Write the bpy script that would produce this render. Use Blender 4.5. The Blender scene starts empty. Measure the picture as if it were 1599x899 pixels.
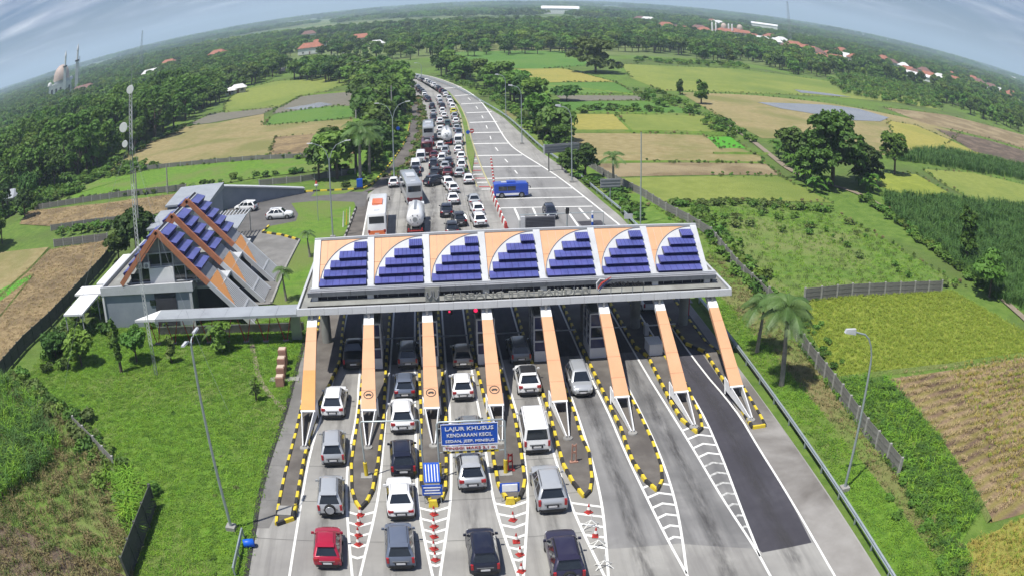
import bpy, math, random
import numpy as np
from mathutils import Matrix, Vector
R = math.radians
sc = bpy.context.scene
col = sc.collection

# ---------------------------------------------------------------- camera (wide drone lens with barrel distortion)
cam = bpy.data.cameras.new('camera')
camo = bpy.data.objects.new('camera', cam)
col.objects.link(camo)
sc.camera = camo
cam.type = 'PANO'
cam.sensor_width = 36
cam.sensor_fit = 'HORIZONTAL'
cam.clip_start = 0.5
cam.clip_end = 80000
S_ = 1.599 / 36
K = dict(panorama_type='FISHEYE_LENS_POLYNOMIAL', fisheye_fov=R(160), fisheye_polynomial_k0=0.0,
         fisheye_polynomial_k1=-0.7080460 * S_, fisheye_polynomial_k2=0.0,
         fisheye_polynomial_k3=-0.0775800 * S_ ** 3, fisheye_polynomial_k4=-0.1576839 * S_ ** 4)
for k_, v_ in K.items():
    if hasattr(cam, k_):
        setattr(cam, k_, v_)
    elif hasattr(cam, 'cycles'):
        setattr(cam.cycles, k_, v_)
PITCH, ROLL, YAW = 0.3319764, -0.0149878, R(-5.33437)
fw = Vector((0, math.cos(PITCH), -math.sin(PITCH)))
up = Vector((0, math.sin(PITCH), math.cos(PITCH)))
rt = Vector((1, 0, 0))
iR = math.cos(ROLL) * rt + math.sin(ROLL) * up
iU = -math.sin(ROLL) * rt + math.cos(ROLL) * up
RZ = Matrix.Rotation(YAW, 3, 'Z')
M_ = Matrix((RZ @ iR, RZ @ iU, -(RZ @ fw))).transposed().to_4x4()
M_.translation = Vector((0, 0, 32))
camo.matrix_world = M_

# ---------------------------------------------------------------- light
SUN_EL, SUN_ROT = R(67), R(233.8)
SUNV = Vector((-2.05, -1.5, 5.98)).normalized()
sl = bpy.data.lights.new('sun', 'SUN')
sl.energy = 4.5
sl.angle = R(0.53)
sl.color = (1.0, 0.96, 0.89)
slo = bpy.data.objects.new('sun', sl)
slo.rotation_euler = SUNV.to_track_quat('Z', 'Y').to_euler()
slo.location = (0, 0, 200)
col.objects.link(slo)
w = bpy.data.worlds.new('World')
sc.world = w
w.use_nodes = True
nt = w.node_tree
nt.nodes.clear()
def N(nt, typ, **kw):
    n = nt.nodes.new(typ)
    for k, v in kw.items():
        if k.startswith('i_'):
            n.inputs[k[2:].replace('_', ' ')].default_value = v
        elif k[0] == 'n' and k[1:].isdigit():
            n.inputs[int(k[1:])].default_value = v
        else:
            setattr(n, k, v)
    return n
def lk(nt, a, b): nt.links.new(a, b)
sky = N(nt, 'ShaderNodeTexSky', sky_type='NISHITA', sun_disc=False, sun_elevation=SUN_EL, sun_rotation=SUN_ROT,
        air_density=1.3, dust_density=1.0, ozone_density=1.5)
# clouds: thin streaked sheets on a plane far above (direction divided by height)
tc = N(nt, 'ShaderNodeTexCoord')
sep = N(nt, 'ShaderNodeSeparateXYZ')
lk(nt, tc.outputs['Generated'], sep.inputs[0])
zz = N(nt, 'ShaderNodeMath', operation='MAXIMUM', n1=0.0)
lk(nt, sep.outputs['Z'], zz.inputs[0])
za = N(nt, 'ShaderNodeMath', operation='ADD', n1=0.10)
lk(nt, zz.outputs[0], za.inputs[0])
dx = N(nt, 'ShaderNodeMath', operation='DIVIDE'); lk(nt, sep.outputs['X'], dx.inputs[0]); lk(nt, za.outputs[0], dx.inputs[1])
dy = N(nt, 'ShaderNodeMath', operation='DIVIDE'); lk(nt, sep.outputs['Y'], dy.inputs[0]); lk(nt, za.outputs[0], dy.inputs[1])
cx = N(nt, 'ShaderNodeCombineXYZ'); lk(nt, dx.outputs[0], cx.inputs[0]); lk(nt, dy.outputs[0], cx.inputs[1])
mp = N(nt, 'ShaderNodeMapping')
mp.inputs['Location'].default_value = (3.2, 1.7, 0)
mp.inputs['Rotation'].default_value = (0, 0, R(38))
mp.inputs['Scale'].default_value = (0.55, 0.95, 1)
lk(nt, cx.outputs[0], mp.inputs[0])
n1 = N(nt, 'ShaderNodeTexNoise', i_Scale=0.9, i_Detail=8.0, i_Roughness=0.58, i_Distortion=0.6)
lk(nt, mp.outputs[0], n1.inputs['Vector'])
cr = N(nt, 'ShaderNodeValToRGB')
cr.color_ramp.elements[0].position = 0.42; cr.color_ramp.elements[0].color = (0, 0, 0, 1)
cr.color_ramp.elements[1].position = 0.64; cr.color_ramp.elements[1].color = (1, 1, 1, 1)
lk(nt, n1.outputs['Fac'], cr.inputs[0])
n2 = N(nt, 'ShaderNodeTexNoise', i_Scale=2.6, i_Detail=6.0, i_Roughness=0.6)
lk(nt, mp.outputs[0], n2.inputs['Vector'])
cc = N(nt, 'ShaderNodeMix', data_type='RGBA')
cc.inputs['A'].default_value = (2.5, 3.1, 4.8, 1)
cc.inputs['B'].default_value = (8.4, 8.8, 9.6, 1)
nr = N(nt, 'ShaderNodeMapRange'); nr.inputs['From Min'].default_value = .36; nr.inputs['From Max'].default_value = .70
lk(nt, n2.outputs['Fac'], nr.inputs['Value']); lk(nt, nr.outputs[0], cc.inputs['Factor'])
skt = N(nt, 'ShaderNodeMix', data_type='RGBA', blend_type='MULTIPLY')
skt.inputs['Factor'].default_value = 1.0
skt.inputs['B'].default_value = (0.35, 0.46, 0.78, 1)
lk(nt, sky.outputs[0], skt.inputs['A'])
mxs = N(nt, 'ShaderNodeMix', data_type='RGBA')
lk(nt, cr.outputs[0], mxs.inputs['Factor']); lk(nt, skt.outputs['Result'], mxs.inputs['A']); lk(nt, cc.outputs['Result'], mxs.inputs['B'])
bg = N(nt, 'ShaderNodeBackground', i_Strength=0.066)
lk(nt, mxs.outputs['Result'], bg.inputs['Color'])
wo = N(nt, 'ShaderNodeOutputWorld')
lk(nt, bg.outputs[0], wo.inputs['Surface'])
sc.view_settings.view_transform = 'Standard'
sc.view_settings.look = 'None'
sc.view_settings.exposure = 0.6
sc.view_settings.gamma = 1.0
sc.view_settings.use_curve_mapping = False
cy = getattr(sc, 'cycles', None)
if cy:
    for k_, v_ in dict(max_bounces=5, diffuse_bounces=2, glossy_bounces=2, transmission_bounces=2, volume_bounces=1,
                       transparent_max_bounces=6).items():
        if hasattr(cy, k_): setattr(cy, k_, v_)

# ---------------------------------------------------------------- haze
HAZE_DENSITY = 0.00022

# ---------------------------------------------------------------- materials
MATS = {}
def mat(name, c, rough=0.7, c2=None, ns=1.0, bump=0.0, bs=None, spec=0.3, metal=0.0, coat=0.0, c3=None, ns3=0.05,
        wave=None, transl=0.0, rnd=0.0, emit=None, detail=4.0, dist=0.05, lo=0.35, hi=0.65):
    """procedural principled material: base colour mottled by noise, optional second large-scale mottling, row wave, bump"""
    if name in MATS: return MATS[name]
    m = bpy.data.materials.new(name)
    m.use_nodes = True
    nt = m.node_tree
    b = nt.nodes['Principled BSDF']
    b.inputs['Roughness'].default_value = rough
    b.inputs['Metallic'].default_value = metal
    b.inputs['Specular IOR Level'].default_value = spec
    if coat:
        b.inputs['Coat Weight'].default_value = coat
        b.inputs['Coat Roughness'].default_value = 0.08
    tc = N(nt, 'ShaderNodeTexCoord')
    out = None
    if c2 is None:
        c2 = tuple(x * 0.82 for x in c)
    nz = N(nt, 'ShaderNodeTexNoise', i_Scale=ns, i_Detail=detail, i_Roughness=0.62)
    lk(nt, tc.outputs['Object'], nz.inputs['Vector'])
    r = N(nt, 'ShaderNodeMapRange')
    r.inputs['From Min'].default_value = lo; r.inputs['From Max'].default_value = hi
    lk(nt, nz.outputs['Fac'], r.inputs['Value'])
    mx = N(nt, 'ShaderNodeMix', data_type='RGBA')
    mx.inputs['A'].default_value = (*c, 1); mx.inputs['B'].default_value = (*c2, 1)
    lk(nt, r.outputs[0], mx.inputs['Factor'])
    out = mx.outputs['Result']
    if c3 is not None:
        n3 = N(nt, 'ShaderNodeTexNoise', i_Scale=ns3, i_Detail=5.0, i_Roughness=0.6, i_Distortion=0.4)
        lk(nt, tc.outputs['Object'], n3.inputs['Vector'])
        r3 = N(nt, 'ShaderNodeMapRange')
        r3.inputs['From Min'].default_value = 0.45; r3.inputs['From Max'].default_value = 0.62
        lk(nt, n3.outputs['Fac'], r3.inputs['Value'])
        m3 = N(nt, 'ShaderNodeMix', data_type='RGBA')
        m3.inputs['B'].default_value = (*c3, 1)
        lk(nt, r3.outputs[0], m3.inputs['Factor']); lk(nt, out, m3.inputs['A'])
        out = m3.outputs['Result']
    if wave:
        ang, sc_, amt, wc = wave
        mpp = N(nt, 'ShaderNodeMapping'); mpp.inputs['Rotation'].default_value = (0, 0, ang)
        lk(nt, tc.outputs['Object'], mpp.inputs[0])
        wv = N(nt, 'ShaderNodeTexWave', i_Scale=sc_, i_Distortion=2.2, i_Detail=3.0)
        lk(nt, mpp.outputs[0], wv.inputs['Vector'])
        mm = N(nt, 'ShaderNodeMath', operation='MULTIPLY', n1=amt)
        lk(nt, wv.outputs['Fac'], mm.inputs[0])
        m4 = N(nt, 'ShaderNodeMix', data_type='RGBA')
        m4.inputs['B'].default_value = (*wc, 1)
        lk(nt, mm.outputs[0], m4.inputs['Factor']); lk(nt, out, m4.inputs['A'])
        out = m4.outputs['Result']
    if rnd:
        oi = N(nt, 'ShaderNodeObjectInfo')
        hs = N(nt, 'ShaderNodeHueSaturation')
        r5 = N(nt, 'ShaderNodeMapRange'); r5.inputs['To Min'].default_value = 1 - rnd; r5.inputs['To Max'].default_value = 1 + rnd
        lk(nt, oi.outputs['Random'], r5.inputs['Value']); lk(nt, r5.outputs[0], hs.inputs['Value'])
        r6 = N(nt, 'ShaderNodeMapRange'); r6.inputs['To Min'].default_value = 0.5 - rnd * 0.06; r6.inputs['To Max'].default_value = 0.5 + rnd * 0.05
        mo = N(nt, 'ShaderNodeMath', operation='MULTIPLY', n1=7.31); fr = N(nt, 'ShaderNodeMath', operation='FRACT')
        lk(nt, oi.outputs['Random'], mo.inputs[0]); lk(nt, mo.outputs[0], fr.inputs[0])
        lk(nt, fr.outputs[0], r6.inputs['Value']); lk(nt, r6.outputs[0], hs.inputs['Hue'])
        lk(nt, out, hs.inputs['Color'])
        out = hs.outputs[0]
    lk(nt, out, b.inputs['Base Color'])
    if bump:
        bz = N(nt, 'ShaderNodeTexNoise', i_Scale=(bs or ns * 3), i_Detail=5.0, i_Roughness=0.7)
        lk(nt, tc.outputs['Object'], bz.inputs['Vector'])
        bn = N(nt, 'ShaderNodeBump', i_Strength=min(bump, 1.0), i_Distance=dist)
        lk(nt, bz.outputs['Fac'], bn.inputs['Height']); lk(nt, bn.outputs[0], b.inputs['Normal'])
    if emit:
        b.inputs['Emission Color'].default_value = (*emit[0], 1); b.inputs['Emission Strength'].default_value = emit[1]
    if transl:
        tr = N(nt, 'ShaderNodeBsdfTranslucent'); lk(nt, out, tr.inputs['Color'])
        ms = N(nt, 'ShaderNodeMixShader', n0=transl)
        lk(nt, b.outputs[0], ms.inputs[1]); lk(nt, tr.outputs[0], ms.inputs[2])
        lk(nt, ms.outputs[0], nt.nodes['Material Output'].inputs['Surface'])
    MATS[name] = m
    return m

def M(n): return MATS[n]
def streaks(name, amt, colr, sx=1.1, sy=.05):
    m = MATS[name]; nt = m.node_tree; b = nt.nodes['Principled BSDF']; src = b.inputs['Base Color'].links[0].from_socket
    tc = N(nt, 'ShaderNodeTexCoord'); mp = N(nt, 'ShaderNodeMapping'); mp.inputs['Scale'].default_value = (sx, sy, 1)
    lk(nt, tc.outputs['Object'], mp.inputs[0])
    nz = N(nt, 'ShaderNodeTexNoise', i_Scale=1.0, i_Detail=6.0, i_Roughness=.65); lk(nt, mp.outputs[0], nz.inputs['Vector'])
    r = N(nt, 'ShaderNodeMapRange'); r.inputs['From Min'].default_value = .48; r.inputs['From Max'].default_value = .72; r.inputs['To Max'].default_value = amt
    lk(nt, nz.outputs['Fac'], r.inputs['Value'])
    sp = N(nt, 'ShaderNodeTexNoise', i_Scale=2.4, i_Detail=9.0, i_Roughness=.8); lk(nt, tc.outputs['Object'], sp.inputs['Vector'])
    r2 = N(nt, 'ShaderNodeMapRange'); r2.inputs['From Min'].default_value = .63; r2.inputs['From Max'].default_value = .72; r2.inputs['To Max'].default_value = .5
    lk(nt, sp.outputs['Fac'], r2.inputs['Value'])
    mxx = N(nt, 'ShaderNodeMath', operation='MAXIMUM'); lk(nt, r.outputs[0], mxx.inputs[0]); lk(nt, r2.outputs[0], mxx.inputs[1])
    mx = N(nt, 'ShaderNodeMix', data_type='RGBA'); mx.inputs['B'].default_value = (*colr, 1)
    lk(nt, mxx.outputs[0], mx.inputs['Factor']); lk(nt, src, mx.inputs['A']); lk(nt, mx.outputs['Result'], b.inputs['Base Color'])
mat('far_ground', (.07, .12, .03), .9, (.10, .15, .04), .012, c3=(.16, .18, .06), ns3=.0022)
mat('meadow', (.070, .135, .016), .9, (.12, .19, .03), .5, bump=.9, bs=2.5, c3=(.075, .11, .025), ns3=.03, dist=.25)
mat('lawn', (.075, .165, .014), .9, (.13, .235, .024), .9, bump=1, bs=4.0, c3=(.13, .175, .04), ns3=.09, dist=.2)
mat('verge', (.075, .155, .016), .9, (.14, .225, .035), .6, bump=1, bs=4.0, c3=(.19, .17, .07), ns3=.05, dist=.2)
mat('concrete', (.245, .24, .225), .8, (.295, .29, .27), .35, bump=.25, bs=9, c3=(.20, .195, .185), ns3=.09, detail=8)
mat('concrete_grey', (.185, .183, .180), .8, (.235, .232, .225), .3, bump=.25, bs=9, c3=(.13, .128, .127), ns3=.14, detail=8, wave=(0, .22, .30, (.10, .10, .10)))
streaks('concrete', .65, (.125, .12, .115)); streaks('concrete_grey', .7, (.085, .085, .085))
mat('slab_joint', (.13, .13, .125), .9)
mat('concrete_pale_grey', (.200, .199, .196), .8, (.24, .238, .233), .3, bump=.25, bs=9, c3=(.185, .183, .18), ns3=.12, detail=8)
streaks('concrete_pale_grey', .45, (.14, .14, .138))
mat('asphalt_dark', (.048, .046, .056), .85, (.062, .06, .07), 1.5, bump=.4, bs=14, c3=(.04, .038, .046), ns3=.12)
mat('shoulder_pale', (.215, .205, .19), .9, (.26, .25, .235), .5, bump=.5, bs=8, c3=(.125, .115, .105), ns3=.1)
mat('asphalt_grey', (.095, .092, .088), .85, (.13, .125, .12), .5, bump=.3, bs=12, c3=(.08, .078, .075), ns3=.08)
mat('asphalt_brown', (.098, .088, .080), .9, (.13, .118, .104), .5, bump=.5, bs=8, c3=(.075, .067, .06), ns3=.15)
mat('white_paint', (.66, .66, .63), .6, (.48, .48, .46), 1.8, detail=8, lo=.5, hi=.8)
mat('worn_paint', (.50, .50, .48), .6, (.26, .26, .25), 3.0, detail=8, lo=.42, hi=.6)
mat('yellow_paint', (.62, .48, .03), .6, (.48, .36, .04), 2.0)
mat('line_yellow', (.42, .38, .16), .6, (.30, .28, .14), 2.0)
mat('black_paint', (.022, .021, .02), .6, (.04, .038, .034), 2.0)
mat('red_paint', (.42, .035, .03), .55, (.30, .04, .035), 2.0)
mat('orange_panel', (.57, .315, .175), .45, (.52, .285, .155), .6, spec=.4)
mat('orange_deep', (.60, .265, .075), .45, (.55, .24, .065), .6, spec=.4)
mat('orange_faded', (.40, .165, .09), .5, (.33, .135, .075), 1.2)
mat('white_panel', (.47, .485, .505), .45, (.41, .425, .445), .6, spec=.4)
mat('white_bright', (.68, .68, .68), .5, (.60, .61, .62), .5)
mat('gutter_grey', (.25, .255, .275), .5, (.20, .205, .22), .8)
mat('slab_grey', (.27, .275, .255), .7, (.23, .235, .215), .5, c3=(.19, .19, .175), ns3=.25)
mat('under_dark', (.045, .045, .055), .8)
mat('blue_panel', (.080, .095, .30), .35, (.062, .074, .24), 1.0, spec=.5, c3=(.095, .10, .31), ns3=.6)
mat('blue_front', (.018, .018, .10), .4, (.014, .014, .075), 1.0)
mat('dark_louvre', (.016, .016, .030), .5)
mat('grey_wall', (.25, .28, .32), .7, (.20, .23, .27), .4)
mat('light_roof', (.30, .325, .35), .45, (.25, .27, .295), .5)
mat('steel', (.36, .38, .40), .4, (.30, .32, .34), 1.0, metal=.6)
mat('galv', (.40, .45, .46), .45, (.33, .38, .39), .8, metal=.5)
mat('glass_dark', (.010, .013, .017), .08, (.014, .018, .022), .5, spec=.8)
mat('glass_blue', (.03, .035, .10), .12, spec=.7)
mat('tyre', (.018, .018, .018), .8)
mat('rim', (.32, .33, .34), .35, metal=.7)
mat('rim_dark', (.06, .06, .065), .4, metal=.5)
mat('trim_black', (.02, .02, .022), .5)
mat('tail_red', (.35, .015, .02), .2, spec=.6)
mat('lamp_clear', (.65, .67, .70), .15, spec=.7)
mat('plate_white', (.65, .65, .66), .5)
mat('plate_black', (.03, .03, .03), .5)
mat('sign_blue', (.012, .085, .45), .45, (.010, .07, .40), 1.5)
mat('sign_white', (.80, .81, .82), .5)
mat('wall_old', (.20, .195, .18), .9, (.11, .11, .10), 1.2, bump=.4, c3=(.07, .075, .06), ns3=.5)
mat('post_old', (.34, .335, .31), .9, (.24, .235, .22), 2.0)
mat('wall_mossy', (.055, .062, .058), .9, (.10, .10, .09), 1.6, bump=.4, c3=(.035, .045, .03), ns3=.4)
mat('brick_red', (.36, .20, .15), .8, (.28, .15, .11), 3.0)
mat('brick_pale', (.52, .42, .33), .8, (.40, .32, .26), 3.0)
mat('roof_tile', (.34, .135, .085), .8, (.22, .095, .065), .6)
mat('roof_brown', (.19, .10, .08), .8, (.13, .08, .07), .6)
mat('roof_pale', (.62, .62, .60), .6, (.5, .5, .5), .5)
mat('house_wall', (.52, .50, .45), .8, (.42, .40, .36), .6)
mat('house_wall2', (.60, .62, .60), .8, (.50, .52, .50), .6)
mat('mosque_wall', (.60, .62, .60), .7, (.50, .52, .52), .2)
mat('dome_tan', (.47, .38, .33), .6, (.38, .30, .26), .3)
mat('bark', (.12, .095, .07), .9, (.075, .06, .045), 2.0, bump=.5)
mat('palm_bark', (.26, .24, .21), .9, (.17, .155, .135), 1.5, bump=.5)
mat('leaf_dark', (.050, .108, .018), .6, (.082, .155, .028), .25, transl=.25, rnd=.4, spec=.25)
mat('leaf_mid', (.078, .158, .022), .6, (.125, .215, .035), .25, transl=.25, rnd=.45, spec=.25)
mat('leaf_bright', (.085, .18, .024), .6, (.13, .24, .04), .35, transl=.3, rnd=.2, spec=.25)
mat('leaf_olive', (.10, .15, .035), .6, (.14, .19, .055), .3, transl=.25, rnd=.2, spec=.25)
mat('leaf_banana', (.095, .20, .025), .5, (.06, .15, .02), .6, transl=.3, rnd=.15)
mat('leaf_palm', (.075, .15, .035), .5, (.12, .20, .055), .6, transl=.25, rnd=.15)
mat('leaf_cane', (.065, .15, .03), .6, (.11, .20, .05), .2, transl=.3, rnd=.2)
mat('leaf_rice', (.24, .33, .04), .7, (.31, .38, .055), .2, transl=.3, rnd=.2)
mat('leaf_gold', (.38, .32, .07), .7, (.46, .38, .10), .2, transl=.3, rnd=.2)
mat('leaf_grass', (.15, .31, .024), .7, (.24, .40, .045), .15, transl=.3, rnd=.25)
mat('leaf_straw', (.46, .36, .19), .8, (.32, .25, .12), .3, transl=.2, rnd=.25)
mat('leaf_dry', (.19, .165, .07), .8, (.27, .22, .10), .4, transl=.2, rnd=.3)
mat('rice_green', (.17, .21, .028), .9, (.23, .265, .04), .6, bump=1, bs=3, c3=(.15, .19, .022), ns3=.05, dist=.2)
mat('rice_yellow', (.235, .215, .045), .9, (.29, .265, .065), .6, bump=1, bs=3, c3=(.19, .20, .04), ns3=.03, dist=.2)
mat('rice_lime', (.155, .19, .035), .9, (.20, .235, .05), .4, bump=1, bs=3, c3=(.12, .17, .03), ns3=.02, dist=.2)
mat('field_green', (.060, .145, .020), .9, (.085, .18, .028), .3, bump=1, bs=3, c3=(.10, .18, .03), ns3=.02, dist=.2)
mat('seedling', (.055, .235, .012), .9, (.075, .27, .018), 1.0, bump=.6, bs=4)
mat('stubble', (.215, .175, .075), .95, (.28, .235, .115), .5, bump=1, bs=3, c3=(.165, .165, .055), ns3=.04, dist=.2)
mat('stubble_brown', (.20, .155, .082), .95, (.145, .108, .06), .6, bump=1, bs=3, c3=(.26, .21, .12), ns3=.08, dist=.2)
mat('stubble_tan', (.30, .225, .115), .95, (.20, .145, .075), .9, bump=1, bs=3, c3=(.15, .11, .062), ns3=.15, dist=.3)
mat('straw_rows', (.33, .24, .14), .95, (.21, .145, .09), .8, bump=1, bs=2.5, c3=(.13, .085, .06), ns3=.12, dist=.35, wave=(R(78), .19, .75, (.21, .19, .045)))
mat('fallow_grey', (.155, .145, .115), .95, (.125, .12, .09), .4, bump=.6, bs=3)
mat('tilled', (.105, .078, .058), .95, (.075, .056, .042), .9, bump=1, bs=3, dist=.3, c3=(.16, .12, .085), ns3=.2)
mat('dirt', (.235, .195, .145), .95, (.18, .15, .11), .8, bump=.5, bs=4)
mat('scrub_ground', (.085, .165, .022), .9, (.14, .22, .035), .5, bump=1, bs=3, c3=(.165, .20, .06), ns3=.07, dist=.3)
mat('pond_water', (.25, .245, .235), .22, (.19, .19, .185), .05, spec=.5)
mat('paving', (.20, .195, .185), .85, (.15, .147, .14), .6, bump=.4, bs=6, c3=(.12, .117, .11), ns3=.12)
mat('mountain', (.06, .09, .06), 1, (.08, .10, .07), .002)
mat('plastic_blue', (.01, .10, .55), .4)
mat('skin', (.30, .17, .10), .6)
PAINT = dict(white=((.72, .73, .74), 0), silver=((.40, .42, .44), .5), grey=((.20, .215, .23), .5), bluegrey=((.13, .155, .21), .5),
             black=((.012, .012, .016), .2), navy=((.012, .014, .030), .4), red=((.36, .008, .035), .3), maroon=((.10, .012, .02), .3),
             yellow=((.62, .60, .02), 0), blue=((.02, .07, .42), .3), beige=((.36, .33, .27), .4), purple=((.026, .022, .050), .4),
             green=((.02, .06, .05), .3), orange=((.70, .16, .04), 0))
for k_, (c_, me_) in PAINT.items():
    mat('paint_' + k_, c_, .32, tuple(x * .93 for x in c_), .8, spec=.5, metal=me_ * .6, coat=.6)

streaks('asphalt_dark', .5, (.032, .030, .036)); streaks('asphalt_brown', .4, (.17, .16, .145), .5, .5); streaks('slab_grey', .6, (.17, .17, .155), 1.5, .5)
streaks('white_panel', .35, (.36, .36, .35), 1.6, .7); streaks('orange_panel', .28, (.55, .32, .20), 1.3, .5); streaks('blue_panel', .5, (.03, .03, .11), 1.2, .8)

# worn dark tyre / oil band: opacity fades to its edges (attribute) and breaks up with noise
m = bpy.data.materials.new('tyre_band'); m.use_nodes = True; nt = m.node_tree; b_ = nt.nodes['Principled BSDF']
b_.inputs['Base Color'].default_value = (.055, .052, .052, 1); b_.inputs['Roughness'].default_value = .75
at = N(nt, 'ShaderNodeAttribute', attribute_name='fade'); tc = N(nt, 'ShaderNodeTexCoord'); mp = N(nt, 'ShaderNodeMapping'); mp.inputs['Scale'].default_value = (1.6, .22, 1)
lk(nt, tc.outputs['Object'], mp.inputs[0]); nz = N(nt, 'ShaderNodeTexNoise', i_Scale=1.3, i_Detail=8.0, i_Roughness=.7); lk(nt, mp.outputs[0], nz.inputs['Vector'])
r_ = N(nt, 'ShaderNodeMapRange'); r_.inputs['From Min'].default_value = .38; r_.inputs['From Max'].default_value = .68; r_.inputs['To Max'].default_value = .85; lk(nt, nz.outputs['Fac'], r_.inputs['Value'])
mu = N(nt, 'ShaderNodeMath', operation='MULTIPLY'); lk(nt, r_.outputs[0], mu.inputs[0]); lk(nt, at.outputs['Fac'], mu.inputs[1])
tp = N(nt, 'ShaderNodeBsdfTransparent'); ms = N(nt, 'ShaderNodeMixShader'); lk(nt, mu.outputs[0], ms.inputs[0]); lk(nt, tp.outputs[0], ms.inputs[1]); lk(nt, b_.outputs[0], ms.inputs[2])
lk(nt, ms.outputs[0], nt.nodes['Material Output'].inputs['Surface']); MATS['tyre_band'] = m

# ---------------------------------------------------------------- mesh builder
rng = random.Random(7)
class MB:
    def __init__(s, org=(0, 0, 0)):
        s.v = []; s.f = []; s.m = []; s.o = Vector(org)
    def vf(s, vs, fs, m=0):
        b = len(s.v)
        s.v += [tuple(Vector(v) - s.o) for v in vs]
        s.f += [tuple(i + b for i in f) for f in fs]
        s.m += [m] * len(fs)
        return s
    def box(s, c, d, m=0, rz=0.0, rx=0.0, ry=0.0):
        x, y, z = d[0] / 2, d[1] / 2, d[2] / 2
        vs = [Vector((a, b, e)) for a in (-x, x) for b in (-y, y) for e in (-z, z)]
        if rz or rx or ry:
            mt = Matrix.Rotation(rz, 3, 'Z') @ Matrix.Rotation(ry, 3, 'Y') @ Matrix.Rotation(rx, 3, 'X')
            vs = [mt @ v for v in vs]
        vs = [v + Vector(c) for v in vs]
        return s.vf(vs, [(0, 1, 3, 2), (4, 6, 7, 5), (0, 4, 5, 1), (2, 3, 7, 6), (0, 2, 6, 4), (1, 5, 7, 3)], m)
    def bb(s, x0, x1, y0, y1, z0, z1, m=0):
        return s.box(((x0 + x1) / 2, (y0 + y1) / 2, (z0 + z1) / 2), (abs(x1 - x0), abs(y1 - y0), abs(z1 - z0)), m)
    def hexa(s, p, m=0):
        """8 points: bottom 4 ccw, top 4 ccw"""
        return s.vf(p, [(3, 2, 1, 0), (4, 5, 6, 7), (0, 1, 5, 4), (1, 2, 6, 5), (2, 3, 7, 6), (3, 0, 4, 7)], m)
    def prism(s, poly, z0, z1, m=0, mtop=None):
        n = len(poly)
        a = sum(poly[i][0] * poly[(i + 1) % n][1] - poly[(i + 1) % n][0] * poly[i][1] for i in range(n))
        if a < 0: poly = poly[::-1]
        vs = [(p[0], p[1], z0) for p in poly] + [(p[0], p[1], z1) for p in poly]
        s.vf(vs, [(i, (i + 1) % n, n + (i + 1) % n, n + i) for i in range(n)], m)
        s.vf([(p[0], p[1], z1) for p in poly], [tuple(range(n))], m if mtop is None else mtop)
        return s
    def sheet(s, poly, z, m=0):
        n = len(poly)
        a = sum(poly[i][0] * poly[(i + 1) % n][1] - poly[(i + 1) % n][0] * poly[i][1] for i in range(n))
        if a < 0: poly = poly[::-1]
        return s.vf([(p[0], p[1], z) for p in poly], [tuple(range(n))], m)
    def slab(s, a, b, c, d, t, m=0):
        """quad a,b,c,d thickened by t along its normal"""
        a, b, c, d = map(Vector, (a, b, c, d))
        n = (b - a).cross(d - a).normalized() * t
        return s.hexa([a - n, b - n, c - n, d - n, a, b, c, d], m)
    def tube(s, path, r, n=8, m=0, cap=True):
        P = [Vector(p) for p in path]
        rs = r if isinstance(r, (list, tuple)) else [r] * len(P)
        rings = []; vs = []
        up0 = None
        for i, p in enumerate(P):
            t = (P[min(i + 1, len(P) - 1)] - P[max(i - 1, 0)]).normalized()
            if up0 is None:
                ref = Vector((0, 0, 1)) if abs(t.z) < .9 else Vector((1, 0, 0))
                u = t.cross(ref).normalized()
            else:
                u = (up0 - t * up0.dot(t)).normalized()
            up0 = u
            v = t.cross(u)
            for k in range(n):
                a = 2 * math.pi * k / n
                vs.append(p + (u * math.cos(a) + v * math.sin(a)) * rs[i])
        fs = [(i * n + k, i * n + (k + 1) % n, (i + 1) * n + (k + 1) % n, (i + 1) * n + k) for i in range(len(P) - 1) for k in range(n)]
        if cap:
            fs += [tuple(range(n))[::-1], tuple(range((len(P) - 1) * n, len(P) * n))]
        return s.vf(vs, fs, m)
    def cone(s, c, r0, r1, h, n=12, m=0):
        return s.tube([c, (c[0], c[1], c[2] + h)], [r0, max(r1, .001)], n, m)
    def ball(s, c, rx, ry=None, rz=None, n=12, k=8, m=0, half=False):
        ry = ry or rx; rz = rz or rx
        vs = []; fs = []
        a0 = 0 if half else -math.pi / 2
        for j in range(k + 1):
            a = a0 + (math.pi / 2 - a0) * j / k
            for i in range(n):
                b = 2 * math.pi * i / n
                vs.append((c[0] + rx * math.cos(a) * math.cos(b), c[1] + ry * math.cos(a) * math.sin(b), c[2] + rz * math.sin(a)))
        fs = [(j * n + i, j * n + (i + 1) % n, (j + 1) * n + (i + 1) % n, (j + 1) * n + i) for j in range(k) for i in range(n)]
        return s.vf(vs, fs, m)
    def mesh(s, name, mats, smooth=None):
        me = bpy.data.meshes.new(name)
        me.from_pydata(s.v, [], s.f)
        for m in (mats if isinstance(mats, (list, tuple)) else [mats]):
            me.materials.append(MATS[m] if isinstance(m, str) else m)
        if any(s.m): me.polygons.foreach_set('material_index', s.m)
        if smooth is not None:
            me.shade_smooth() if hasattr(me, 'shade_smooth') else None
            if smooth < 180: me.set_sharp_from_angle(angle=R(smooth))
        me.update()
        return me
    def build(s, name, mats, parent=None, smooth=None, **tags):
        o = bpy.data.objects.new(name, s.mesh(name, mats, smooth))
        col.objects.link(o)
        if parent is not None:
            o.parent = parent
        else:
            o.location = s.o
        for k, v in tags.items():
            if v: o[{'cat': 'category'}.get(k, k)] = v
        return o

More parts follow.
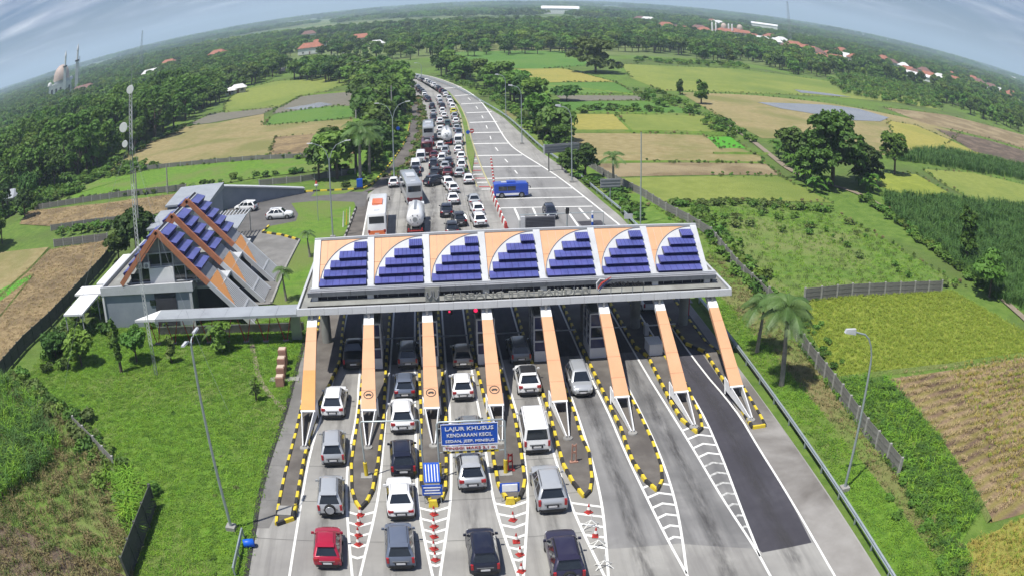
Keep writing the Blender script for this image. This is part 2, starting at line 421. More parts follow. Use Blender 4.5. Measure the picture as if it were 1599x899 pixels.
def root(name, loc, label, cat, group=None, rz=0.0, scale=1.0):
    o = bpy.data.objects.new(name, None)
    o.empty_display_size = .3
    col.objects.link(o)
    o.location = (loc[0], loc[1], loc[2] if len(loc) > 2 else 0)
    o.rotation_euler = (0, 0, rz)
    if scale != 1.0: o.scale = (scale,) * 3 if not isinstance(scale, (tuple, list)) else scale
    o['label'] = label; o['category'] = cat
    if group: o['group'] = group
    return o

class Kit:
    """a thing's parts, to be copied as objects that share meshes"""
    def __init__(s): s.p = []
    def add(s, name, mesh, loc=(0, 0, 0), rot=(0, 0, 0), parent=-1, scale=(1, 1, 1), label=None):
        s.p.append((name, mesh, loc, rot, parent, scale, label))
        return len(s.p) - 1
    def spawn(s, name, loc, label, cat, group=None, rz=0.0, scale=1.0):
        if len(s.p) == 1:
            o = bpy.data.objects.new(name, s.p[0][1]); col.objects.link(o)
            o.location = (loc[0], loc[1], loc[2] if len(loc) > 2 else 0); o.rotation_euler = (0, 0, rz)
            o.scale = (scale,) * 3 if not isinstance(scale, (tuple, list)) else scale
            o['label'] = label; o['category'] = cat
            if group: o['group'] = group
            return o
        r = root(name, loc, label, cat, group, rz, scale)
        objs = []
        for (nm, me, l, rt_, pa, scl, lb) in s.p:
            o = bpy.data.objects.new(nm, me); col.objects.link(o)
            o.parent = r if pa < 0 else objs[pa]
            o.location = l; o.rotation_euler = rt_; o.scale = scl
            if lb: o['label'] = lb
            objs.append(o)
        return r

def structure(o): o['kind'] = 'structure'; return o
def ordinal(n):
    W = ['first', 'second', 'third', 'fourth', 'fifth', 'sixth', 'seventh', 'eighth', 'ninth', 'tenth', 'eleventh', 'twelfth',
         'thirteenth', 'fourteenth', 'fifteenth', 'sixteenth', 'seventeenth', 'eighteenth', 'nineteenth', 'twentieth']
    if n < 20: return W[n]
    T = {2: 'twenty', 3: 'thirty', 4: 'forty', 5: 'fifty'}[(n + 1) // 10]
    k = (n + 1) % 10
    return (T + '-' + W[k - 1]) if k else T[:-1] + 'ieth'

def text_mesh(s, size, mname, depth=.03, align='CENTER'):
    cu = bpy.data.curves.new('lettering', 'FONT')
    cu.body = s; cu.size = size; cu.extrude = depth; cu.align_x = align; cu.align_y = 'CENTER'; cu.resolution_u = 2
    cu.offset = 0.012 * size
    ob = bpy.data.objects.new('lettering_tmp', cu)
    col.objects.link(ob)
    dg = bpy.context.evaluated_depsgraph_get()
    me = bpy.data.meshes.new_from_object(ob.evaluated_get(dg))
    bpy.data.objects.remove(ob)
    me.materials.clear(); me.materials.append(MATS[mname])
    return me

# ---------------------------------------------------------------- polygon helpers
def resample(pl, step):
    out = []; P = [np.array(p, float) for p in pl]
    for a, b in zip(P[:-1], P[1:]):
        n = max(1, int(np.linalg.norm(b - a) / step + .5))
        out += [a + (b - a) * i / n for i in range(n)]
    out.append(P[-1])
    return out
def smooth_line(pl, k=3):
    P = [np.array(p, float) for p in pl]
    for _ in range(k):
        Q = [P[0]]
        for a, b in zip(P[:-1], P[1:]):
            Q += [a * .75 + b * .25, a * .25 + b * .75]
        Q.append(P[-1]); P = Q
    return [tuple(p) for p in P]
def offset_line(pl, d):
    P = [np.array(p, float) for p in pl]; out = []
    for i, p in enumerate(P):
        t = P[min(i + 1, len(P) - 1)] - P[max(i - 1, 0)]
        t = t / (np.linalg.norm(t) + 1e-9)
        out.append((p[0] - t[1] * d, p[1] + t[0] * d))       # +d = to the left of travel
    return out
def ribbon(mb, pl, wd, z, m=0):
    a = offset_line(pl, wd / 2); b = offset_line(pl, -wd / 2)
    n = len(pl)
    vs = [(p[0], p[1], z) for p in a] + [(p[0], p[1], z) for p in b]
    mb.vf(vs, [(i, n + i, n + i + 1, i + 1) for i in range(n - 1)], m)
def strip(mb, L, Rr, z, m=0, z2=None):
    """surface between two polylines (both resampled to the same count)"""
    n = 40
    def rs(pl):
        P = np.array(pl, float); d = np.r_[0, np.cumsum(np.linalg.norm(np.diff(P, axis=0), axis=1))]
        t = np.linspace(0, d[-1], n)
        return np.c_[np.interp(t, d, P[:, 0]), np.interp(t, d, P[:, 1])]
    A, B = rs(L), rs(Rr)
    vs = [(p[0], p[1], z) for p in A] + [(p[0], p[1], z) for p in B]
    mb.vf(vs, [(i, n + i, n + i + 1, i + 1) for i in range(n - 1)], m)
def interp_y(pl, y):
    P = sorted([(p[1], p[0]) for p in pl]); return float(np.interp(y, [p[0] for p in P], [p[1] for p in P]))
def in_poly(pts, poly):
    x, y = pts[:, 0], pts[:, 1]; c = np.zeros(len(pts), bool); n = len(poly)
    j = n - 1
    for i in range(n):
        xi, yi = poly[i]; xj, yj = poly[j]
        if yi != yj:
            c ^= ((yi > y) != (yj > y)) & (x < (xj - xi) * (y - yi) / (yj - yi) + xi)
        j = i
    return c
def sample_poly(poly, dens, seed=0, mx=60000):
    P = np.array(poly); lo, hi = P.min(0), P.max(0)
    n = int(min(mx * 3, (hi - lo).prod() * dens))
    r = np.random.default_rng(seed)
    pts = r.random((n, 2)) * (hi - lo) + lo
    return pts[in_poly(pts, poly)][:mx]

# ---------------------------------------------------------------- scattering as geometry-node instances (for uncountable stuff)
def scatter(name, pts, protos, label, cat, smin=.8, smax=1.2, z=0.0, seed=0, kind='stuff', tilt=.0):
    if len(pts) == 0: return
    r = np.random.default_rng(seed + 5)
    holder = None
    grp_pts = r.integers(0, len(protos), len(pts))
    me = bpy.data.meshes.new(name)
    v = np.zeros((len(pts), 3)); v[:, :2] = pts[:, :2]; v[:, 2] = pts[:, 2] if pts.shape[1] > 2 else z
    me.vertices.add(len(pts)); me.vertices.foreach_set('co', v.ravel())
    a = me.attributes.new('sc', 'FLOAT', 'POINT'); a.data.foreach_set('value', r.uniform(smin, smax, len(pts)))
    a = me.attributes.new('rz', 'FLOAT', 'POINT'); a.data.foreach_set('value', r.uniform(0, 6.283, len(pts)))
    a = me.attributes.new('tx', 'FLOAT', 'POINT'); a.data.foreach_set('value', r.normal(0, tilt + 1e-4, len(pts)))
    a = me.attributes.new('pi', 'INT', 'POINT'); a.data.foreach_set('value', grp_pts.astype(np.int32))
    o = bpy.data.objects.new(name, me); col.objects.link(o)
    ng = bpy.data.node_groups.new(name, 'GeometryNodeTree')
    ng.interface.new_socket('Geometry', in_out='INPUT', socket_type='NodeSocketGeometry')
    ng.interface.new_socket('Geometry', in_out='OUTPUT', socket_type='NodeSocketGeometry')
    gi = ng.nodes.new('NodeGroupInput'); go = ng.nodes.new('NodeGroupOutput')
    jn = ng.nodes.new('GeometryNodeJoinGeometry')
    def attr(nm, ty):
        q = ng.nodes.new('GeometryNodeInputNamedAttribute'); q.data_type = ty; q.inputs['Name'].default_value = nm
        return q.outputs['Attribute']
    rz_ = attr('rz', 'FLOAT'); s_ = attr('sc', 'FLOAT'); p_ = attr('pi', 'INT'); t_ = attr('tx', 'FLOAT')
    cmb = ng.nodes.new('ShaderNodeCombineXYZ'); ng.links.new(rz_, cmb.inputs[2]); ng.links.new(t_, cmb.inputs[0])
    for i, pr in enumerate(protos):
        oi = ng.nodes.new('GeometryNodeObjectInfo'); oi.inputs['Object'].default_value = pr
        if 'As Instance' in oi.inputs: oi.inputs['As Instance'].default_value = True
        cm = ng.nodes.new('FunctionNodeCompare'); cm.data_type = 'INT'; cm.operation = 'EQUAL'
        ng.links.new(p_, cm.inputs[2]); cm.inputs[3].default_value = i
        ip = ng.nodes.new('GeometryNodeInstanceOnPoints')
        ng.links.new(gi.outputs[0], ip.inputs['Points']); ng.links.new(cm.outputs[0], ip.inputs['Selection'])
        ng.links.new(oi.outputs['Geometry'], ip.inputs['Instance'])
        er = ng.nodes.new('FunctionNodeEulerToRotation') if hasattr(bpy.types, 'FunctionNodeEulerToRotation') else None
        if er:
            ng.links.new(cmb.outputs[0], er.inputs[0]); ng.links.new(er.outputs[0], ip.inputs['Rotation'])
        else:
            ng.links.new(cmb.outputs[0], ip.inputs['Rotation'])
        ng.links.new(s_, ip.inputs['Scale'])
        ng.links.new(ip.outputs[0], jn.inputs[0])
    ng.links.new(jn.outputs[0], go.inputs[0])
    md = o.modifiers.new('scatter', 'NODES'); md.node_group = ng
    o['kind'] = kind; o['label'] = label; o['category'] = cat
    return o

def proto(name, mesh):
    return bpy.data.objects.new(name, mesh)      # not linked: only instanced

# ---------------------------------------------------------------- plants
def quads_mesh(name, C, U, V, mats, mi=None, extra=None):
    """leaf cards: centre C, half axes U,V (n,3)"""
    n = len(C)
    vs = np.stack([C - U - V, C + U - V * .6, C + U * .9 + V, C - U * .6 + V], 1).reshape(-1, 3)
    fs = np.arange(n * 4).reshape(n, 4)
    nv = len(vs); faces = [tuple(f) for f in fs.tolist()]
    mlist = [0] * n
    vlist = vs.tolist()
    if extra:
        ev, ef, em = extra
        faces += [tuple(i + nv for i in f) for f in ef]; vlist += [tuple(v) for v in ev]; mlist += [em] * len(ef)
    me = bpy.data.meshes.new(name)
    me.from_pydata(vlist, [], faces)
    for m in mats: me.materials.append(MATS[m])
    me.polygons.foreach_set('material_index', mlist)
    me.update()
    return me

def crown_cards(r, lobes, n, leaf, flat=.85):
    """leaf clumps spread through the shells of several lobes; lobes = [(cx,cy,cz,rx,rz)]"""
    L = np.array(lobes); wgt = L[:, 3] ** 2; wgt = wgt / wgt.sum()
    idx = r.choice(len(L), n, p=wgt)
    d = r.normal(size=(n, 3)); d /= np.linalg.norm(d, axis=1)[:, None]
    d[:, 2] = np.where(d[:, 2] < -.35, -d[:, 2] * .6, d[:, 2])
    rad = .62 + .45 * r.random(n) ** .6
    # sub clumps: quantised directions pull cards together
    kk = r.normal(size=(26, 3)); kk /= np.linalg.norm(kk, axis=1)[:, None]
    near = np.argmax(d @ kk.T, axis=1)
    d = d * .55 + kk[near] * .45
    rad = rad * (.88 + .22 * r.random(26)[near])
    C = L[idx, :3] + d * np.c_[L[idx, 3], L[idx, 3], L[idx, 4]] * rad[:, None]
    nrm = d + r.normal(size=(n, 3)) * .75 + np.array([0, 0, flat]); nrm /= np.linalg.norm(nrm, axis=1)[:, None]
    a = r.normal(size=(n, 3)); U = np.cross(nrm, a); U /= np.linalg.norm(U, axis=1)[:, None]; V = np.cross(nrm, U)
    s = leaf * (.55 + .9 * r.random(n))
    return C, U * s[:, None], V * (s * .7)[:, None]

def tree_lobes(r, h, cr, kind='round'):
    L = []
    if kind == 'round':
        for i in range(9):
            a = r.random() * 6.28; q = cr * (.15 + .5 * r.random())
            z = h * (.45 + .38 * r.random())
            L.append((q * math.cos(a), q * math.sin(a), z, cr * (.38 + .22 * r.random()), h * (.13 + .10 * r.random())))
        L.append((0, 0, h * .80, cr * .45, h * .18))
    elif kind == 'full':
        for i in range(16):
            a = r.random() * 6.28; z = h * (.22 + .62 * r.random()); q = cr * (.2 + .6 * r.random()) * (1.05 - .75 * max(0, z / h - .45))
            L.append((q * math.cos(a), q * math.sin(a), z, cr * (.30 + .18 * r.random()), h * (.11 + .08 * r.random())))
        L.append((0, 0, h * .85, cr * .40, h * .14))
    elif kind == 'tall':
        for i in range(9):
            a = r.random() * 6.28; q = cr * .45 * r.random(); z = h * (.28 + .07 * i)
            L.append((q * math.cos(a), q * math.sin(a), z, cr * (.75 - .05 * i) * .7, h * .10))
    elif kind == 'bamboo':
        for i in range(11):
            a = r.random() * 6.28; q = cr * (.25 + .6 * r.random()); z = h * (.35 + .55 * r.random())
            L.append((q * math.cos(a), q * math.sin(a), z, cr * .34, h * .15))
    return L

def trunk_geo(h, r0, lobes, rr, m_off=0):
    mb = MB()
    mb.tube([(0, 0, -.2), (.05 * r0, 0, h * .25), (.1, .05, h * .5), (.05, .1, h * .75)], [r0 * 1.25, r0, r0 * .7, r0 * .2], 7)
    for l in lobes[:6]:
        mb.tube([(0, 0, h * .3), (l[0] * .5, l[1] * .5, (h * .3 + l[2]) / 2 - .2), (l[0], l[1], l[2])], [r0 * .5, r0 * .35, r0 * .1], 5)
    return mb

def tree_kit(seed, h, cr, n, leaf, mt, kind='round', parts=True, tr=None):
    r = np.random.default_rng(seed)
    L = tree_lobes(r, h, cr, kind)
    C, U, V = crown_cards(r, L, n, leaf)
    tb = trunk_geo(h, tr or h * .028, L, r)
    k = Kit()
    if parts:
        k.add('trunk', tb.mesh('trunk', ['bark'], 60))
        k.add('crown', quads_mesh('crown', C, U, V, [mt]))
    else:
        k.add('tree', quads_mesh('tree', C, U, V, [mt, 'bark'], extra=(tb.v, tb.f, 1)))
    return k

def frond(mb, base, az, el, ln, m=0, wid=.42, nseg=9, leafl=.9):
    """arching palm frond with paired leaflets"""
    d = Vector((math.cos(az), math.sin(az), 0)); side = Vector((-d.y, d.x, 0))
    P = []
    for i in range(nseg + 1):
        t = i / nseg
        P.append(Vector(base) + d * (ln * (t - .12 * t * t) * math.cos(el * (1 - .4 * t))) + Vector((0, 0, ln * (math.sin(el) * t - (.55 + .25 * math.sin(el)) * t * t))))
    for i in range(nseg):
        a, b = P[i], P[i + 1]
        w_ = leafl * math.sin(math.pi * (.12 + .8 * (i + .5) / nseg)) * .8
        for sgn in (-1, 1):
            for q in (0.02, .34, .67):
                o = a.lerp(b, q); o2 = a.lerp(b, q + .31)
                tip = o + side * sgn * w_ + (b - a).normalized() * w_ * .55 + Vector((0, 0, -w_ * .45))
                mb.vf([o, o2, tip + (o2 - o) * .25, tip], [(0, 1, 2, 3)], m)
    mb.tube(P, [.05, .045, .04, .038, .035, .03, .025, .02, .015, .01][:nseg + 1], 4, m, cap=False)

def palm_kit(seed, h, fl=2.6, nf=16, r0=.22, sheath=True):
    r = random.Random(seed)
    k = Kit()
    t = MB()
    lean = r.uniform(-.3, .3)
    t.tube([(0, 0, -.2), (0, 0, .4), (lean * .3, 0, h * .4), (lean * .8, 0, h * .75), (lean, 0, h)], [r0 * 1.5, r0 * 1.15, r0 * 1.05, r0 * .8, r0 * .55], 9)
    k.add('trunk', t.mesh('trunk', ['palm_bark'], 60))
    if sheath:
        s = MB(); s.tube([(lean * .9, 0, h * .97), (lean, 0, h + .9)], [r0 * .75, r0 * .4], 8)
        k.add('crown_shaft', s.mesh('crown_shaft', ['leaf_banana'], 60))
    for i in range(nf):
        f = MB(); frond(f, (lean, 0, h + (.8 if sheath else 0)), i * 2.399 + r.random() * .3, R(r.choice([65, 45, 25, 5])) + r.uniform(-.1, .1), fl * r.uniform(.85, 1.1), leafl=fl * .3)
        k.add('frond', f.mesh('frond', ['leaf_palm']))
    return k

def banana_mesh(seed, h=3.2):
    r = random.Random(seed); mb = MB()
    for s in range(3):
        bx, by = r.uniform(-.6, .6), r.uniform(-.6, .6); hh = h * r.uniform(.6, 1) * .5
        mb.tube([(bx, by, 0), (bx, by, hh)], [.11, .07], 6, 0)
        for i in range(7):
            a = r.random() * 6.28; L = h * r.uniform(.5, .75); e = r.uniform(.5, 1.2)
            d = Vector((math.cos(a), math.sin(a), 0)); sd = Vector((-d.y, d.x, 0)); P = []
            for q in range(5):
                t = q / 4
                P.append(Vector((bx, by, hh)) + d * L * t * math.cos(e) * 1.1 + Vector((0, 0, L * (math.sin(e) * t - .75 * t * t))))
            for q in range(4):
                w0 = [.05, .28, .33, .26, .03][q]; w1 = [.05, .28, .33, .26, .03][q + 1]
                mb.vf([P[q] - sd * w0 + Vector((0, 0, .08)), P[q], P[q + 1], P[q + 1] - sd * w1 + Vector((0, 0, .08))], [(0, 1, 2, 3)], 0)
                mb.vf([P[q], P[q] + sd * w0 + Vector((0, 0, .08)), P[q + 1] + sd * w1 + Vector((0, 0, .08)), P[q + 1]], [(0, 1, 2, 3)], 0)
    return mb

def tuft_mesh(name, seed, n, h, spread, wid, mt, droop=.5):
    r = random.Random(seed); mb = MB()
    for i in range(n):
        a = r.random() * 6.28; bx, by = r.gauss(0, spread), r.gauss(0, spread)
        hh = h * r.uniform(.6, 1.15); d = Vector((math.cos(a), math.sin(a), 0)); sd = Vector((-d.y, d.x, 0)) * wid
        b = Vector((bx, by, 0)); m1 = b + d * hh * .22 + Vector((0, 0, hh * .7)); t = b + d * hh * (.3 + droop * .6) + Vector((0, 0, hh * (1 - droop * .35)))
        mb.vf([b - sd, b + sd, m1 + sd, m1 - sd, t], [(0, 1, 2, 3), (3, 2, 4)])
    return mb.mesh(name, [mt])
def bush_mesh(seed, h, rr, n, leaf, mt):
    r = np.random.default_rng(seed)
    L = [(r.normal() * rr * .4, r.normal() * rr * .4, h * (.3 + .35 * r.random()), rr * (.4 + .3 * r.random()), h * .35) for _ in range(6)]
    C, U, V = crown_cards(r, L, n, leaf)
    C[:, 2] = np.maximum(C[:, 2], .05)
    return quads_mesh('bush', C, U, V, [mt])

# ================================================================ GROUND
def zface(name, poly, z, m, kind='structure'):
    o = MB().sheet(poly, z).build(name, [m]); o['kind'] = kind
    return o
g = MB()
g.sheet([(-40000, -2000), (40000, -2000), (40000, 60000), (-40000, 60000)], -.6)
structure(g.build('ground', ['far_ground']))
zface('ground_near', [(-260, -60), (260, -60), (420, 420), (150, 470), (-250, 470), (-330, 250)], -.12, 'meadow')

FIELDS = [
 ('rice_field', 'rice_green', [(41.76,84.54),(65.64,83.28),(68.52,72.9),(71.42,63.94),(67.93,61.05),(42.8,62.82),(35.84,63.41),(36.34,69.03),(37.85,77.87)]),
 ('field', 'straw_rows', [(40.85,61.83),(67.99,60.2),(47.83,34.16),(42.93,33.48),(38.74,34.42),(39.34,38.05),(40.35,46.81)]),
 ('rice_field', 'rice_yellow', [(34.52,33.2),(42.6,32.99),(51.45,29.33),(42.77,18.1),(31.95,24.61)]),
 ('overgrown_plot', 'scrub_ground', [(32.82,126.94),(46.23,130.54),(64.43,126.6),(65.1,117.3),(68.91,85.19),(42.83,85.7),(38.3,85.5),(34.39,84.41),(33.46,101.11),(34.4,116.36)]),
 ('cane_field', 'field_green', [(82.49,135.9),(98.13,135.37),(139.8,133.14),(79.11,69.09),(72.72,78.01),(73.52,97.97),(75.49,117.58)]),
 ('rice_field', 'rice_yellow', [(33.15,228.77),(49.15,228.27),(46.31,196.91),(30.17,198.45)]),
 ('rice_field', 'rice_lime', [(49.67,228.29),(74.69,228.23),(71.96,199.02),(46.92,196.93)]),
 ('stubble_field', 'stubble', [(30.18,196.57),(63.73,194.82),(68.64,169.46),(65.83,161.72),(27.52,162.23),(27.48,170.93)]),
 ('seedling_bed', 'seedling', [(63.5,192.11),(70.19,194.12),(68.53,178.94),(61.56,177.93)]),
 ('stubble_field', 'stubble_brown', [(27.8,160.31),(66.62,161.82),(65.13,150.78),(31.92,148.4)]),
 ('rice_field', 'rice_lime', [(32.26,147.31),(64.93,149.63),(67.21,129.37),(47.37,130.53),(33.73,128.5)]),
 ('stubble_field', 'stubble', [(84.28,286.26),(115.41,289.99),(147.97,285.81),(178.92,269.34),(194.8,247.84),(139.75,193.58),(110.45,180.72),(104.19,201.49),(78.59,193.24),(79.41,230.64)]),
 ('rice_field', 'rice_lime', [(90.52,404.4),(118.68,402.19),(152.62,410.54),(189.2,397.09),(242.62,379.93),(241.96,327.73),(208.96,327.54),(118.12,296.75),(79.12,288.52),(78.19,332.57)]),
 ('rice_field', 'rice_yellow', [(156.47,253.35),(169.44,249.9),(170.27,202.99),(132.18,190.94),(127.86,200.77)]),
 ('tilled_field', 'tilled', [(179.91,250.24),(207.39,241.85),(246.08,216.04),(208.89,183.22),(169.42,206.44)]),
 ('stubble_field', 'stubble_brown', [(180.99,295.87),(232.13,307.94),(272.78,290.57),(320.12,281.09),(252.53,221.73),(212.61,247.93),(180.6,260.8)]),
 ('rice_field', 'rice_green', [(92.46,156.86),(107.88,158.92),(107.37,142.11),(94.44,135.9),(88.09,140.19),(86.14,149.74)]),
 ('rice_field', 'rice_lime', [(114.98,165.96),(137.88,167.83),(173.15,151.49),(140.46,122.19),(110.95,134.55),(112.09,151.72)]),
 ('rice_field', 'field_green', [(9.28,511.57),(77.68,496.88),(74.22,434.02),(87.21,403.43),(47.05,371.76),(31.73,382.39),(17.45,438.98)]),
 ('rice_field', 'rice_yellow', [(33.79,374.65),(58.39,374.36),(66.49,325.27),(68.14,315.79),(33.02,311.77)]),
 ('rice_field', 'field_green', [(33.02,311.77),(67.61,313.37),(66.87,278.34),(40.5,273.43),(31.05,278.35)]),
 ('field', 'fallow_grey', [(39.84,271.68),(66.85,271.25),(65.98,259.53),(39.87,256.52)]),
 ('field', 'field_green', [(35.32,253.77),(65.56,257.89),(74.4,239.55),(69.77,230.82),(33.7,232.56)]),
 # left of the motorway
 ('rice_field', 'rice_lime', [(-80.03,327.56),(-84.9,374.08),(-71.56,400.68),(-39.14,376.37),(-30.95,348.28),(-36.94,323.87),(-46.18,314.71),(-48.3,282.85),(-71.41,290.03)]),
 ('field', 'fallow_grey', [(-80.89,267.19),(-77.07,292.01),(-50.06,287.75),(-52.87,270.7),(-69.91,264.71)]),
 ('field', 'fallow_grey', [(-49.37,283.75),(-45.83,312.32),(-24.72,318.16),(-20.84,267.27),(-39.59,269.38),(-48.97,267.54)]),
 ('field', 'field_green', [(-47.39,244.36),(-47.7,266.53),(-29.55,273.2),(-20.71,265.57),(-19.62,241.6),(-33.05,237.01),(-45.88,239.57)]),
 ('stubble_field', 'stubble', [(-86.93,198.44),(-88.42,231.87),(-80.35,265.38),(-66.92,262.22),(-52.34,270.27),(-46.84,241.47),(-19.2,236.18),(-15.19,184.55),(-38.49,187.64),(-64.41,194.4)]),
 ('stubble_field', 'stubble_tan', [(-38.81,216.06),(-17.34,212.37),(-14.95,181.38),(-35.38,187.58)]),
 ('field', 'lawn', [(-87.94,170.91),(-85.99,185.91),(-62.58,188.76),(-37.83,184.27),(-16.24,178.92),(-15.18,166.25),(-33.77,163.69),(-46.89,158.93),(-94.36,165.34),(-97.32,161.91)]),
 ('stubble_field', 'stubble_tan', [(-92.15,148.88),(-96.02,161.35),(-69.08,156.5),(-46.18,156.43),(-43.28,146.05),(-54.12,137.58),(-74.95,140.74)]),
 ('stubble_field', 'stubble_tan', [(-68.45,123.57),(-55.31,125.34),(-53.15,121.8),(-50.52,109.23),(-50.86,83.54),(-52.89,67.61),(-60.09,64.93),(-73.07,94.69),(-69.25,106.3)]),
 ('rice_field', 'stubble', [(-100.79,127.76),(-85.33,126.38),(-69.78,125.47),(-68.49,112.75),(-68.76,99.49),(-75.14,92)]),
 ('seedling_bed', 'seedling', [(-72.27,96.35),(-70.74,102.76),(-65.92,109.59),(-65.13,106.89),(-67.27,97.02),(-68.49,90.5)]),
 ('field', 'scrub_ground', [(-58.95,63.24),(-46.85,68.2),(-35.63,61.68),(-26.22,52.66),(-21.89,47.41),(-21.5,33.78),(-39.22,26.06)]),
 ('tilled_field', 'tilled', [(-43.08,41.05),(-37.32,41.66),(-31.87,40.77),(-26.42,39.34),(-21.91,38.32),(-21.22,32.39),(-36.3,25.75)]),
]
CLEAR = []
for i, (nm, m_, poly) in enumerate(FIELDS):
    zface(nm, poly, -.10 + i * .0035, m_)
    CLEAR.append(poly)
LAWN_L = [(-46.7,72.64),(-47.07,83.44),(-39.07,85.64),(-13.95,85.65),(-12.98,79.92),(-12.82,64.4),(-13.21,55.03),(-13.1,46.22),(-13.06,40.38),(-13.3,35.3),(-21.36,33.08),(-21.45,40.08),(-21.11,47.1),(-26.37,53.18),(-36.16,63.03),(-46.55,69.96)]
zface('lawn', LAWN_L, .03, 'lawn')
LAWN_A = [(-22.69,139.01),(-17.77,139.34),(-11.91,136.84),(-11.3,132.86),(-11.5,121.54),(-11.68,115.91),(-12.51,107.73),(-14.26,88.17),(-18.09,90.82),(-18.27,104.16),(-18.07,115.98),(-21.23,119.3),(-24.59,121.46),(-24.18,124.92),(-20.16,126.85),(-20.36,131.16)]
zface('lawn', LAWN_A, .05, 'lawn')
VERGE = [(27.0, 5), (36.0, 5), (33.8, 45), (35.2, 73), (35.5, 92), (33.6, 110), (35, 130), (30, 160), (26, 196), (20, 250), (21.7, 196), (25.2, 155.2), (27.4, 130), (27.9, 118.7), (27.8, 85), (27.5, 60)]
zface('verge', VERGE, .03, 'verge')
zface('verge', [(27.3, 5), (31.8, 5), (31.2, 45), (31.0, 60), (30.6, 80), (31.2, 112), (27.9, 112), (27.8, 70)], .034, 'lawn')
zface('ditch_bank', [(35,74.75),(34.23,68.25),(33.63,58.97),(33.26,52.1),(33.26,44.67),(32.24,37.42),(30.93,30.73),(31.95,24.61),(34.35,33.3),(38.85,36.98),(40.19,46.25),(40.71,61.56),(35.65,63.02),(34.31,63.68)], -.004, 'lawn')
LRIDGE = [(-19.8, 143), (-14, 143.6), (-8.84,151.96), (-6.77,167.3), (-4.77,190.37), (-4.37,236.46), (-5.58,298.36), (-11.74,288.01), (-16,202.89), (-13.76,165.75), (-19.05,150.35)]
zface('verge', LRIDGE, .02, 'lawn')
# narrow dirt path between the plots on the right, worn path on the left lawn
mb = MB(); ribbon(mb, smooth_line([(75.86,220.36),(75.25,196.04),(71.94,172.83),(69.14,151.81),(73.89,142.52),(77.76,136.36),(77.3,120.51),(74.56,102.87),(74.69,88.71),(74.24,79.86),(73.1,65.75)]), 1.5, .06)
structure(mb.build('dirt_path', ['dirt']))
mb = MB(); ribbon(mb, smooth_line([(-18.83,80.69),(-17.42,75.4),(-16.29,70.95),(-14.76,67.42),(-13.52,65.38),(-12.93,64.4)]), .5, .06)
structure(mb.build('worn_path', ['dirt']))
# earth bunds with rough grass between the plots
mb = MB()
for pl, wd, hh in [([(33.18,231.32),(73.65,227.99)], 1.2, .5), ([(29.89,198.48),(71.24,197.03)], 1.0, .5), ([(64.12,193.97),(71.26,196.12)], .8, .3), ([(57.97,170.92),(71.62,172.05)], .8, .4),
               ([(49.15,228.27),(46.7,195.99)], .8, .3), ([(27.41,161.6),(66.62,161.82)], .8, .3), ([(-70.75,289.43),(-49.17,285.27)], 1.0, .5), ([(-49.17,285.27),(-46.18,314.71),(-29.01,312.67)], 1.0, .5),
               ([(33,64.03),(35.78,63.28),(42.8,62.82),(68.59,60.86)], .6, .3), ([(40.71,61.56),(40.23,46.61),(39.36,37.81),(38.68,34.46)], .7, .35), ([(-68.76,99.49),(-68.08,111.99),(-68.91,124.46)], .7, .3),
               ([(-63.19,90.2),(-63.7,96.65),(-65.16,108.81)], .5, .25), ([(33.02,311.77),(65.52,274.53)], 1.2, .4)]:
    rs = resample(pl, 2.5)
    L_, R_ = offset_line(rs, wd / 2), offset_line(rs, -wd / 2)
    n = len(rs); vs = []
    for a, b, c in zip(L_, rs, R_):
        vs += [(a[0], a[1], -.1), (b[0] + rng.uniform(-.1, .1), b[1], hh * rng.uniform(.7, 1.1)), (c[0], c[1], -.1)]
    mb.vf(vs, [(i * 3 + k, i * 3 + k + 1, i * 3 + k + 4, i * 3 + k + 3) for i in range(n - 1) for k in (0, 1)])
o = mb.build('earth_bund', ['scrub_ground']); o['kind'] = 'structure'

# ponds
for poly in ([(107.38,268.07),(116.63,270.78),(141.39,278.97),(156.7,278.42),(162.8,261.92),(149.63,247.36),(129.55,240.15),(120.67,248.6),(111.03,255.02)],
             [(-47.13,278.56),(-40.21,281.29),(-35.33,286.14),(-29.94,276.84),(-33.5,271.17),(-39.59,269.38)], [(148.42,325.74),(168.21,324.67),(177.12,321.06),(163.72,316.05),(146.48,314.65)]):
    zface('pond', poly, .035, 'pond_water')

# ================================================================ ROADS
LE = [(-19.5, 0), (-16.8, 25), (-13.01,40.39), (-13.07,46.22), (-13.23,49.62), (-13.18,55.04), (-12.79,64.4), (-12.85,79.91), (-13.6, 92)]
LEf = LE + [(-13.9, 104), (-11.53,116.2), (-11.28,131.23), (-11.59,142.66)]
GR = [(26.6, 0), (26.8, 33), (27.0, 44), (27.6, 72.5), (27.8, 85), (27.9, 118.7), (26.68,132.47), (25.16,155.17), (22.87,174.35), (21.72,195.84), (20.08,224.66), (16.95,249.7), (12.24,285.62), (5.7,321.78), (-6.87,372.75), (-30.51,436.01)]
GRi = offset_line(GR, .7)
HL = [(-5.41,158.27), (-4.29,160.92), (-1.4,181.98), (-0.43,208.33), (-0.49,244.27), (-2.5,277.17), (-5.7,304.86), (-11.04,348.36), (-19.99,394.09), (-33.37,430.79)]
mb = MB()
strip(mb, LE, [(26.4, 0), (26.4, 33), (26.7, 92)], 0)
o = structure(mb.build('toll_plaza', ['concrete']))
mb = MB()
strip(mb, [(-13.6, 92)] + LEf[8:] + [(-9.95,142.21), (-7.65,150.56)] + HL, [p for p in GRi if p[1] > 85][0:1] + [p for p in GRi if p[1] > 95], .0)
structure(mb.build('motorway', ['concrete']))
# far end of the carriageway runs on through the trees
mb = MB(); ribbon(mb, smooth_line([(-31, 432), (-60, 470), (-49.4,458.51), (-130, 520)]), 16, -.02)
structure(mb.build('motorway', ['concrete']))
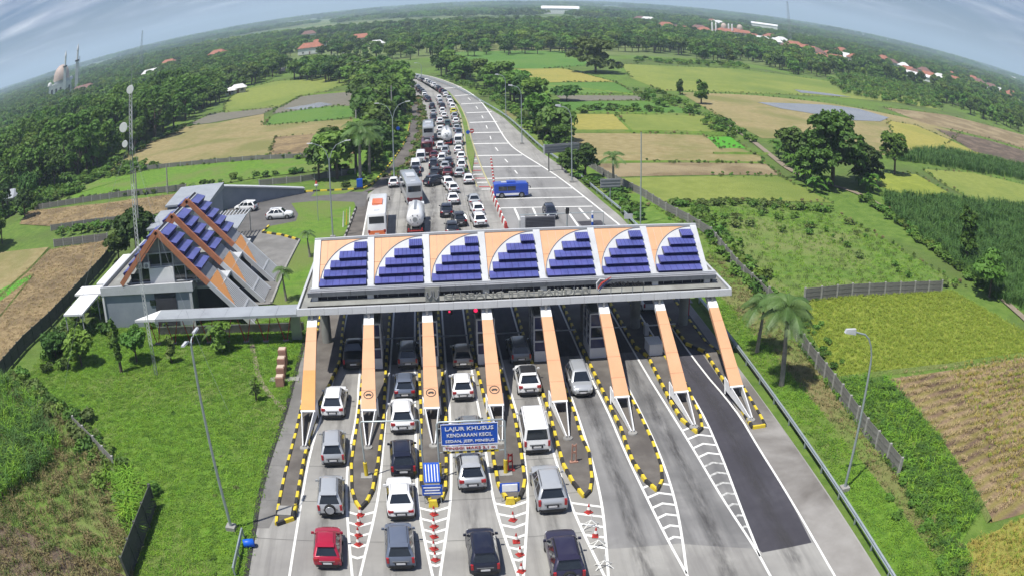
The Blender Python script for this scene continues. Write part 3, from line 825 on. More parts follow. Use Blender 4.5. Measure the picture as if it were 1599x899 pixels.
# grey lanes on the right half and the resurfaced strip
L5 = [(10.75,62.41),(10.63,54.55),(10.3,48.92),(9.95,45.63),(9.17,39.83),(8.66,35.82)]
L7 = [(23.65,59.82),(23.39,53.34),(23.36,47.52),(23.13,34.99),(23.21,30.15)]
x4 = -10.42 + 4.94 * 4
strip_mb = MB(); strip(strip_mb, [(x4 + 1, 96), (x4 + 1, 66)] + L5, [(24.1, 96), (24.1, 66)] + L7, .004)
structure(strip_mb.build('worn_lanes', ['concrete_grey']))
sh = MB(); strip(sh, [(24.1, 96), (24.1, 66)] + L7, [(26.6, 96), (26.5, 66), (26.3, 40), (26.2, 25)], .004)
structure(sh.build('shoulder', ['shoulder_pale']))
sh = MB(); strip(sh, [(-13.6, 92), (-12.81,79.58), (-12.76,64.4), (-13.16,55.04), (-13.23,49.62), (-13.05,46.23)], [(-11.6, 92), (-11.6, 75), (-11.42,62.05), (-11.81,53.27), (-11.67,48.36), (-12.01,46.33)], .004)
structure(sh.build('shoulder', ['paving']))
LD = [(19.4 + .9, 92), (19.8, 66)] + [(20.74,60.5),(20.18,53.04),(19.34,44.65),(19.04,39.53)]
RD = [(24.1, 92), (24.1, 66)] + [(23.65,59.82),(23.39,53.34),(23.36,47.52),(22.92,39.3)]
mb = MB(); strip(mb, LD, RD, .008)
structure(mb.build('asphalt_lane', ['asphalt_dark']))
# opposite carriageway and its plaza
ML = [(10.22,139.17),(9.73,154.66),(9.56,173.85),(9.62,195.64),(10.05,218.96),(9.7,248.99),(7.85,287.42),(3.33,318.13),(-3.94,351.97)]
WR = [(25.84,116.48),(22.6,146.13),(20.86,157.46),(18.24,172.17),(16.72,185.01),(16.67,229.16),(15.8,269.5),(10.82,312.02),(2.95,350.45),(-13.05,395.11)]
mb = MB(); strip(mb, [(10.5, 112), (10.36,118.52), (10.02,130.51)] + ML, [(25.5, 112)] + WR, .006)
structure(mb.build('opposite_carriageway', ['concrete_pale_grey']))
# ramp road on the left and the service road, parking
RL = smooth_line([(-11.59,142.66),(-9.8,145.05),(-8.69,153.55),(-6.84,169.3),(-4.71,190.77),(-4.19,236.38),(-4.82,297.92),(-7.19,334.66),(-15.07,372.76)])
RR = smooth_line([(-6.87,147.76),(-5.56,155.44),(-4.57,162.84),(-2.36,184.64),(-1.52,215.03),(-1.66,249.09),(-3.95,289.3),(-6.74,324.14),(-13.7,365.29)])
mb = MB(); strip(mb, RL, RR, .01)
structure(mb.build('ramp_road', ['asphalt_brown']))
sv = [(-34.07,133.13),(-34.22,140.04),(-32.14,145.84),(-28.19,148.37),(-23.74,146.85),(-18.62,146.67),(-11.59,144.09),(-10.04,143.67),(-9.95,133.78),(-11.3,132.86),(-11.91,136.84),(-17.77,139.34),(-22.69,139.01),(-20.36,131.16),(-20.16,126.85),(-24.18,124.92),(-24.59,121.46),(-21.23,119.3),(-18.07,115.98),(-18.27,104.16),(-18.09,90.82),(-22.3,90.47),(-29.51,111.02)]
zface('service_road', sv, .015, 'asphalt_grey')
zface('parking', [(-28.47,119.67),(-25.07,122.99),(-21.23,119.3),(-18.07,115.98),(-18.27,104.16),(-18.09,90.82),(-22.3,90.47),(-28.12,105.08)], .02, 'paving')
mb = MB(); strip(mb, [(-9.18,115.73),(-9.49,137.98)], [(-11.53,116.2),(-11.28,131.23),(-11.29,138.44)], .012)
structure(mb.build('shoulder', ['asphalt_brown']))

st_ = MB(); st_.sheet([(-12.2, 73.2), (25.6, 73.2), (25.9, 96.5), (-13.0, 96.5)], .006)  # asphalt-coloured sheet just inside the canopy's shadow, painting its shade darker
structure(st_.build('painted_canopy_shade', ['asphalt_dark']))
# concrete slab joints
mb = MB()
for y in np.arange(20, 66, 5.0):
    mb.sheet([(-16.0 + (y - 20) * .035, y), (9.0, y), (9.0, y + .05), (-16.0 + (y - 20) * .035, y + .05)], .012)
for y in np.arange(100, 165, 5.0):
    mb.sheet([(-9, y), (9.5, y), (9.5, y + .06), (-9, y + .06)], .012)
for x in (-4.6, -1.2, 2.2, 5.6):
    mb.sheet([(x, 98), (x + .06, 98), (x + .06, 165), (x, 165)], .0125)
structure(mb.build('pavement_joint', ['slab_joint']))

# ---------------------------------------------------------------- painted lines
def line_obj(pls, wd, z, m, name='lane_marking'):
    mb = MB()
    for pl in pls: ribbon(mb, pl, wd, z)
    return structure(mb.build(name, [m]))
XI = [-10.42 + 4.94 * i for i in range(8)]
ILL = [None,
 [(-6.58,64.22),(-6.93,56.81),(-6.87,52.47),(-6.64,48.52),(-6.03,41.1),(-5.86,38.97)],
 [(-1.92,63.91),(-1.87,56.6),(-1.89,51.04),(-1.69,47.49),(-1.13,41.12),(-0.93,39.02)],
 [(3.21,61.18),(3.2,55.72),(3.18,50.3),(3.37,47.11),(3.55,45.01),(3.91,40.72),(4.02,39.28)],
 [(8.17,62.79),(8.01,55.84),(8.14,49.51),(8.44,45.05),(8.94,39.88),(9,39.31)],
 [(13.21,62),(13.17,54.96),(13.36,48.28),(13.53,43.47),(13.86,38.62),(14.03,34.96)],
 [(18.11,61.07),(18.32,54.39),(18.45,47.17),(18.94,39.72),(18.94,36.38),(19.17,32.19)], None]
ILR = [[(-9.48,64.33),(-9.98,57.13),(-9.98,48.4),(-10.06,40.78),(-10.09,37.22)],
 [(-4.23,64.08),(-4.39,55.1),(-4.54,49.94),(-5.55,41.12),(-5.79,38.98)],
 [(0.89,63.66),(0.56,52.18),(0.1,47.39),(-0.69,41.11),(-0.89,39.02)],
 [(6.12,63.07),(5.98,56.71),(5.59,50.35),(5.12,46.89),(4.22,40.68),(4.02,39.28)],
 [(10.75,62.41),(10.63,54.55),(10.3,48.92),(9.95,45.63),(9.17,39.83),(9.07,39.3)],
 [(15.76,61.54),(15.65,53.55),(15.23,47.83),(14.58,43.18),(13.87,38.91)],
 [(20.74,60.5),(20.18,53.04),(19.34,44.65),(18.95,39.24)], None]
lines = []
for i in range(8):
    for s_, A in ((-1, ILL[i]), (1, ILR[i])):
        if A: lines.append(smooth_line([(XI[i] + s_ * 1.38, 95), (XI[i] + s_ * 1.38, 70)] + A, 2))
lines.append(smooth_line([(XI[7] - 1.2, 95), (XI[7] - 1.3, 70)] + [(23.65,59.82),(23.39,53.34),(23.36,47.52),(23.13,34.99),(23.21,30.15)], 2))
line_obj(lines, .17, .016, 'white_paint')
# tyre and oil bands down the middle of each lane
def band(pl, w_, z, gain=1.0):
    me = bpy.data.meshes.new('tyre_band'); cols = [(-w_ / 2, 0), (-w_ * .22, .8), (0, 1), (w_ * .22, .8), (w_ / 2, 0)]
    L_ = [offset_line(pl, -d) for d, _ in cols]; n = len(pl); vs = []; fd = []
    for i in range(n):
        for q, (d, f) in enumerate(cols): vs.append((L_[q][i][0], L_[q][i][1], z)); fd.append(f * gain * (0 if i in (0, n - 1) else 1))
    me.from_pydata(vs, [], [(i * 5 + q, i * 5 + q + 1, (i + 1) * 5 + q + 1, (i + 1) * 5 + q) for i in range(n - 1) for q in range(4)])
    a = me.attributes.new('fade', 'FLOAT', 'POINT'); a.data.foreach_set('value', fd); me.materials.append(MATS['tyre_band'])
    o = bpy.data.objects.new('tyre_band', me); col.objects.link(o); structure(o)
for i in range(7):
    pl = []
    for y in np.arange(96, 34, -2.0):
        xl = XI[i] + 1.38 if (y > 66 or ILR[i] is None) else interp_y(ILR[i], y)
        xr = XI[i + 1] - 1.38 if (y > 66 or ILL[i + 1] is None) else interp_y(ILL[i + 1], y)
        if i == 6 and y <= 66: xr = interp_y(L7, y)
        pl.append(((xl + xr) / 2, float(y)))
    band(pl, 1.5 if i > 3 else 1.2, .0135, .75 if i > 3 else .5)
for x0_, g_ in ((-6.5, .6), (-3, .5), (.5, .7), (4, .6), (7.3, .6), (14, .4), (18, .35)):
    band([(x0_ + math.sin(y * .05) * .4, float(y)) for y in np.arange(98, 165, 4)], 1.6, .0135, g_)
mb = MB(); mb.sheet([(8.7,42.89),(14.17,42.36),(19.05,40.16),(19.21,39.62),(23.06,39.41),(23.14,35.72),(23,30.27),(8.49,35.86)], .0085)
structure(mb.build('pale_slab', ['concrete']))
# chevrons
mb = MB(); mw = MB()
for i, y0, style, n in ((1, 48.6, 'v', 5), (2, 49.0, 'v', 6), (3, 49.2, 'v', 6), (4, 48.6, 's', 5), (5, 49.6, 'a', 6), (6, 57.3, 'a', 11)):
    for k in range(n):
        y = y0 - k * (1.35 if i < 6 else 1.45)
        xl, xr = interp_y(ILL[i], y) + .05, interp_y(ILR[i], y) - .05
        if xr - xl < .35: continue
        xm = (xl + xr) / 2
        t = .26; w_ = (xr - xl)
        tgt = mb if not (i == 6 and k > 3) else mw
        if style == 'v': dd = -.26 * w_
        elif style == 'a': dd = .26 * w_
        if style == 's':
            tgt.vf([(xl, y, .014), (xr, y - .45 * w_, .014), (xr, y - .45 * w_ + t, .014), (xl, y + t, .014)], [(0, 1, 2, 3)])
        else:
            tgt.vf([(xl, y, .014), (xm, y + dd, .014), (xr, y, .014), (xr, y + t, .014), (xm, y + dd + t, .014), (xl, y + t, .014)], [(0, 1, 4, 5), (1, 2, 3, 4)])
structure(mb.build('chevron_marking', ['white_paint']))
structure(mw.build('chevron_marking', ['worn_paint']))
# rumble lines across the opposite carriageway
mb = MB(); md = MB()
RUM = [(6.09,301.97),(12.17,304.54),(8.9,277.41),(14.89,279.44),(10,255.43),(16.57,255.97),(10.58,235.13),(17.25,235.49),(10.49,216.79),(17.22,217.1),(10.15,200.35),(17.07,199.69),(9.56,185.32),(16.9,184.57),(9.41,171.41),(18.26,170.41),(8.75,160.15),(20.36,158.74),(8.32,149.7),(21.72,148.61),(8.53,141.36),(23.1,140.11),(10.52,134.25),(24.07,133.61),(10.51,128.34),(24.05,127.55)]
for k in range(0, len(RUM), 2):
    ribbon(mb, [RUM[k], RUM[k + 1]], max(.42, 1.35 - k * .045), .016)
structure(mb.build('rumble_line', ['white_paint']))
for k in range(2, len(RUM) - 8, 2):
    a, b = np.array(RUM[k]), np.array(RUM[k + 1]); c, d_ = np.array(RUM[k + 2]), np.array(RUM[k + 3])
    p = a * .45 + b * .55; q = c * .45 + d_ * .55
    ribbon(md, [p * .65 + q * .35, p * .35 + q * .65], .22, .016)
structure(md.build('centre_dash', ['white_paint']))
line_obj([smooth_line(WR, 2)], .28, .018, 'white_paint')
line_obj([smooth_line([(10.3,142.96)] + ML, 2)], .22, .018, 'line_yellow')
MLL = [(7.93,143.4),(7.5,155.11),(7.5,174.33),(8.22,196),(8.73,231.43),(8.29,260.35),(6.01,298.55),(0.36,332.47),(-6.7,363.02)]
line_obj([smooth_line(MLL, 2)], .2, .018, 'line_yellow')
line_obj([smooth_line(HL[1:], 2)], .18, .018, 'line_yellow')
line_obj([[(-9.48,137.75),(-9.18,115.73)]], .2, .02, 'white_paint')
line_obj([[(12.48,127.71),(12.52,120.62)], [(15.16,127.7),(15.07,120.96)], [(19.92,127.05),(20.05,116.15)], [(21.89,126.81),(22.18,120.02)]], .3, .02, 'white_paint')
mb = MB(); ribbon(mb, [(20.42,117.79),(23.81,118.08)], 2.6, .018); structure(mb.build('asphalt_patch', ['asphalt_dark']))
# red and white hatch at the end of the median
mb = MB()
for k in range(9):
    y = 143 + k * 3.4
    xl, xr = interp_y(MLL, y) + .3, interp_y([(10.3,142.96)] + ML, y) - .3
    mb.vf([(xl, y, .02), (xr, y - .2, .02), (xr, y + .35, .02), (xl, y + .6, .02)], [(0, 1, 2, 3)], k % 2)
structure(mb.build('hatch_marking', ['red_paint', 'white_paint']))

# ---------------------------------------------------------------- toll islands with yellow/black kerb stones
kmy = MB().hexa([(-.5, -.13, 0), (.5, -.13, 0), (.5, .13, 0), (-.5, .13, 0), (-.5, -.10, .26), (.5, -.10, .26), (.5, .10, .26), (-.5, .10, .26)]).mesh('kerb_stone', ['yellow_paint'])
kmb = kmy.copy(); kmb.materials.clear(); kmb.materials.append(M('black_paint'))
ISL = [
 ([(-11.4,59.84),(-11.56,53.75),(-11.57,49.23),(-11.49,46.71)], [(-10.32,47.54),(-10.31,51.05),(-10.3,55.73),(-10.17,61.48)]),
 ([(-6.48,62.27),(-6.62,55.15),(-6.4,51.41),(-6.07,49.86),(-5.72,48.94)], [(-5.31,49.86),(-4.95,51.4),(-4.65,55.11),(-4.41,62.16)]),
 ([(-1.42,61.95),(-1.52,57.66),(-1.56,52.32),(-1.32,50.84),(-0.76,49.3)], [(-0.22,50.09),(0.09,51.43),(0.27,54.83),(0.52,63.01)]),
 ([(3.84,62.55),(3.66,55.67),(3.69,51.79),(3.88,50.48),(4.27,49.18)], [(4.92,49.68),(5.3,50.82),(5.53,51.97),(5.69,55.68),(5.82,62.09)]),
 ([(8.58,62.05),(8.48,56.36),(8.46,53.82),(8.76,51.18),(9.21,49.2)], [(9.7,49.88),(10.1,51.44),(10.54,55.14),(10.37,57.78),(10.51,61.76)]),
 ([(13.51,61.6),(13.6,58.7),(13.47,55.7),(13.41,53.45),(13.73,50.49),(14.23,49.04)], [(14.86,50.23),(15.27,52.28),(15.49,55.9),(15.53,60.55)]),
 ([(18.84,71.63),(18.67,66.62),(18.56,62.41),(18.62,59.12),(19.28,56.64)], [(19.84,57.27),(20.29,59.43),(20.41,62.02),(20.7,64.47)]),
 ([(24.39,71.9),(24.27,67.01),(24.1,61.18),(23.98,57.83),(23.93,56.34)], [(25.08,56.37),(25.23,58.21),(25.4,61.56),(25.64,65.81),(25.62,71.66)]),
]
islab = ['narrow kerbed toll island beside the left grass, with a square end', 'kerbed toll island between the first and second lane from the left',
         'kerbed toll island left of the big blue overhead sign', 'kerbed toll island under the right post of the big blue sign',
         'kerbed toll island right of the white van', 'kerbed toll island right of the silver car facing the camera',
         'kerbed toll island left of the dark asphalt lane', 'short kerbed toll island at the right edge by the guardrail']
ISLAND_POLY = []
for i, (Lp, Rp) in enumerate(ISL):
    x = XI[i]
    outl = [(x - 1.0, 97), (x - 1.0, 84), (x - 1.0, 74)] + Lp + Rp + [(x + 1.0, 74), (x + 1.0, 84), (x + 1.0, 97)]
    if i == 0: outl = [(x - 1.5, 97), (x - 1.4, 84), (x - 1.0, 70)] + Lp + Rp + [(x + 1.6, 74), (x + 1.2, 84), (x + 1.0, 97)]
    cen = (x, 70, 0)
    r = root('toll_island', cen, islab[i], 'traffic island', 'kerbed toll islands')
    ISLAND_POLY.append(outl)
    MB(cen).prism(outl, 0, .17).build('paving', ['asphalt_brown'], r)
    rs = resample(outl + [outl[0]], .85)
    for k, (a, b) in enumerate(zip(rs[:-1], rs[1:])):
        c = (a + b) / 2; ln = float(np.linalg.norm(b - a))
        o = bpy.data.objects.new('kerb_stone', kmy if k % 2 else kmb); col.objects.link(o)
        o.parent = r; o.location = (c[0] - cen[0], c[1] - cen[1], rng.uniform(-.01, .01))
        o.rotation_euler = (0, 0, math.atan2(b[1] - a[1], b[0] - a[0])); o.scale = (ln * .97, 1, 1)

# kerbs along the lawns and the ramp (yellow and black stones)
def kerb_run(pl, label, step=1.0, cols=(kmy, kmb)):
    rs = resample(pl, step); c0 = rs[0]
    r = root('kerb', (c0[0], c0[1], 0), label, 'kerb')
    for k, (a, b) in enumerate(zip(rs[:-1], rs[1:])):
        c = (a + b) / 2; ln = float(np.linalg.norm(b - a))
        o = bpy.data.objects.new('kerb_stone', cols[k % 2]); col.objects.link(o)
        o.parent = r; o.location = (c[0] - c0[0], c[1] - c0[1], 0)
        o.rotation_euler = (0, 0, math.atan2(b[1] - a[1], b[0] - a[0])); o.scale = (ln * .97, 1.2, 1)
kerb_run([(-24.18,124.92),(-24.59,121.46),(-21.23,119.3),(-18.07,115.98)], 'yellow and black kerb at the tip of the lawn by the parked white car')
kerb_run(smooth_line([(-23.82,147.37),(-18.62,146.67),(-13.5,146.1),(-10.22,146.66),(-8.75,154.67),(-6.86,169.98),(-4.79,191.22),(-4.17,223.98),(-4.65,266.11)],1), 'long yellow and black kerb along the outer side of the ramp road', 1.3)
kmw = kmy.copy(); kmw.materials.clear(); kmw.materials.append(M('concrete'))
kerb_run([(-18.07,115.98),(-18.27,104.16),(-18.09,90.82)], 'pale concrete kerb between the parking paving and the lawn with two small palms', 1.5, (kmw, kmw))
kerb_run([(-11.3,132.86),(-11.5,121.54),(-11.68,115.91)], 'dark kerb along the lawn edge left of the white and orange coach', 1.2, (kmb, kmw))
# median planted strips
def planter(poly, label):
    cen = (poly[0][0], poly[0][1], 0)
    o = MB(cen).prism(poly, 0, .2).build('planted_strip', ['scrub_ground']); o['label'] = label; o['category'] = 'median strip'
MEDP = [p for p in MLL[1:]] + [p for p in ML[2:]][::-1]
planter([(a + .25, b) for a, b in MLL[1:]] + [(a - .25, b) for a, b in ML[2:]][::-1], 'narrow planted median between the traffic queue and the empty carriageway')
planter([(-6.83,146.74),(-5.56,155.44),(-4.57,162.84),(-2.36,184.64),(-1.52,215.03),(-1.66,249.09),(-3.67,283.35)] + [(a - .3, b) for a, b in HL[1:6]][::-1], 'planted strip between the ramp road and the traffic queue')
# drain along the left road edge
mb = MB(); ribbon(mb, [(-19.2, 5)] + [(-13.01,40.39),(-13.07,46.22),(-13.23,49.62),(-13.18,55.04),(-12.79,64.4),(-12.85,79.91)], .35, .045)
structure(mb.build('road_drain', ['black_paint']))

# ================================================================ TOLL GATE CANOPY
gc = (7, 77.5, 0)
gate = root('toll_gate', gc, 'wide toll gate canopy with orange and white sloped roof carrying stepped blue panels', 'toll gate')
def part(name, mb, mats, parent=gate, smooth=None, **k):
    return mb.build(name, mats, parent, smooth, **k)
def LM(): return MB(gc)
X0, X1 = -11.7, 26.0
mb = LM(); mb.bb(X0 + .3, X1 - .3, 70.3, 85, 6.25, 6.62); part('canopy_slab', mb, ['slab_grey'])
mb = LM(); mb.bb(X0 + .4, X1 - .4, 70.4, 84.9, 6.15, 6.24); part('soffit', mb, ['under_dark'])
fm = MB().hexa([(-.6, -.18, 0), (.6, -.18, 0), (.6, .14, 0), (-.6, .14, 0), (-.6, -.1, .56), (.6, -.1, .56), (.6, .14, .56), (-.6, .14, .56)]).mesh('fascia_panel', ['white_panel'])
nf = 31
for k in range(nf):
    o = bpy.data.objects.new('fascia_panel', fm); col.objects.link(o); o.parent = gate
    wd = (X1 - X0) / nf
    o.location = (X0 + wd * (k + .5) - gc[0], 70.1 - gc[1], 6.16 + rng.uniform(-.008, .008)); o.scale = (wd / 1.2 * .985, 1, 1)
for xs, sg in ((X0, 1), (X1, -1)):
    for k in range(12):
        o = bpy.data.objects.new('fascia_panel', fm); col.objects.link(o); o.parent = gate
        o.location = (xs + .02 * sg - gc[0], 70.85 + k * 1.2 - gc[1], 6.16); o.rotation_euler = (0, 0, -math.pi / 2 * sg); o.scale = (.985, .9, 1)
mb = LM(); mb.bb(X0 + .9, X1 - .9, 70.55, 70.68, 6.62, 6.72); part('groove', mb, ['black_paint'])
mb = LM(); mb.bb(-10.2, 24.9, 72.5, 82.5, 6.62, 7.05); part('clerestory', mb, ['dark_louvre'])
mb = LM()
for k in range(40): mb.bb(-10.1 + k * .89, -10.1 + k * .89 + .05, 72.44, 72.5, 6.63, 7.05)
part('clerestory_fins', mb, ['gutter_grey'])
for k in range(8):
    mb = LM(); xx = -10.3 + 4.94 * k; mb.bb(xx - .28, xx + .28, 72.2, 72.75, 6.625, 7.1); part('clerestory_post', mb, ['white_panel'])
for k in range(28):
    wd = 36.0 / 28; x = -10.9 + wd * k
    mb = LM(); mb.hexa([(x, 72.0, 7.05), (x + wd - .025, 72.0, 7.05), (x + wd - .025, 73.0, 7.05), (x, 73.0, 7.05),
                        (x, 71.9, 7.48), (x + wd - .025, 71.9, 7.48), (x + wd - .025, 73.0, 7.42), (x, 73.0, 7.42)])
    part('gutter_panel', mb, ['gutter_grey'])
mb = LM(); mb.bb(-10.7, 25.2, 72.25, 72.33, 7.49, 7.56); mb.bb(-10.7, 25.2, 72.55, 72.9, 7.49, 7.60); part('gutter_lip', mb, ['white_panel'])
SD = Vector((0, 4.6, 3.2)).normalized(); SN = Vector((0, -3.2, 4.6)).normalized(); SL = 5.604
def RP(x, s, h=0.0):
    p = Vector((x, 72.9, 7.30)) + SD * SL * s + SN * h
    return (p.x, p.y, p.z)
def RPb(x, s, h=0.0):
    p = RP(x, s, h); return (p[0], 155.0 - p[1], p[2])
for k in range(7):
    a, b = -10.3 + 4.94 * k, -10.3 + 4.94 * (k + 1)
    mb = LM(); mb.slab(RP(a, 0, 0), RP(b - .01, 0, 0), RP(b - .01, 1, 0), RP(a, 1, 0), .12); part('roof_panel', mb, ['white_panel'])
    mb = LM(); mb.slab(RPb(b, 0, 0), RPb(a, 0, 0), RPb(a, 1, 0), RPb(b, 1, 0), .12); part('rear_roof_panel', mb, ['orange_panel'])
    u = lambda q: a + .28 + (b - a - .56) * q
    sc_ = lambda q: max(0.0, math.sin(math.acos(1 - min(1, max(0, q))))) * .97
    cuts = [0, .16, .33, .52, .75, 1.0]
    for j in range(5):
        n = 6; q0, q1 = cuts[j], cuts[j + 1] - .004
        low = [(u(q0 + (q1 - q0) * t / n), sc_(q0 + (q1 - q0) * t / n) + .02) for t in range(n + 1)]
        for (r0, r1) in ((0, .5), (.505, 1.0)):
            pl = [(x, max(s, r0)) for x, s in low if True]
            if min(p[1] for p in pl) >= r1 - .01: continue
            pl = [(x, min(s, r1)) for x, s in pl]
            vs = [RP(x, s, .035) for x, s in pl] + [RP(x, r1, .035) for x, s in pl]
            m_ = len(pl); lm = LM(); lm.vf(vs, [(i, i + 1, m_ + i + 1, m_ + i) for i in range(m_ - 1)])
            vs2 = [RP(x, s, .035) for x, s in pl] + [RP(x, s, -.01) for x, s in pl]
            lm.vf(vs2, [(i + 1, i, m_ + i, m_ + i + 1) for i in range(m_ - 1)])
            part('orange_panel', lm, ['orange_panel'])
    mb = LM(); mb.tube([RP(u(t / 16), sc_(t / 16) + .015, .04) for t in range(17)], .03, 5); part('curved_trim', mb, ['gutter_grey'])
    for j, (u0, s0) in enumerate(((.03, .02), (.11, .195), (.24, .37), (.42, .545), (.72, .72))):
        mb = LM(); x0_, x1_ = u(u0), u(.985)
        t0, t1 = s0, s0 + .185
        mb.vf([RP(x0_, t0, .04), RP(x1_, t0, .04), RP(x1_, t0 - .01, .60), RP(x0_, t0 - .01, .60), RP(x0_, t1, .18), RP(x1_, t1, .18), RP(x0_, t1, .03), RP(x1_, t1, .03)],
              [(0, 1, 2, 3), (0, 3, 4, 6), (1, 7, 5, 2), (4, 5, 7, 6)], 1)
        mb.vf([RP(x0_, t0 - .01, .60), RP(x1_, t0 - .01, .60), RP(x1_, t1, .18), RP(x0_, t1, .18)], [(0, 1, 2, 3)], 0)
        nn = 7
        for q in range(1, nn):
            xx = x0_ + (x1_ - x0_) * q / nn
            mb.vf([RP(xx, t0 - .01, .612), RP(xx + .03, t0 - .01, .612), RP(xx + .03, t1, .192), RP(xx, t1, .192)], [(0, 1, 2, 3)], 1)
        part('blue_panel', mb, ['blue_panel', 'blue_front'])
for k in range(8):
    x = -10.3 + 4.94 * k; hw = .30
    for f in (RP,):
        mb = LM(); mb.slab(f(x - hw, -.02, .16), f(x + hw, -.02, .16), f(x + hw, 1.01, .16), f(x - hw, 1.01, .16), .30); part('rib', mb, ['white_panel'])
    mb = LM(); mb.slab(RPb(x + hw, -.02, .16), RPb(x - hw, -.02, .16), RPb(x - hw, 1.0, .16), RPb(x + hw, 1.0, .16), .30); part('rib', mb, ['white_panel'])
mb = LM(); mb.bb(-10.6, 24.6, 77.38, 77.62, 10.52, 10.72); part('ridge_cap', mb, ['white_panel'])
for xe in (-10.35, 24.33):
    mb = LM(); mb.vf([(xe, 73.1, 7.2), (xe, 81.9, 7.2), (xe, 77.5, 10.4)], [(0, 1, 2), (2, 1, 0)]); part('gable_end', mb, ['white_panel'])
# lettering on the front edge
def put_text(s, x0, x1, y, z, hgt, m_, parent, org=(0, 0, 0), depth=.06, name='lettering', rx=math.pi / 2, rz=0, sx=1.0):
    me = text_mesh(s, 1.0, m_, depth)
    xs = [v.co.x for v in me.vertices]; ys = [v.co.y for v in me.vertices]
    w0 = max(xs) - min(xs); h0 = max(ys) - min(ys)
    o = bpy.data.objects.new(name, me); col.objects.link(o); o.parent = parent
    o.rotation_euler = (rx, 0, rz)
    o.scale = ((x1 - x0) / w0, hgt / h0, 1)
    o.location = ((x0 + x1) / 2 - org[0] - (max(xs) + min(xs)) / 2 * (x1 - x0) / w0, y - org[1], z - org[2])
    return o
tA = (0.93,70.5,6.37); tB = (13.16,70.5,6.33)
put_text('GERBANG TOL BANDAR', tA[0], tB[0], 70.45, 7.05, .52, 'slab_grey', gate, gc, .07)
mb = LM(); mb.bb(tA[0], tB[0], 70.72, 70.78, 6.95, 7.0)
for k in range(19):
    x = tA[0] + (tB[0] - tA[0]) * k / 18; mb.bb(x, x + .04, 70.5, 70.75, 6.62, 7.3)
part('letter_frame', mb, ['steel'])
lA = (-0.63,70.5,6.22); lB = (0.55,70.5,6.28)
mb = LM(); mb.bb(lA[0], lB[0], 70.52, 70.6, 6.66, 7.95); part('logo_plate', mb, ['slab_grey'])
mb = LM(); xm = (lA[0] + lB[0]) / 2
mb.tube([(xm - .42, 70.48, 7.6), (xm - .5, 70.48, 7.3), (xm - .3, 70.48, 7.0), (xm - .08, 70.48, 7.3), (xm - .08, 70.48, 7.7)], .05, 6)
mb.tube([(xm + .1, 70.48, 7.7), (xm + .1, 70.48, 7.15), (xm + .3, 70.48, 6.9), (xm + .5, 70.48, 7.15), (xm + .5, 70.48, 7.7)], .05, 6)
part('logo', mb, ['gutter_grey'])
sA = (13.65,70.5,6.31); sB = (14.64,70.5,7.06); sC = (17.58,70.5,6.57)
mb = LM()
mb.tube([(sA[0] + .75, 70.4, 8.0), (sA[0] + .35, 70.4, 8.05), (sA[0] + .05, 70.4, 7.7), (sA[0] + .1, 70.4, 7.2), (sA[0] + .4, 70.4, 6.9)], .07, 6, 0)
mb.tube([(sA[0] + .15, 70.38, 7.2), (sA[0] + .5, 70.38, 7.7), (sA[0] + 1.3, 70.38, 8.2)], [.04, .09, .03], 6, 1)
mb.tube([(sA[0] + .28, 70.38, 7.05), (sA[0] + .62, 70.38, 7.5), (sA[0] + 1.35, 70.38, 8.0)], [.04, .08, .03], 6, 2)
part('logo', mb, ['white_panel', 'red_paint', 'blue_front'])
put_text('ASTRA Infra', sA[0] + 1.2, sA[0] + 4.2, 70.45, 7.45, .45, 'trim_black', gate, gc, .05)
mb = LM()
for k in range(4): mb.bb(sA[0] + 1.3 + k * .95, sA[0] + 1.36 + k * .95, 70.5, 70.56, 6.62, 7.6)
part('letter_frame', mb, ['steel'])
# columns and beams under the canopy
for i in range(8):
    mb = LM(); mb.tube([(XI[i], 78.8, .1), (XI[i], 78.8, 6.15)], .48, 18); part('column', mb, ['slab_grey'], smooth=60)
    mb = LM(); mb.bb(XI[i] - .15, XI[i] + .15, 70.6, 84.5, 5.85, 6.14); part('beam', mb, ['gutter_grey'])
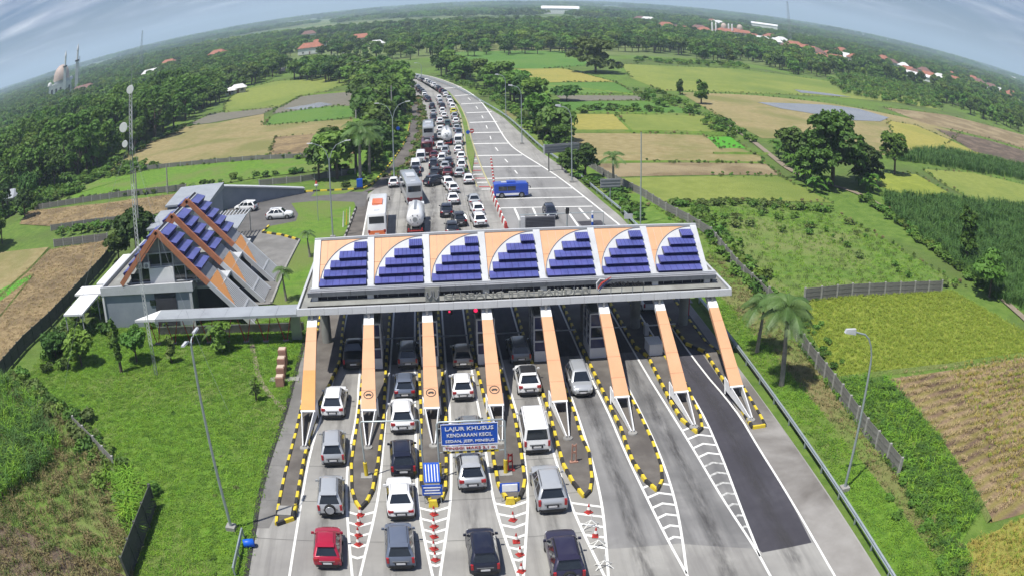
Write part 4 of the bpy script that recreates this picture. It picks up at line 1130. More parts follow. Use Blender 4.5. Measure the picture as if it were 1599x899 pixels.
# slanted fins from canopy edge to island
for i in range(8):
    x = XI[i]
    P0 = Vector((x, 71.2, 6.3)); P1 = Vector((x, 61.75, 1.25))
    d = (P1 - P0).normalized(); nrm = Vector((0, d.z, -d.y)); nrm = nrm if nrm.z > 0 else -nrm
    L = (P1 - P0).length
    def fp(t, sx, h): 
        hw = .40 + .20 * t; p = P0 + d * L * t + nrm * h; return (p.x + sx * hw, p.y, p.z)
    def fseg(t0, t1, th0, th1, mats, nm, parent=None, mi=0):
        mb = LM(); mb.hexa([fp(t0, -1, -th0), fp(t0, 1, -th0), fp(t1, 1, -th1), fp(t1, -1, -th1), fp(t0, -1, 0), fp(t0, 1, 0), fp(t1, 1, 0), fp(t1, -1, 0)])
        return part(nm, mb, mats)
    fin = fseg(.19, .995, .42, .12, ['orange_panel'], 'slanted_fin')
    if i == 0: fin['label'] = 'slanted orange fin with a deeper orange lower end, leftmost of the eight'
    c0 = LM(); c0.hexa([fp(0.03, -1, -.40), fp(0.03, 1, -.40), fp(.19, 1, -.40), fp(.19, -1, -.40), fp(0.03, -1, .01), fp(0.03, 1, .01), fp(.19, 1, .01), fp(.19, -1, .01)])
    part('white_cap', c0, ['white_bright'], fin)
    c1 = LM(); c1.bb(x - .10, x + .10, 70.0, 70.9, 5.5, 6.12); c1.bb(x - .3, x + .3, 70.4, 71.3, 5.75, 6.12); part('hanger', c1, ['steel'], fin)
    if i == 0:
        c2 = LM(); c2.hexa([fp(.62, -1, .002), fp(.62, 1, .002), fp(.995, 1, .002), fp(.995, -1, .002), fp(.62, -1, .012), fp(.62, 1, .012), fp(.995, 1, .012), fp(.995, -1, .012)])
        part('lower_panel', c2, ['orange_deep'], fin)
    js = LM()
    for t in (.33, .62, .82):
        js.hexa([fp(t, -1, .003), fp(t, 1, .003), fp(t + .003, 1, .003), fp(t + .003, -1, .003), fp(t, -1, .006), fp(t, 1, .006), fp(t + .003, 1, .006), fp(t + .003, -1, .006)])
    part('panel_joint', js, ['orange_faded'], fin)
    e = LM(); e.hexa([fp(.995, -1.02, -.14), fp(.995, 1.02, -.14), fp(1.01, 1.02, -.14), fp(1.01, -1.02, -.14), fp(.995, -1.02, .02), fp(.995, 1.02, .02), fp(1.01, 1.02, .02), fp(1.01, -1.02, .02)])
    part('end_plate', e, ['white_bright'], fin)
    # white V braces down to one footing
    for sg in (-1, 1):
        v = LM(); xa, xb = x + sg * .66, x + sg * .10
        lean = sg * .03
        v.hexa([(xa - .03, 62.9, .55), (xa + .03, 62.9, .55), (xb + .04, 57.6, .17), (xb - .04, 57.6, .17),
                (xa - .03, 63.2, 1.55), (xa + .03, 63.2, 1.55), (xb + .04, 57.5, .42), (xb - .04, 57.5, .42)])
        v.tube([(xa, 63.2, 1.5), (xa + lean, 62.6, .2)], .05, 6)
        part('brace', v, ['white_bright'], fin)
    ft = LM(); ft.cone((x, 57.5, .17), .38, .36, .1, 14); part('footing', ft, ['concrete'], fin)
    if i in (1, 2, 3):
        # prohibition-style round pictogram: ring with a vehicle glyph
        mb = LM(); t = .865
        cen = P0 + d * L * t + nrm * .02; ux = Vector((1, 0, 0)); uy = -d
        ring = []
        for q in range(24):
            a_ = 2 * math.pi * q / 24
            for rr in (.40, .33): ring.append(tuple(cen + ux * rr * math.cos(a_) + uy * rr * 1.0 * math.sin(a_)))
        mb.vf(ring, [(2 * q, 2 * ((q + 1) % 24), 2 * ((q + 1) % 24) + 1, 2 * q + 1) for q in range(24)])
        for (ax, ay, bx_, by_) in ((-.24, -.06, .24, .05), (-.15, .05, .15, .12), (-.2, -.11, -.1, -.06), (.1, -.11, .2, -.06)):
            mb.vf([tuple(cen + ux * X + uy * Y_) for X, Y_ in ((ax, ay), (bx_, ay), (bx_, by_), (ax, by_))], [(0, 1, 2, 3)])
        part('circle_sign', mb, ['black_paint'], fin)
# toll booths
def booth(i, x, y, label):
    c = (x, y, 0); r = root('toll_booth', c, label, 'toll booth', 'toll booths under the canopy')
    mb = MB(c); mb.bb(x - .75, x + .75, y, y + 3.4, .17, 1.15); part('base', mb, ['white_bright'], r)
    mb = MB(c); mb.bb(x - .70, x + .70, y + .05, y + 3.3, 1.15, 4.3); part('body', mb, ['blue_front'], r)
    for sx in (-1, 1):
        for yy in (y, y + 1.65, y + 3.28):
            mb = MB(c); mb.bb(x + sx * .75 - .06, x + sx * .75 + .06, yy, yy + .12, 1.15, 4.4); part('frame_post', mb, ['white_panel'], r)
    for z in (2.0, 3.1, 4.3):
        mb = MB(c); mb.bb(x - .8, x + .8, y - .03, y + 3.42, z, z + .14); part('frame_rail', mb, ['white_panel'], r)
    for z0, z1, mm in ((1.25, 1.95, 'glass_blue'), (2.2, 3.05, 'glass_dark'), (3.3, 4.2, 'glass_blue')):
        mb = MB(c); mb.bb(x - .62, x + .62, y + .01, y + .05, z0, z1); part('window', mb, [mm], r)
        for sx in (-1, 1):
            mb = MB(c); mb.bb(x + sx * .71, x + sx * .72, y + .3, y + 3.0, z0, z1); part('window', mb, [mm], r)
    mb = MB(c); mb.bb(x - .62, x + .62, y + .2, y + 3.2, 4.45, 4.5); part('roof', mb, ['slab_grey'], r)
for i, lb in ((1, 'tall white toll booth right of the second orange fin from the left'), (2, 'tall white toll booth behind the third orange fin from the left'),
              (3, 'tall white toll booth left of the fourth orange fin from the left'), (4, 'tall booth with blue glass left of the fifth orange fin from the left'),
              (5, 'tall booth with blue glass left of the sixth orange fin from the left')):
    booth(i, XI[i], 72.0, lb)
mb = MB((19.5, 71.7, 0)); mb.bb(18.95, 20.2, 71.7, 73.6, .17, 1.2); mb.bb(18.9, 20.25, 71.65, 73.65, 1.2, 1.26)
mb.build('concrete_block', ['white_bright'], label='low white concrete block on the island left of the dark asphalt lane', cat='concrete block')
# lane signals below the canopy
mat('signal_red', (.5, .02, .05), .3, emit=((1, .02, .12), .8))
for (px, rad, lb) in (((3.54,70.9,5.18), .17, 'larger of two red round lane signals hanging under the canopy'), ((1.33,70.9,5.23), .09, 'tiny dim red lane signal hanging under the canopy')):
    c_ = (px[0], 70.9, 5.4); r = root('lane_signal', c_, lb, 'lane signal')
    mb = MB(c_); mb.bb(px[0] - .26, px[0] + .26, 70.95, 71.2, 5.35, 5.9); mb.build('housing', ['trim_black'], r)
    mb = MB(c_); mb.bb(px[0] - .04, px[0] + .04, 71.0, 71.1, 5.9, 6.14); mb.build('hanger', ['trim_black'], r)
    mb = MB(c_); mb.tube([(px[0], 70.95, 5.62), (px[0], 70.9, 5.62)], rad, 14); mb.build('lens', ['signal_red'], r)
# lane barrier boxes & arms, payment machines on islands
for i in range(1, 7):
    c = (XI[i], 69.3, 0)
    mb = MB(c); mb.bb(XI[i] + .45, XI[i] + .85, 76.5, 77.2, .17, 1.2); mb.bb(XI[i] + .85, XI[i] + 3.6, 76.8, 76.88, 1.0, 1.1)
    mb.build('barrier_gate', ['white_panel'], label=f'lane barrier with white arm in the canopy shade, {ordinal(i-1)} from the left', cat='lane barrier', group='lane barriers')
# orange road posts in shade
for q, (px, lbl) in enumerate((((25.55,81.5), 'slim red pole under the right end of the canopy'), ((-11.08,81.44), 'slim red pole on the leftmost island under the canopy'))):
    mb = MB((px[0], px[1], 0)); mb.tube([(px[0], px[1], 0), (px[0], px[1], 2.4)], .07, 8)
    mb.build('pole', ['red_paint'], label=lbl, cat='pole')

# ================================================================ OFFICE BUILDING ON THE LEFT
oc = (-32, 92, 0)
office = root('toll_office', oc, 'grey toll office with three steep orange A-frame roofs and blue stepped panels', 'office building')
def OB(): return MB(oc)
def op(name, mb, mats, parent=office, **k): return mb.build(name, mats, parent, **k)
mb = OB(); mb.bb(-38.8, -26.2, 84.7, 104, 0, 4.2); op('wall', mb, ['grey_wall'])
mb = OB(); mb.bb(-38.6, -26.4, 84.9, 104, 4.2, 4.55); op('flat_roof', mb, ['slab_grey'])
for (a, b, c_, d_) in ((-39.05, -25.95, 84.45, 84.75), (-39.05, -38.75, 84.76, 104.2), (-26.25, -25.95, 84.76, 104.2)):
    mb = OB(); mb.bb(a, b, c_, d_, 4.02, 5.0); op('parapet', mb, ['white_panel'])
mb = OB(); mb.bb(-38.95, -38.65, 84.5, 84.68, 0, 4.0); op('corner_post', mb, ['white_bright'])
mb = OB(); mb.bb(-26.5, -26.15, 84.5, 84.68, 0, 4.0); op('corner_post', mb, ['white_panel'])
mb = OB(); mb.bb(-31.2, -28.3, 84.62, 84.69, 0, 4.0); op('dark_panel', mb, ['under_dark'])
mb = OB(); mb.bb(-31.9, -31.1, 84.6, 84.68, 2.6, 3.2); op('window', mb, ['glass_dark'])
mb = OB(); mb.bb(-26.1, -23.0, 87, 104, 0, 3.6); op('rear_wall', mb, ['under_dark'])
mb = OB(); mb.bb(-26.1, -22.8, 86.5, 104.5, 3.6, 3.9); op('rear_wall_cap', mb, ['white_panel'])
AX, AZ = -30.0, 10.9
def aframe(y0, depth, lab):
    # right slope to the ground, left slope to the box roof
    def RS(s, y, h=0): # s metres along right slope
        return (AX + s * .7071 + h * .7071, y, AZ - s * .7071 + h * .7071)
    def LS(s, y, h=0):
        return (AX - s * .7071 - h * .7071, y, AZ - s * .7071 + h * .7071)
    tot = AZ / .7071
    knee = 8.6
    # orange edge beams (front and rear)
    for yy, nm in ((y0, 'edge_beam'),):
        for (s0, s1) in ((0, 3.2), (3.22, knee)):
            mb = OB(); mb.hexa([RS(s0, yy, -.35), RS(s1, yy, -.35), RS(s1, yy + .35, -.35), RS(s0, yy + .35, -.35), RS(s0, yy, .25), RS(s1, yy, .25), RS(s1, yy + .35, .25), RS(s0, yy + .35, .25)])
            op(nm, mb, ['orange_faded'])
        for (s0, s1) in ((.0, 3.2), (3.22, 8.0)):
            mb = OB(); mb.hexa([LS(s0, yy + .35, -.35), LS(s1, yy + .35, -.35), LS(s1, yy, -.35), LS(s0, yy, -.35), LS(s0, yy + .35, .25), LS(s1, yy + .35, .25), LS(s1, yy, .25), LS(s0, yy, .25)])
            op(nm, mb, ['orange_faded'])
        mb = OB(); mb.hexa([RS(knee + .02, yy, -.3), RS(tot, yy, -.3), RS(tot, yy + .3, -.3), RS(knee + .02, yy + .3, -.3), RS(knee + .02, yy, .2), RS(tot, yy, .2), RS(tot, yy + .3, .2), RS(knee + .02, yy + .3, .2)])
        op('lower_beam', mb, ['white_panel'])
    ya, yb = y0 + .36, y0 + depth
    mb = OB(); mb.slab(RS(0, ya), RS(7.9, ya), RS(7.9, yb), RS(0, yb), .12); op('roof_panel', mb, ['under_dark'])
    mb = OB(); mb.slab(LS(0, yb), LS(7.6, yb), LS(7.6, ya), LS(0, ya), .12); op('roof_panel', mb, ['under_dark'])
    mb = OB(); mb.slab(LS(.45, yb, .16), LS(.45, ya, .16), RS(.45, ya, .16), RS(.45, yb, .16), .3); op('ridge_panel', mb, ['light_roof'])
    for k in range(5):
        s0 = .5 + k * 1.35
        for F, sg in ((RS, 1), (LS, -1)):
            q = [F(s0, ya, .06), F(s0 + 1.25, ya, .06), F(s0 + 1.25, yb, .06), F(s0, yb, .06), F(s0, ya, .10), F(s0 + 1.05, ya, .62), F(s0 + 1.05, yb, .62), F(s0, yb, .10)]
            if sg < 0: q = [q[3], q[2], q[1], q[0], q[7], q[6], q[5], q[4]]
            mb = OB(); mb.vf(q, [(4, 5, 6, 7)] if sg > 0 else [(4, 5, 6, 7)], 0); mb.vf(q, [(1, 2, 6, 5), (0, 1, 5, 4), (2, 3, 7, 6)], 1)
            op('blue_panel', mb, ['blue_panel', 'blue_front'])
    mb = OB(); mb.slab(RS(7.0, ya, .14), RS(8.55, ya, .14), RS(8.55, yb, .14), RS(7.0, yb, .14), .12); op('grey_panel', mb, ['gutter_grey'])
    mb = OB(); mb.slab(RS(8.6, ya, .12), RS(12.6, ya, .12), RS(8.9, yb - .1, .12), RS(8.6, yb - .1, .12), .1); op('orange_panel', mb, ['orange_deep'])
    n = 10
    for k in range(n):
        t = k / (n - 1); yy = ya + (yb - ya - .15) * t; s0 = 12.6 - 3.7 * t
        mb = OB(); mb.hexa([RS(s0, yy, -.05), RS(tot - .1, yy, -.05), RS(tot - .1, yy + .14, -.05), RS(s0, yy + .14, -.05), RS(s0, yy, .13), RS(tot - .1, yy, .13), RS(tot - .1, yy + .14, .13), RS(s0, yy + .14, .13)])
        op('louvre_slat', mb, ['white_panel'])
    mb = OB(); mb.slab(RS(8.6, ya, -.25), RS(tot - .1, ya, -.25), RS(tot - .1, yb, -.25), RS(8.6, yb, -.25), .06); op('louvre_backing', mb, ['dark_louvre'])
    mb = OB(); mb.slab(RS(13.4, ya, .15), RS(13.6, ya, .15), RS(13.6, yb, .15), RS(13.4, yb, .15), .1); op('louvre_rail', mb, ['white_panel'])
    mb = OB(); mb.hexa([RS(knee, yb, -.3), RS(tot, yb, -.3), RS(tot, yb + .25, -.3), RS(knee, yb + .25, -.3), RS(knee, yb, .2), RS(tot, yb, .2), RS(tot, yb + .25, .2), RS(knee, yb + .25, .2)])
    op('lower_beam', mb, ['white_panel'])
for q, y0 in enumerate((84.4, 91.4, 98.6)): aframe(y0, 4.4, q)
# glazed gable under the front frame
mb = OB(); mb.vf([(-35.4, 85.6, 4.6), (-24.6, 85.6, 4.6), (AX, 85.6, 10.2)], [(0, 1, 2)]); op('gable_wall', mb, ['gutter_grey'])
for k, x in enumerate((-34.6, -33.1, -31.7, -30.05, -28.4, -26.9, -25.6)):
    mb = OB(); mb.bb(x - .05, x + .05, 85.35, 85.5, 4.6, max(4.9, 10.0 - abs(x - AX) * 1.02)); op('mullion', mb, ['white_panel'])
for z, hw in ((5.0, 5.2), (6.7, 3.5), (8.2, 2.1)):
    mb = OB(); mb.bb(AX - hw, AX + hw, 85.36, 85.48, z - .05, z + .05); op('transom', mb, ['white_panel'])
for x0_, x1_, z0, z1 in ((-34.5, -33.2, 5.1, 6.0), (-33.0, -31.8, 5.1, 6.6), (-28.3, -27.0, 5.1, 6.6), (-26.8, -25.7, 5.1, 6.0), (-31.6, -30.2, 7.0, 8.1), (-29.9, -28.6, 7.0, 8.1)):
    mb = OB(); mb.bb(x0_, x1_, 85.48, 85.58, z0, z1); op('window', mb, ['glass_dark'])
mb = OB(); mb.bb(-31.7, -28.4, 85.2, 85.5, 4.7, 6.6); op('white_board', mb, ['white_bright'])
for x in (-33.0, -31.9):
    mb = OB(); mb.bb(x - .4, x + .4, 84.95, 85.3, 6.7, 7.35); o = op('air_conditioner', mb, ['white_bright'])
    mb = OB(); mb.tube([(x, 84.94, 7.02), (x, 84.9, 7.02)], .25, 10); op('fan_grille', mb, ['gutter_grey'], o)
# white canopies on its left side
def flat_shed(name, x0, x1, y0, y1, z, label, mm='white_bright', cat='canopy', posts=True, t=.22):
    c = ((x0 + x1) / 2, (y0 + y1) / 2, 0); r = root(name, c, label, cat)
    n = max(2, int((y1 - y0) / 1.7))
    for k in range(n):
        a = y0 + (y1 - y0) * k / n; mb = MB(c); mb.bb(x0, x1, a, a + (y1 - y0) / n - .02, z, z + t); mb.build('roof_panel', [mm], r)
    if posts:
        for x in (x0 + .2, x1 - .2):
            for y in (y0 + .3, y1 - .3):
                mb = MB(c); mb.bb(x - .06, x + .06, y - .06, y + .06, 0, z - .01); mb.build('post', ['white_panel'], r)
flat_shed('flat_canopy', -45.4, -39.1, 88.3, 91.4, 2.9, 'short white flat canopy against the left wall of the office')
flat_shed('flat_canopy', -42.8, -39.1, 91.5, 103.8, 3.1, 'long white flat canopy along the left side of the office')
flat_shed('flat_canopy', -44.2, -41.0, 81.2, 88.0, 2.9, 'white carport roof standing free at the front left of the office')
def shed(name, x0, x1, y0, y1, h, label, mm):
    c = ((x0 + x1) / 2, (y0 + y1) / 2, 0); r = root(name, c, label, 'outbuilding')
    mb = MB(c); mb.bb(x0 + .3, x1 - .3, y0 + .3, y1 - .3, 0, h); mb.build('wall', ['grey_wall'], r)
    mb = MB(c); mb.hexa([(x0, y0, h), (x1, y0, h), (x1, y1, h + .01), (x0, y1, h + .01), (x0, y0, h + .3), (x1, y0, h + .3), (x1, y1, h + .9), (x0, y1, h + .9)]); mb.build('roof', [mm], r)
    mb = MB(c); mb.bb(x0 + 1, x0 + 2.4, y0 + .25, y0 + .29, h - 1.6, h - .6); mb.build('window', ['glass_dark'], r)
shed('outbuilding', -40.6, -32.6, 120.4, 130.5, 5.4, 'grey outbuilding with light flat roof behind the office', 'light_roof')
shed('outbuilding', -41.2, -35.2, 111.5, 119.6, 4.3, 'lower grey outbuilding with light roof between trees and office', 'light_roof')
c = (-28, 135, 0); r = root('ramp_wall', c, 'long wedge-shaped grey wall with white coping behind the parked cars', 'wall')
mb = MB(c); mb.hexa([(-36.6, 138, 0), (-36.4, 137.4, 0), (-21.4, 146.2, 0), (-21.6, 146.8, 0), (-36.6, 138, 4.4), (-36.4, 137.4, 4.4), (-21.4, 146.2, .7), (-21.6, 146.8, .7)]); mb.build('wall', ['grey_wall'], r)
mb = MB(c); mb.hexa([(-36.8, 138.3, 4.41), (-36.3, 137.0, 4.41), (-21.2, 145.9, .71), (-21.7, 147.1, .71), (-36.8, 138.3, 4.65), (-36.3, 137.0, 4.65), (-21.2, 145.9, .95), (-21.7, 147.1, .95)]); mb.hexa([(-36.9, 128.5, 5.8), (-36.1, 128.5, 5.8), (-36.0, 137.3, 4.42), (-36.9, 137.3, 4.42), (-36.9, 128.5, 6.05), (-36.1, 128.5, 6.05), (-36.0, 137.3, 4.66), (-36.9, 137.3, 4.66)]); mb.build('coping', ['white_panel'], r)
c = (-29, 117, 0); r = root('grille_canopy', c, 'pale canopy with open slats beside the parking area', 'canopy')
mb = MB(c); mb.hexa([(-31.2, 112.3, 3.2), (-26.4, 112.3, 3.2), (-26.4, 119.2, 3.4), (-31.2, 119.2, 3.4), (-31.2, 112.3, 3.4), (-26.4, 112.3, 3.4), (-26.4, 119.2, 3.6), (-31.2, 119.2, 3.6)]); mb.build('roof', ['light_roof'], r)
for k in range(9):
    mb = MB(c); mb.bb(-31.2 + k * .58, -31.05 + k * .58, 119.25, 122.5, 3.4, 3.55); mb.build('slat', ['white_panel'], r)
for x in (-31, -26.6):
    for y in (112.5, 122.3): mb = MB(c); mb.bb(x - .07, x + .07, y - .07, y + .07, 0, 3.2); mb.build('post', ['steel'], r)
# covered walkway
c = (-22, 79.6, 0); r = root('covered_walkway', c, 'long light grey walkway roof on raking red legs from office to toll gate', 'walkway roof')
for k in range(6):
    a, b = -29.2 + k * 2.78, -29.2 + (k + 1) * 2.78 - .02
    mb = MB(c); mb.bb(a, b, 78.2, 81.0, 3.05, 3.3); mb.build('roof_panel', ['light_roof'], r)
mb = MB(c); mb.prism([(-29.22, 78.2), (-31.9, 78.2), (-29.22, 81.0)], 3.05, 3.3); mb.build('roof_tip', ['white_bright'], r)
for k in range(8):
    x = -29.8 + k * 2.15
    for sg in (-1, 1):
        mb = MB(c); mb.tube([(x + sg * .08, 79.6, .05), (x + sg * .85, 79.6, 3.04)], .05, 6); mb.build('leg', ['red_paint'], r)
    mb = MB(c); mb.bb(x - .3, x + .3, 79.4, 79.8, 0, .16); mb.build('footing', ['concrete'], r)
mb = MB((-22, 82.4, 0)); mb.bb(-30.5, -13.2, 82.2, 82.5, 0, .9); mb.build('low_wall', ['wall_mossy'], label='low dark wall behind the covered walkway', cat='wall')
p_ = (-13.63,79.81)
mb = MB((p_[0], p_[1], 0)); mb.bb(p_[0] - .5, p_[0] + .5, p_[1], p_[1] + .5, 0, 2.9); mb.bb(p_[0] - .4, p_[0] + .4, p_[1] - .03, p_[1], 1.5, 1.7)
mb.build('equipment_cabinet', ['steel'], label='tall grey metal cabinet beside the left end of the toll gate', cat='cabinet')
# stepped brick blocks on the lawn
b0, b1 = (-13.9,69.11), (-14.22,73.75)
r = root('brick_monument', (b0[0], b0[1], 0), 'stepped red-brick block monument with pale caps on the left lawn', 'monument')
for k in range(4):
    t = k / 3; x = b0[0] + (b1[0] - b0[0]) * t; y = b0[1] + (b1[1] - b0[1]) * t + .2; h = .9 + .22 * k
    mb = MB((b0[0], b0[1], 0)); mb.bb(x - .38, x + .38, y - .42, y + .42, 0, h); o = mb.build('brick_block', ['brick_red'], r)
    mb = MB((b0[0], b0[1], 0)); mb.bb(x - .32, x + .32, y - .34, y + .34, h, h + .07); mb.build('cap', ['brick_pale'], o)
mb = MB((b0[0], b0[1], 0)); mb.bb(b0[0] - 1.2, b0[0] + 1.6, b0[1] + 1.0, b0[1] + 1.9, 0, .08); mb.build('paving_slab', ['concrete'], r)

# ================================================================ VEHICLES
SPEC = dict(
 # L, W, H, belt z, windscreen base y, windscreen top y, rear glass top y, rear glass base y, hood front z, deck z
 hatch=(3.85, 1.68, 1.50, .95, 1.02, .36, -1.22, -1.78, .78, .95),
 mpv=(4.25, 1.70, 1.66, 1.00, 1.22, .54, -1.60, -2.02, .86, 1.0),
 suv=(4.40, 1.80, 1.64, 1.03, 1.02, .36, -1.38, -2.00, .90, 1.03),
 bigsuv=(4.78, 1.86, 1.80, 1.13, 1.15, .52, -1.80, -2.24, 1.02, 1.13),
 sedan=(4.50, 1.74, 1.45, .94, .92, .22, -1.00, -1.62, .76, .98),
 van=(4.85, 1.88, 2.02, 1.12, 1.95, 1.35, -2.20, -2.36, .95, 1.12),
 pickup=(5.10, 1.84, 1.76, 1.08, 1.25, .62, -.55, -.80, .98, 1.02))
def lerp(a, b, t): return a + (b - a) * t
def car_parts(tp, opts=()):
    L, W, H, zb, yw, ywt, yrt, yr, zh, zd = SPEC[tp]
    hw = W / 2; P = []
    fr, re = L / 2, -L / 2
    def ztop(y):
        if y > yw: return lerp(zb, zh, min(1, (y - yw) / (fr - .12 - yw)) ** 1.3)
        if y < yr - .02: return zd
        return zb
    st = [(re, .70, .74), (re + .05, .83, .88), (re + .15, .92, .99), (re + .40, .975, 1), (re + .75, 1, 1), (yr, 1, 1), (-.3, 1, 1), (yw, 1, 1), ((yw + fr) / 2, .985, 1), (fr - .45, .94, 1), (fr - .18, .84, .95), (fr - .05, .70, .86), (fr, .58, .74)]
    st = sorted(set(st))
    mb = MB(); rings = []
    for (y, wf, zf) in st:
        h = hw * wf; zt = ztop(y) * zf; lo = .22 if zf > .95 else .30
        half = [(h * .86, lo), (h * .97, lo + .12), (h, .56), (h * .985, max(.6, zt - .14)), (h * .90, zt - .02), (h * .5, zt + .02)]
        rings.append([(x, y, z) for x, z in half] + [(-x, y, z) for x, z in half[::-1]])
    n = 12; vs = [p for r_ in rings for p in r_]
    fs = [(i * n + k, i * n + (k + 1) % n, (i + 1) * n + (k + 1) % n, (i + 1) * n + k) for i in range(len(rings) - 1) for k in range(n)]
    fs = [f[::-1] for f in fs]
    fs += [tuple(range(n)), tuple(range((len(rings) - 1) * n, len(rings) * n))[::-1]]
    mb.vf(vs, fs)
    # cabin
    wb, wt = hw * .94, hw * (.71 if tp not in ('van',) else .83)
    def ring(w_, yf, yb_, z, c):
        return [(-w_ + c, yb_, z), (w_ - c, yb_, z), (w_, yb_ + c, z), (w_, yf - c, z), (w_ - c, yf, z), (-w_ + c, yf, z), (-w_, yf - c, z), (-w_, yb_ + c, z)]
    r0 = ring(wb, yw, yr, zb - .03, .10); r1 = ring(wt, ywt, yrt, H - .10, .13); r2 = ring(wt - .07, ywt - .10, yrt + .08, H - .035, .15); r3 = ring(wt - .26, ywt - .34, yrt + .30, H + .012, .18)
    vs = r0 + r1 + r2 + r3; n = 8
    fs = [(i * n + k, i * n + (k + 1) % n, (i + 1) * n + (k + 1) % n, (i + 1) * n + k) for i in range(3) for k in range(n)] + [tuple(range(24, 32))]
    if 'blackroof' in opts:
        mb.vf(vs, fs[:16]); P.append(('body', mb, ['PAINT'], 35, -1))
        m2 = MB(); m2.vf([(x, y, z + .006) for x, y, z in r1 + r2 + r3], [(i * n + k, i * n + (k + 1) % n, (i + 1) * n + (k + 1) % n, (i + 1) * n + k) for i in range(2) for k in range(n)] + [tuple(range(16, 24))]); P.append(('roof', m2, ['trim_black'], 35, -1))
    else:
        mb.vf(vs, fs); P.append(('body', mb, ['PAINT'], 35, -1))
    def pane(name, A, B, C, D, ia, ib, ic, id_, m='glass_dark', t=.012):
        """A,B lower corners, C,D upper corners; inset fractions left,right,bottom,top"""
        A, B, C, D = map(Vector, (A, B, C, D))
        def q(u_, v_): return (A.lerp(B, u_)).lerp(D.lerp(C, u_), v_)
        a, b, c, d = q(ia, ic), q(1 - ib, ic), q(1 - ib, 1 - id_), q(ia, 1 - id_)
        nn = (b - a).cross(d - a).normalized() * t
        m_ = MB(); m_.hexa([a, b, c, d, a + nn, b + nn, c + nn, d + nn]); P.append((name, m_, [m], None, -1))
    pane('windshield', r0[4], r0[5], r1[5], r1[4], .02, .02, .04, .02)
    pane('rear_window', r0[0], r0[1], r1[1], r1[0], .02, .02, .10, .04)
    sp = [0.03, .36, .40, .70, .74, .97] if tp in ('mpv', 'bigsuv', 'van', 'suv') else ([.04, .48, .52, .94])
    if tp == 'pickup': sp = [.04, .5, .54, .95]
    for a, b in zip(sp[::2], sp[1::2]):
        pane('side_window', r0[2], r0[3], r1[3], r1[2], 1 - b if False else a, 1 - b, .08, .07)
        pane('side_window', r0[6], r0[7], r1[7], r1[6], 1 - b, a, .08, .07)
    # lower trim, bumpers
    m_ = MB(); m_.hexa([(-hw * .86, re + .06, .22), (hw * .86, re + .06, .22), (hw * .93, re + .2, .22), (-hw * .93, re + .2, .22), (-hw * .74, re - .05, .44), (hw * .74, re - .05, .44), (hw * .93, re + .2, .44), (-hw * .93, re + .2, .44)]); m_.bb(-hw * .70, hw * .70, re - .06, re + .1, .24, .42); P.append(('rear_bumper_trim', m_, ['trim_black'], None, -1))
    m_ = MB(); m_.bb(-hw * .62, hw * .62, fr - .1, fr + .015, .28, .46); P.append(('grille', m_, ['trim_black'], None, -1))
    m_ = MB(); m_.bb(-hw * .40, hw * .40, fr - .1, fr + .005, .56, .66); P.append(('grille', m_, ['trim_black'], None, -1))
    zl = .62 * zd if tp == 'sedan' else zd * .80
    for s in (-1, 1):
        m_ = MB()
        if tp == 'sedan': m_.bb(s * hw * .52, s * hw * .90, re - .01, re + .14, zd * .70, zd * .86)
        elif tp in ('mpv', 'van', 'bigsuv', 'pickup'): m_.bb(s * hw * .76, s * hw * .93, re - .005, re + .14, zd * .62, zd * .98)
        else: m_.bb(s * hw * .60, s * hw * .93, re - .005, re + .16, zd * .74, zd * .93)
        P.append(('tail_light', m_, ['tail_red'], None, -1))
        m_ = MB(); m_.hexa([(s * hw * .46, fr - .22, zh * .74), (s * hw * .84, fr - .26, zh * .74), (s * hw * .84, fr - .10, zh * .74), (s * hw * .46, fr + .004, zh * .74),
                            (s * hw * .46, fr - .26, zh * .90), (s * hw * .86, fr - .42, zh * .94), (s * hw * .84, fr - .14, zh * .88), (s * hw * .46, fr - .03, zh * .86)])
        P.append(('headlight', m_, ['lamp_clear'], None, -1))
        m_ = MB(); m_.hexa([(s * (hw - .04), yw - .34, zb), (s * (hw + .15), yw - .36, zb + .02), (s * (hw + .15), yw - .24, zb + .02), (s * (hw - .04), yw - .20, zb),
                            (s * (hw - .02), yw - .34, zb + .14), (s * (hw + .13), yw - .36, zb + .15), (s * (hw + .13), yw - .24, zb + .14), (s * (hw - .02), yw - .20, zb + .12)])
        P.append(('wing_mirror', m_, ['PAINT'], None, -1))
        if tp in ('suv', 'bigsuv', 'mpv') and 'norail' not in opts:
            m_ = MB(); m_.tube([(s * (wt - .04), ywt - .25, H - .05), (s * (wt - .04), ywt - .4, H + .03), (s * (wt - .04), yrt + .3, H + .03), (s * (wt - .04), yrt + .15, H - .05)], .025, 5)
            P.append(('roof_rail', m_, ['trim_black' if 'darkrail' in opts else 'steel'], None, -1))
    m_ = MB(); m_.bb(-.26, .26, re - .035, re - .02, zd * .52, zd * .52 + .13); P.append(('number_plate', m_, ['plate_white'], None, -1))
    m_ = MB(); m_.bb(-.24, .24, fr + .002, fr + .02, .44, .56); P.append(('number_plate', m_, ['plate_white'], None, -1))
    if tp not in ('sedan', 'pickup', 'van'):
        m_ = MB(); m_.hexa([(-wt * .88, yrt - .16, H - .10), (wt * .88, yrt - .16, H - .10), (wt * .9, yrt + .12, H - .03), (-wt * .9, yrt + .12, H - .03),
                            (-wt * .86, yrt - .18, H - .065), (wt * .86, yrt - .18, H - .065), (wt * .9, yrt + .12, H + .005), (-wt * .9, yrt + .12, H + .005)])
        P.append(('spoiler', m_, ['PAINT'], None, -1))
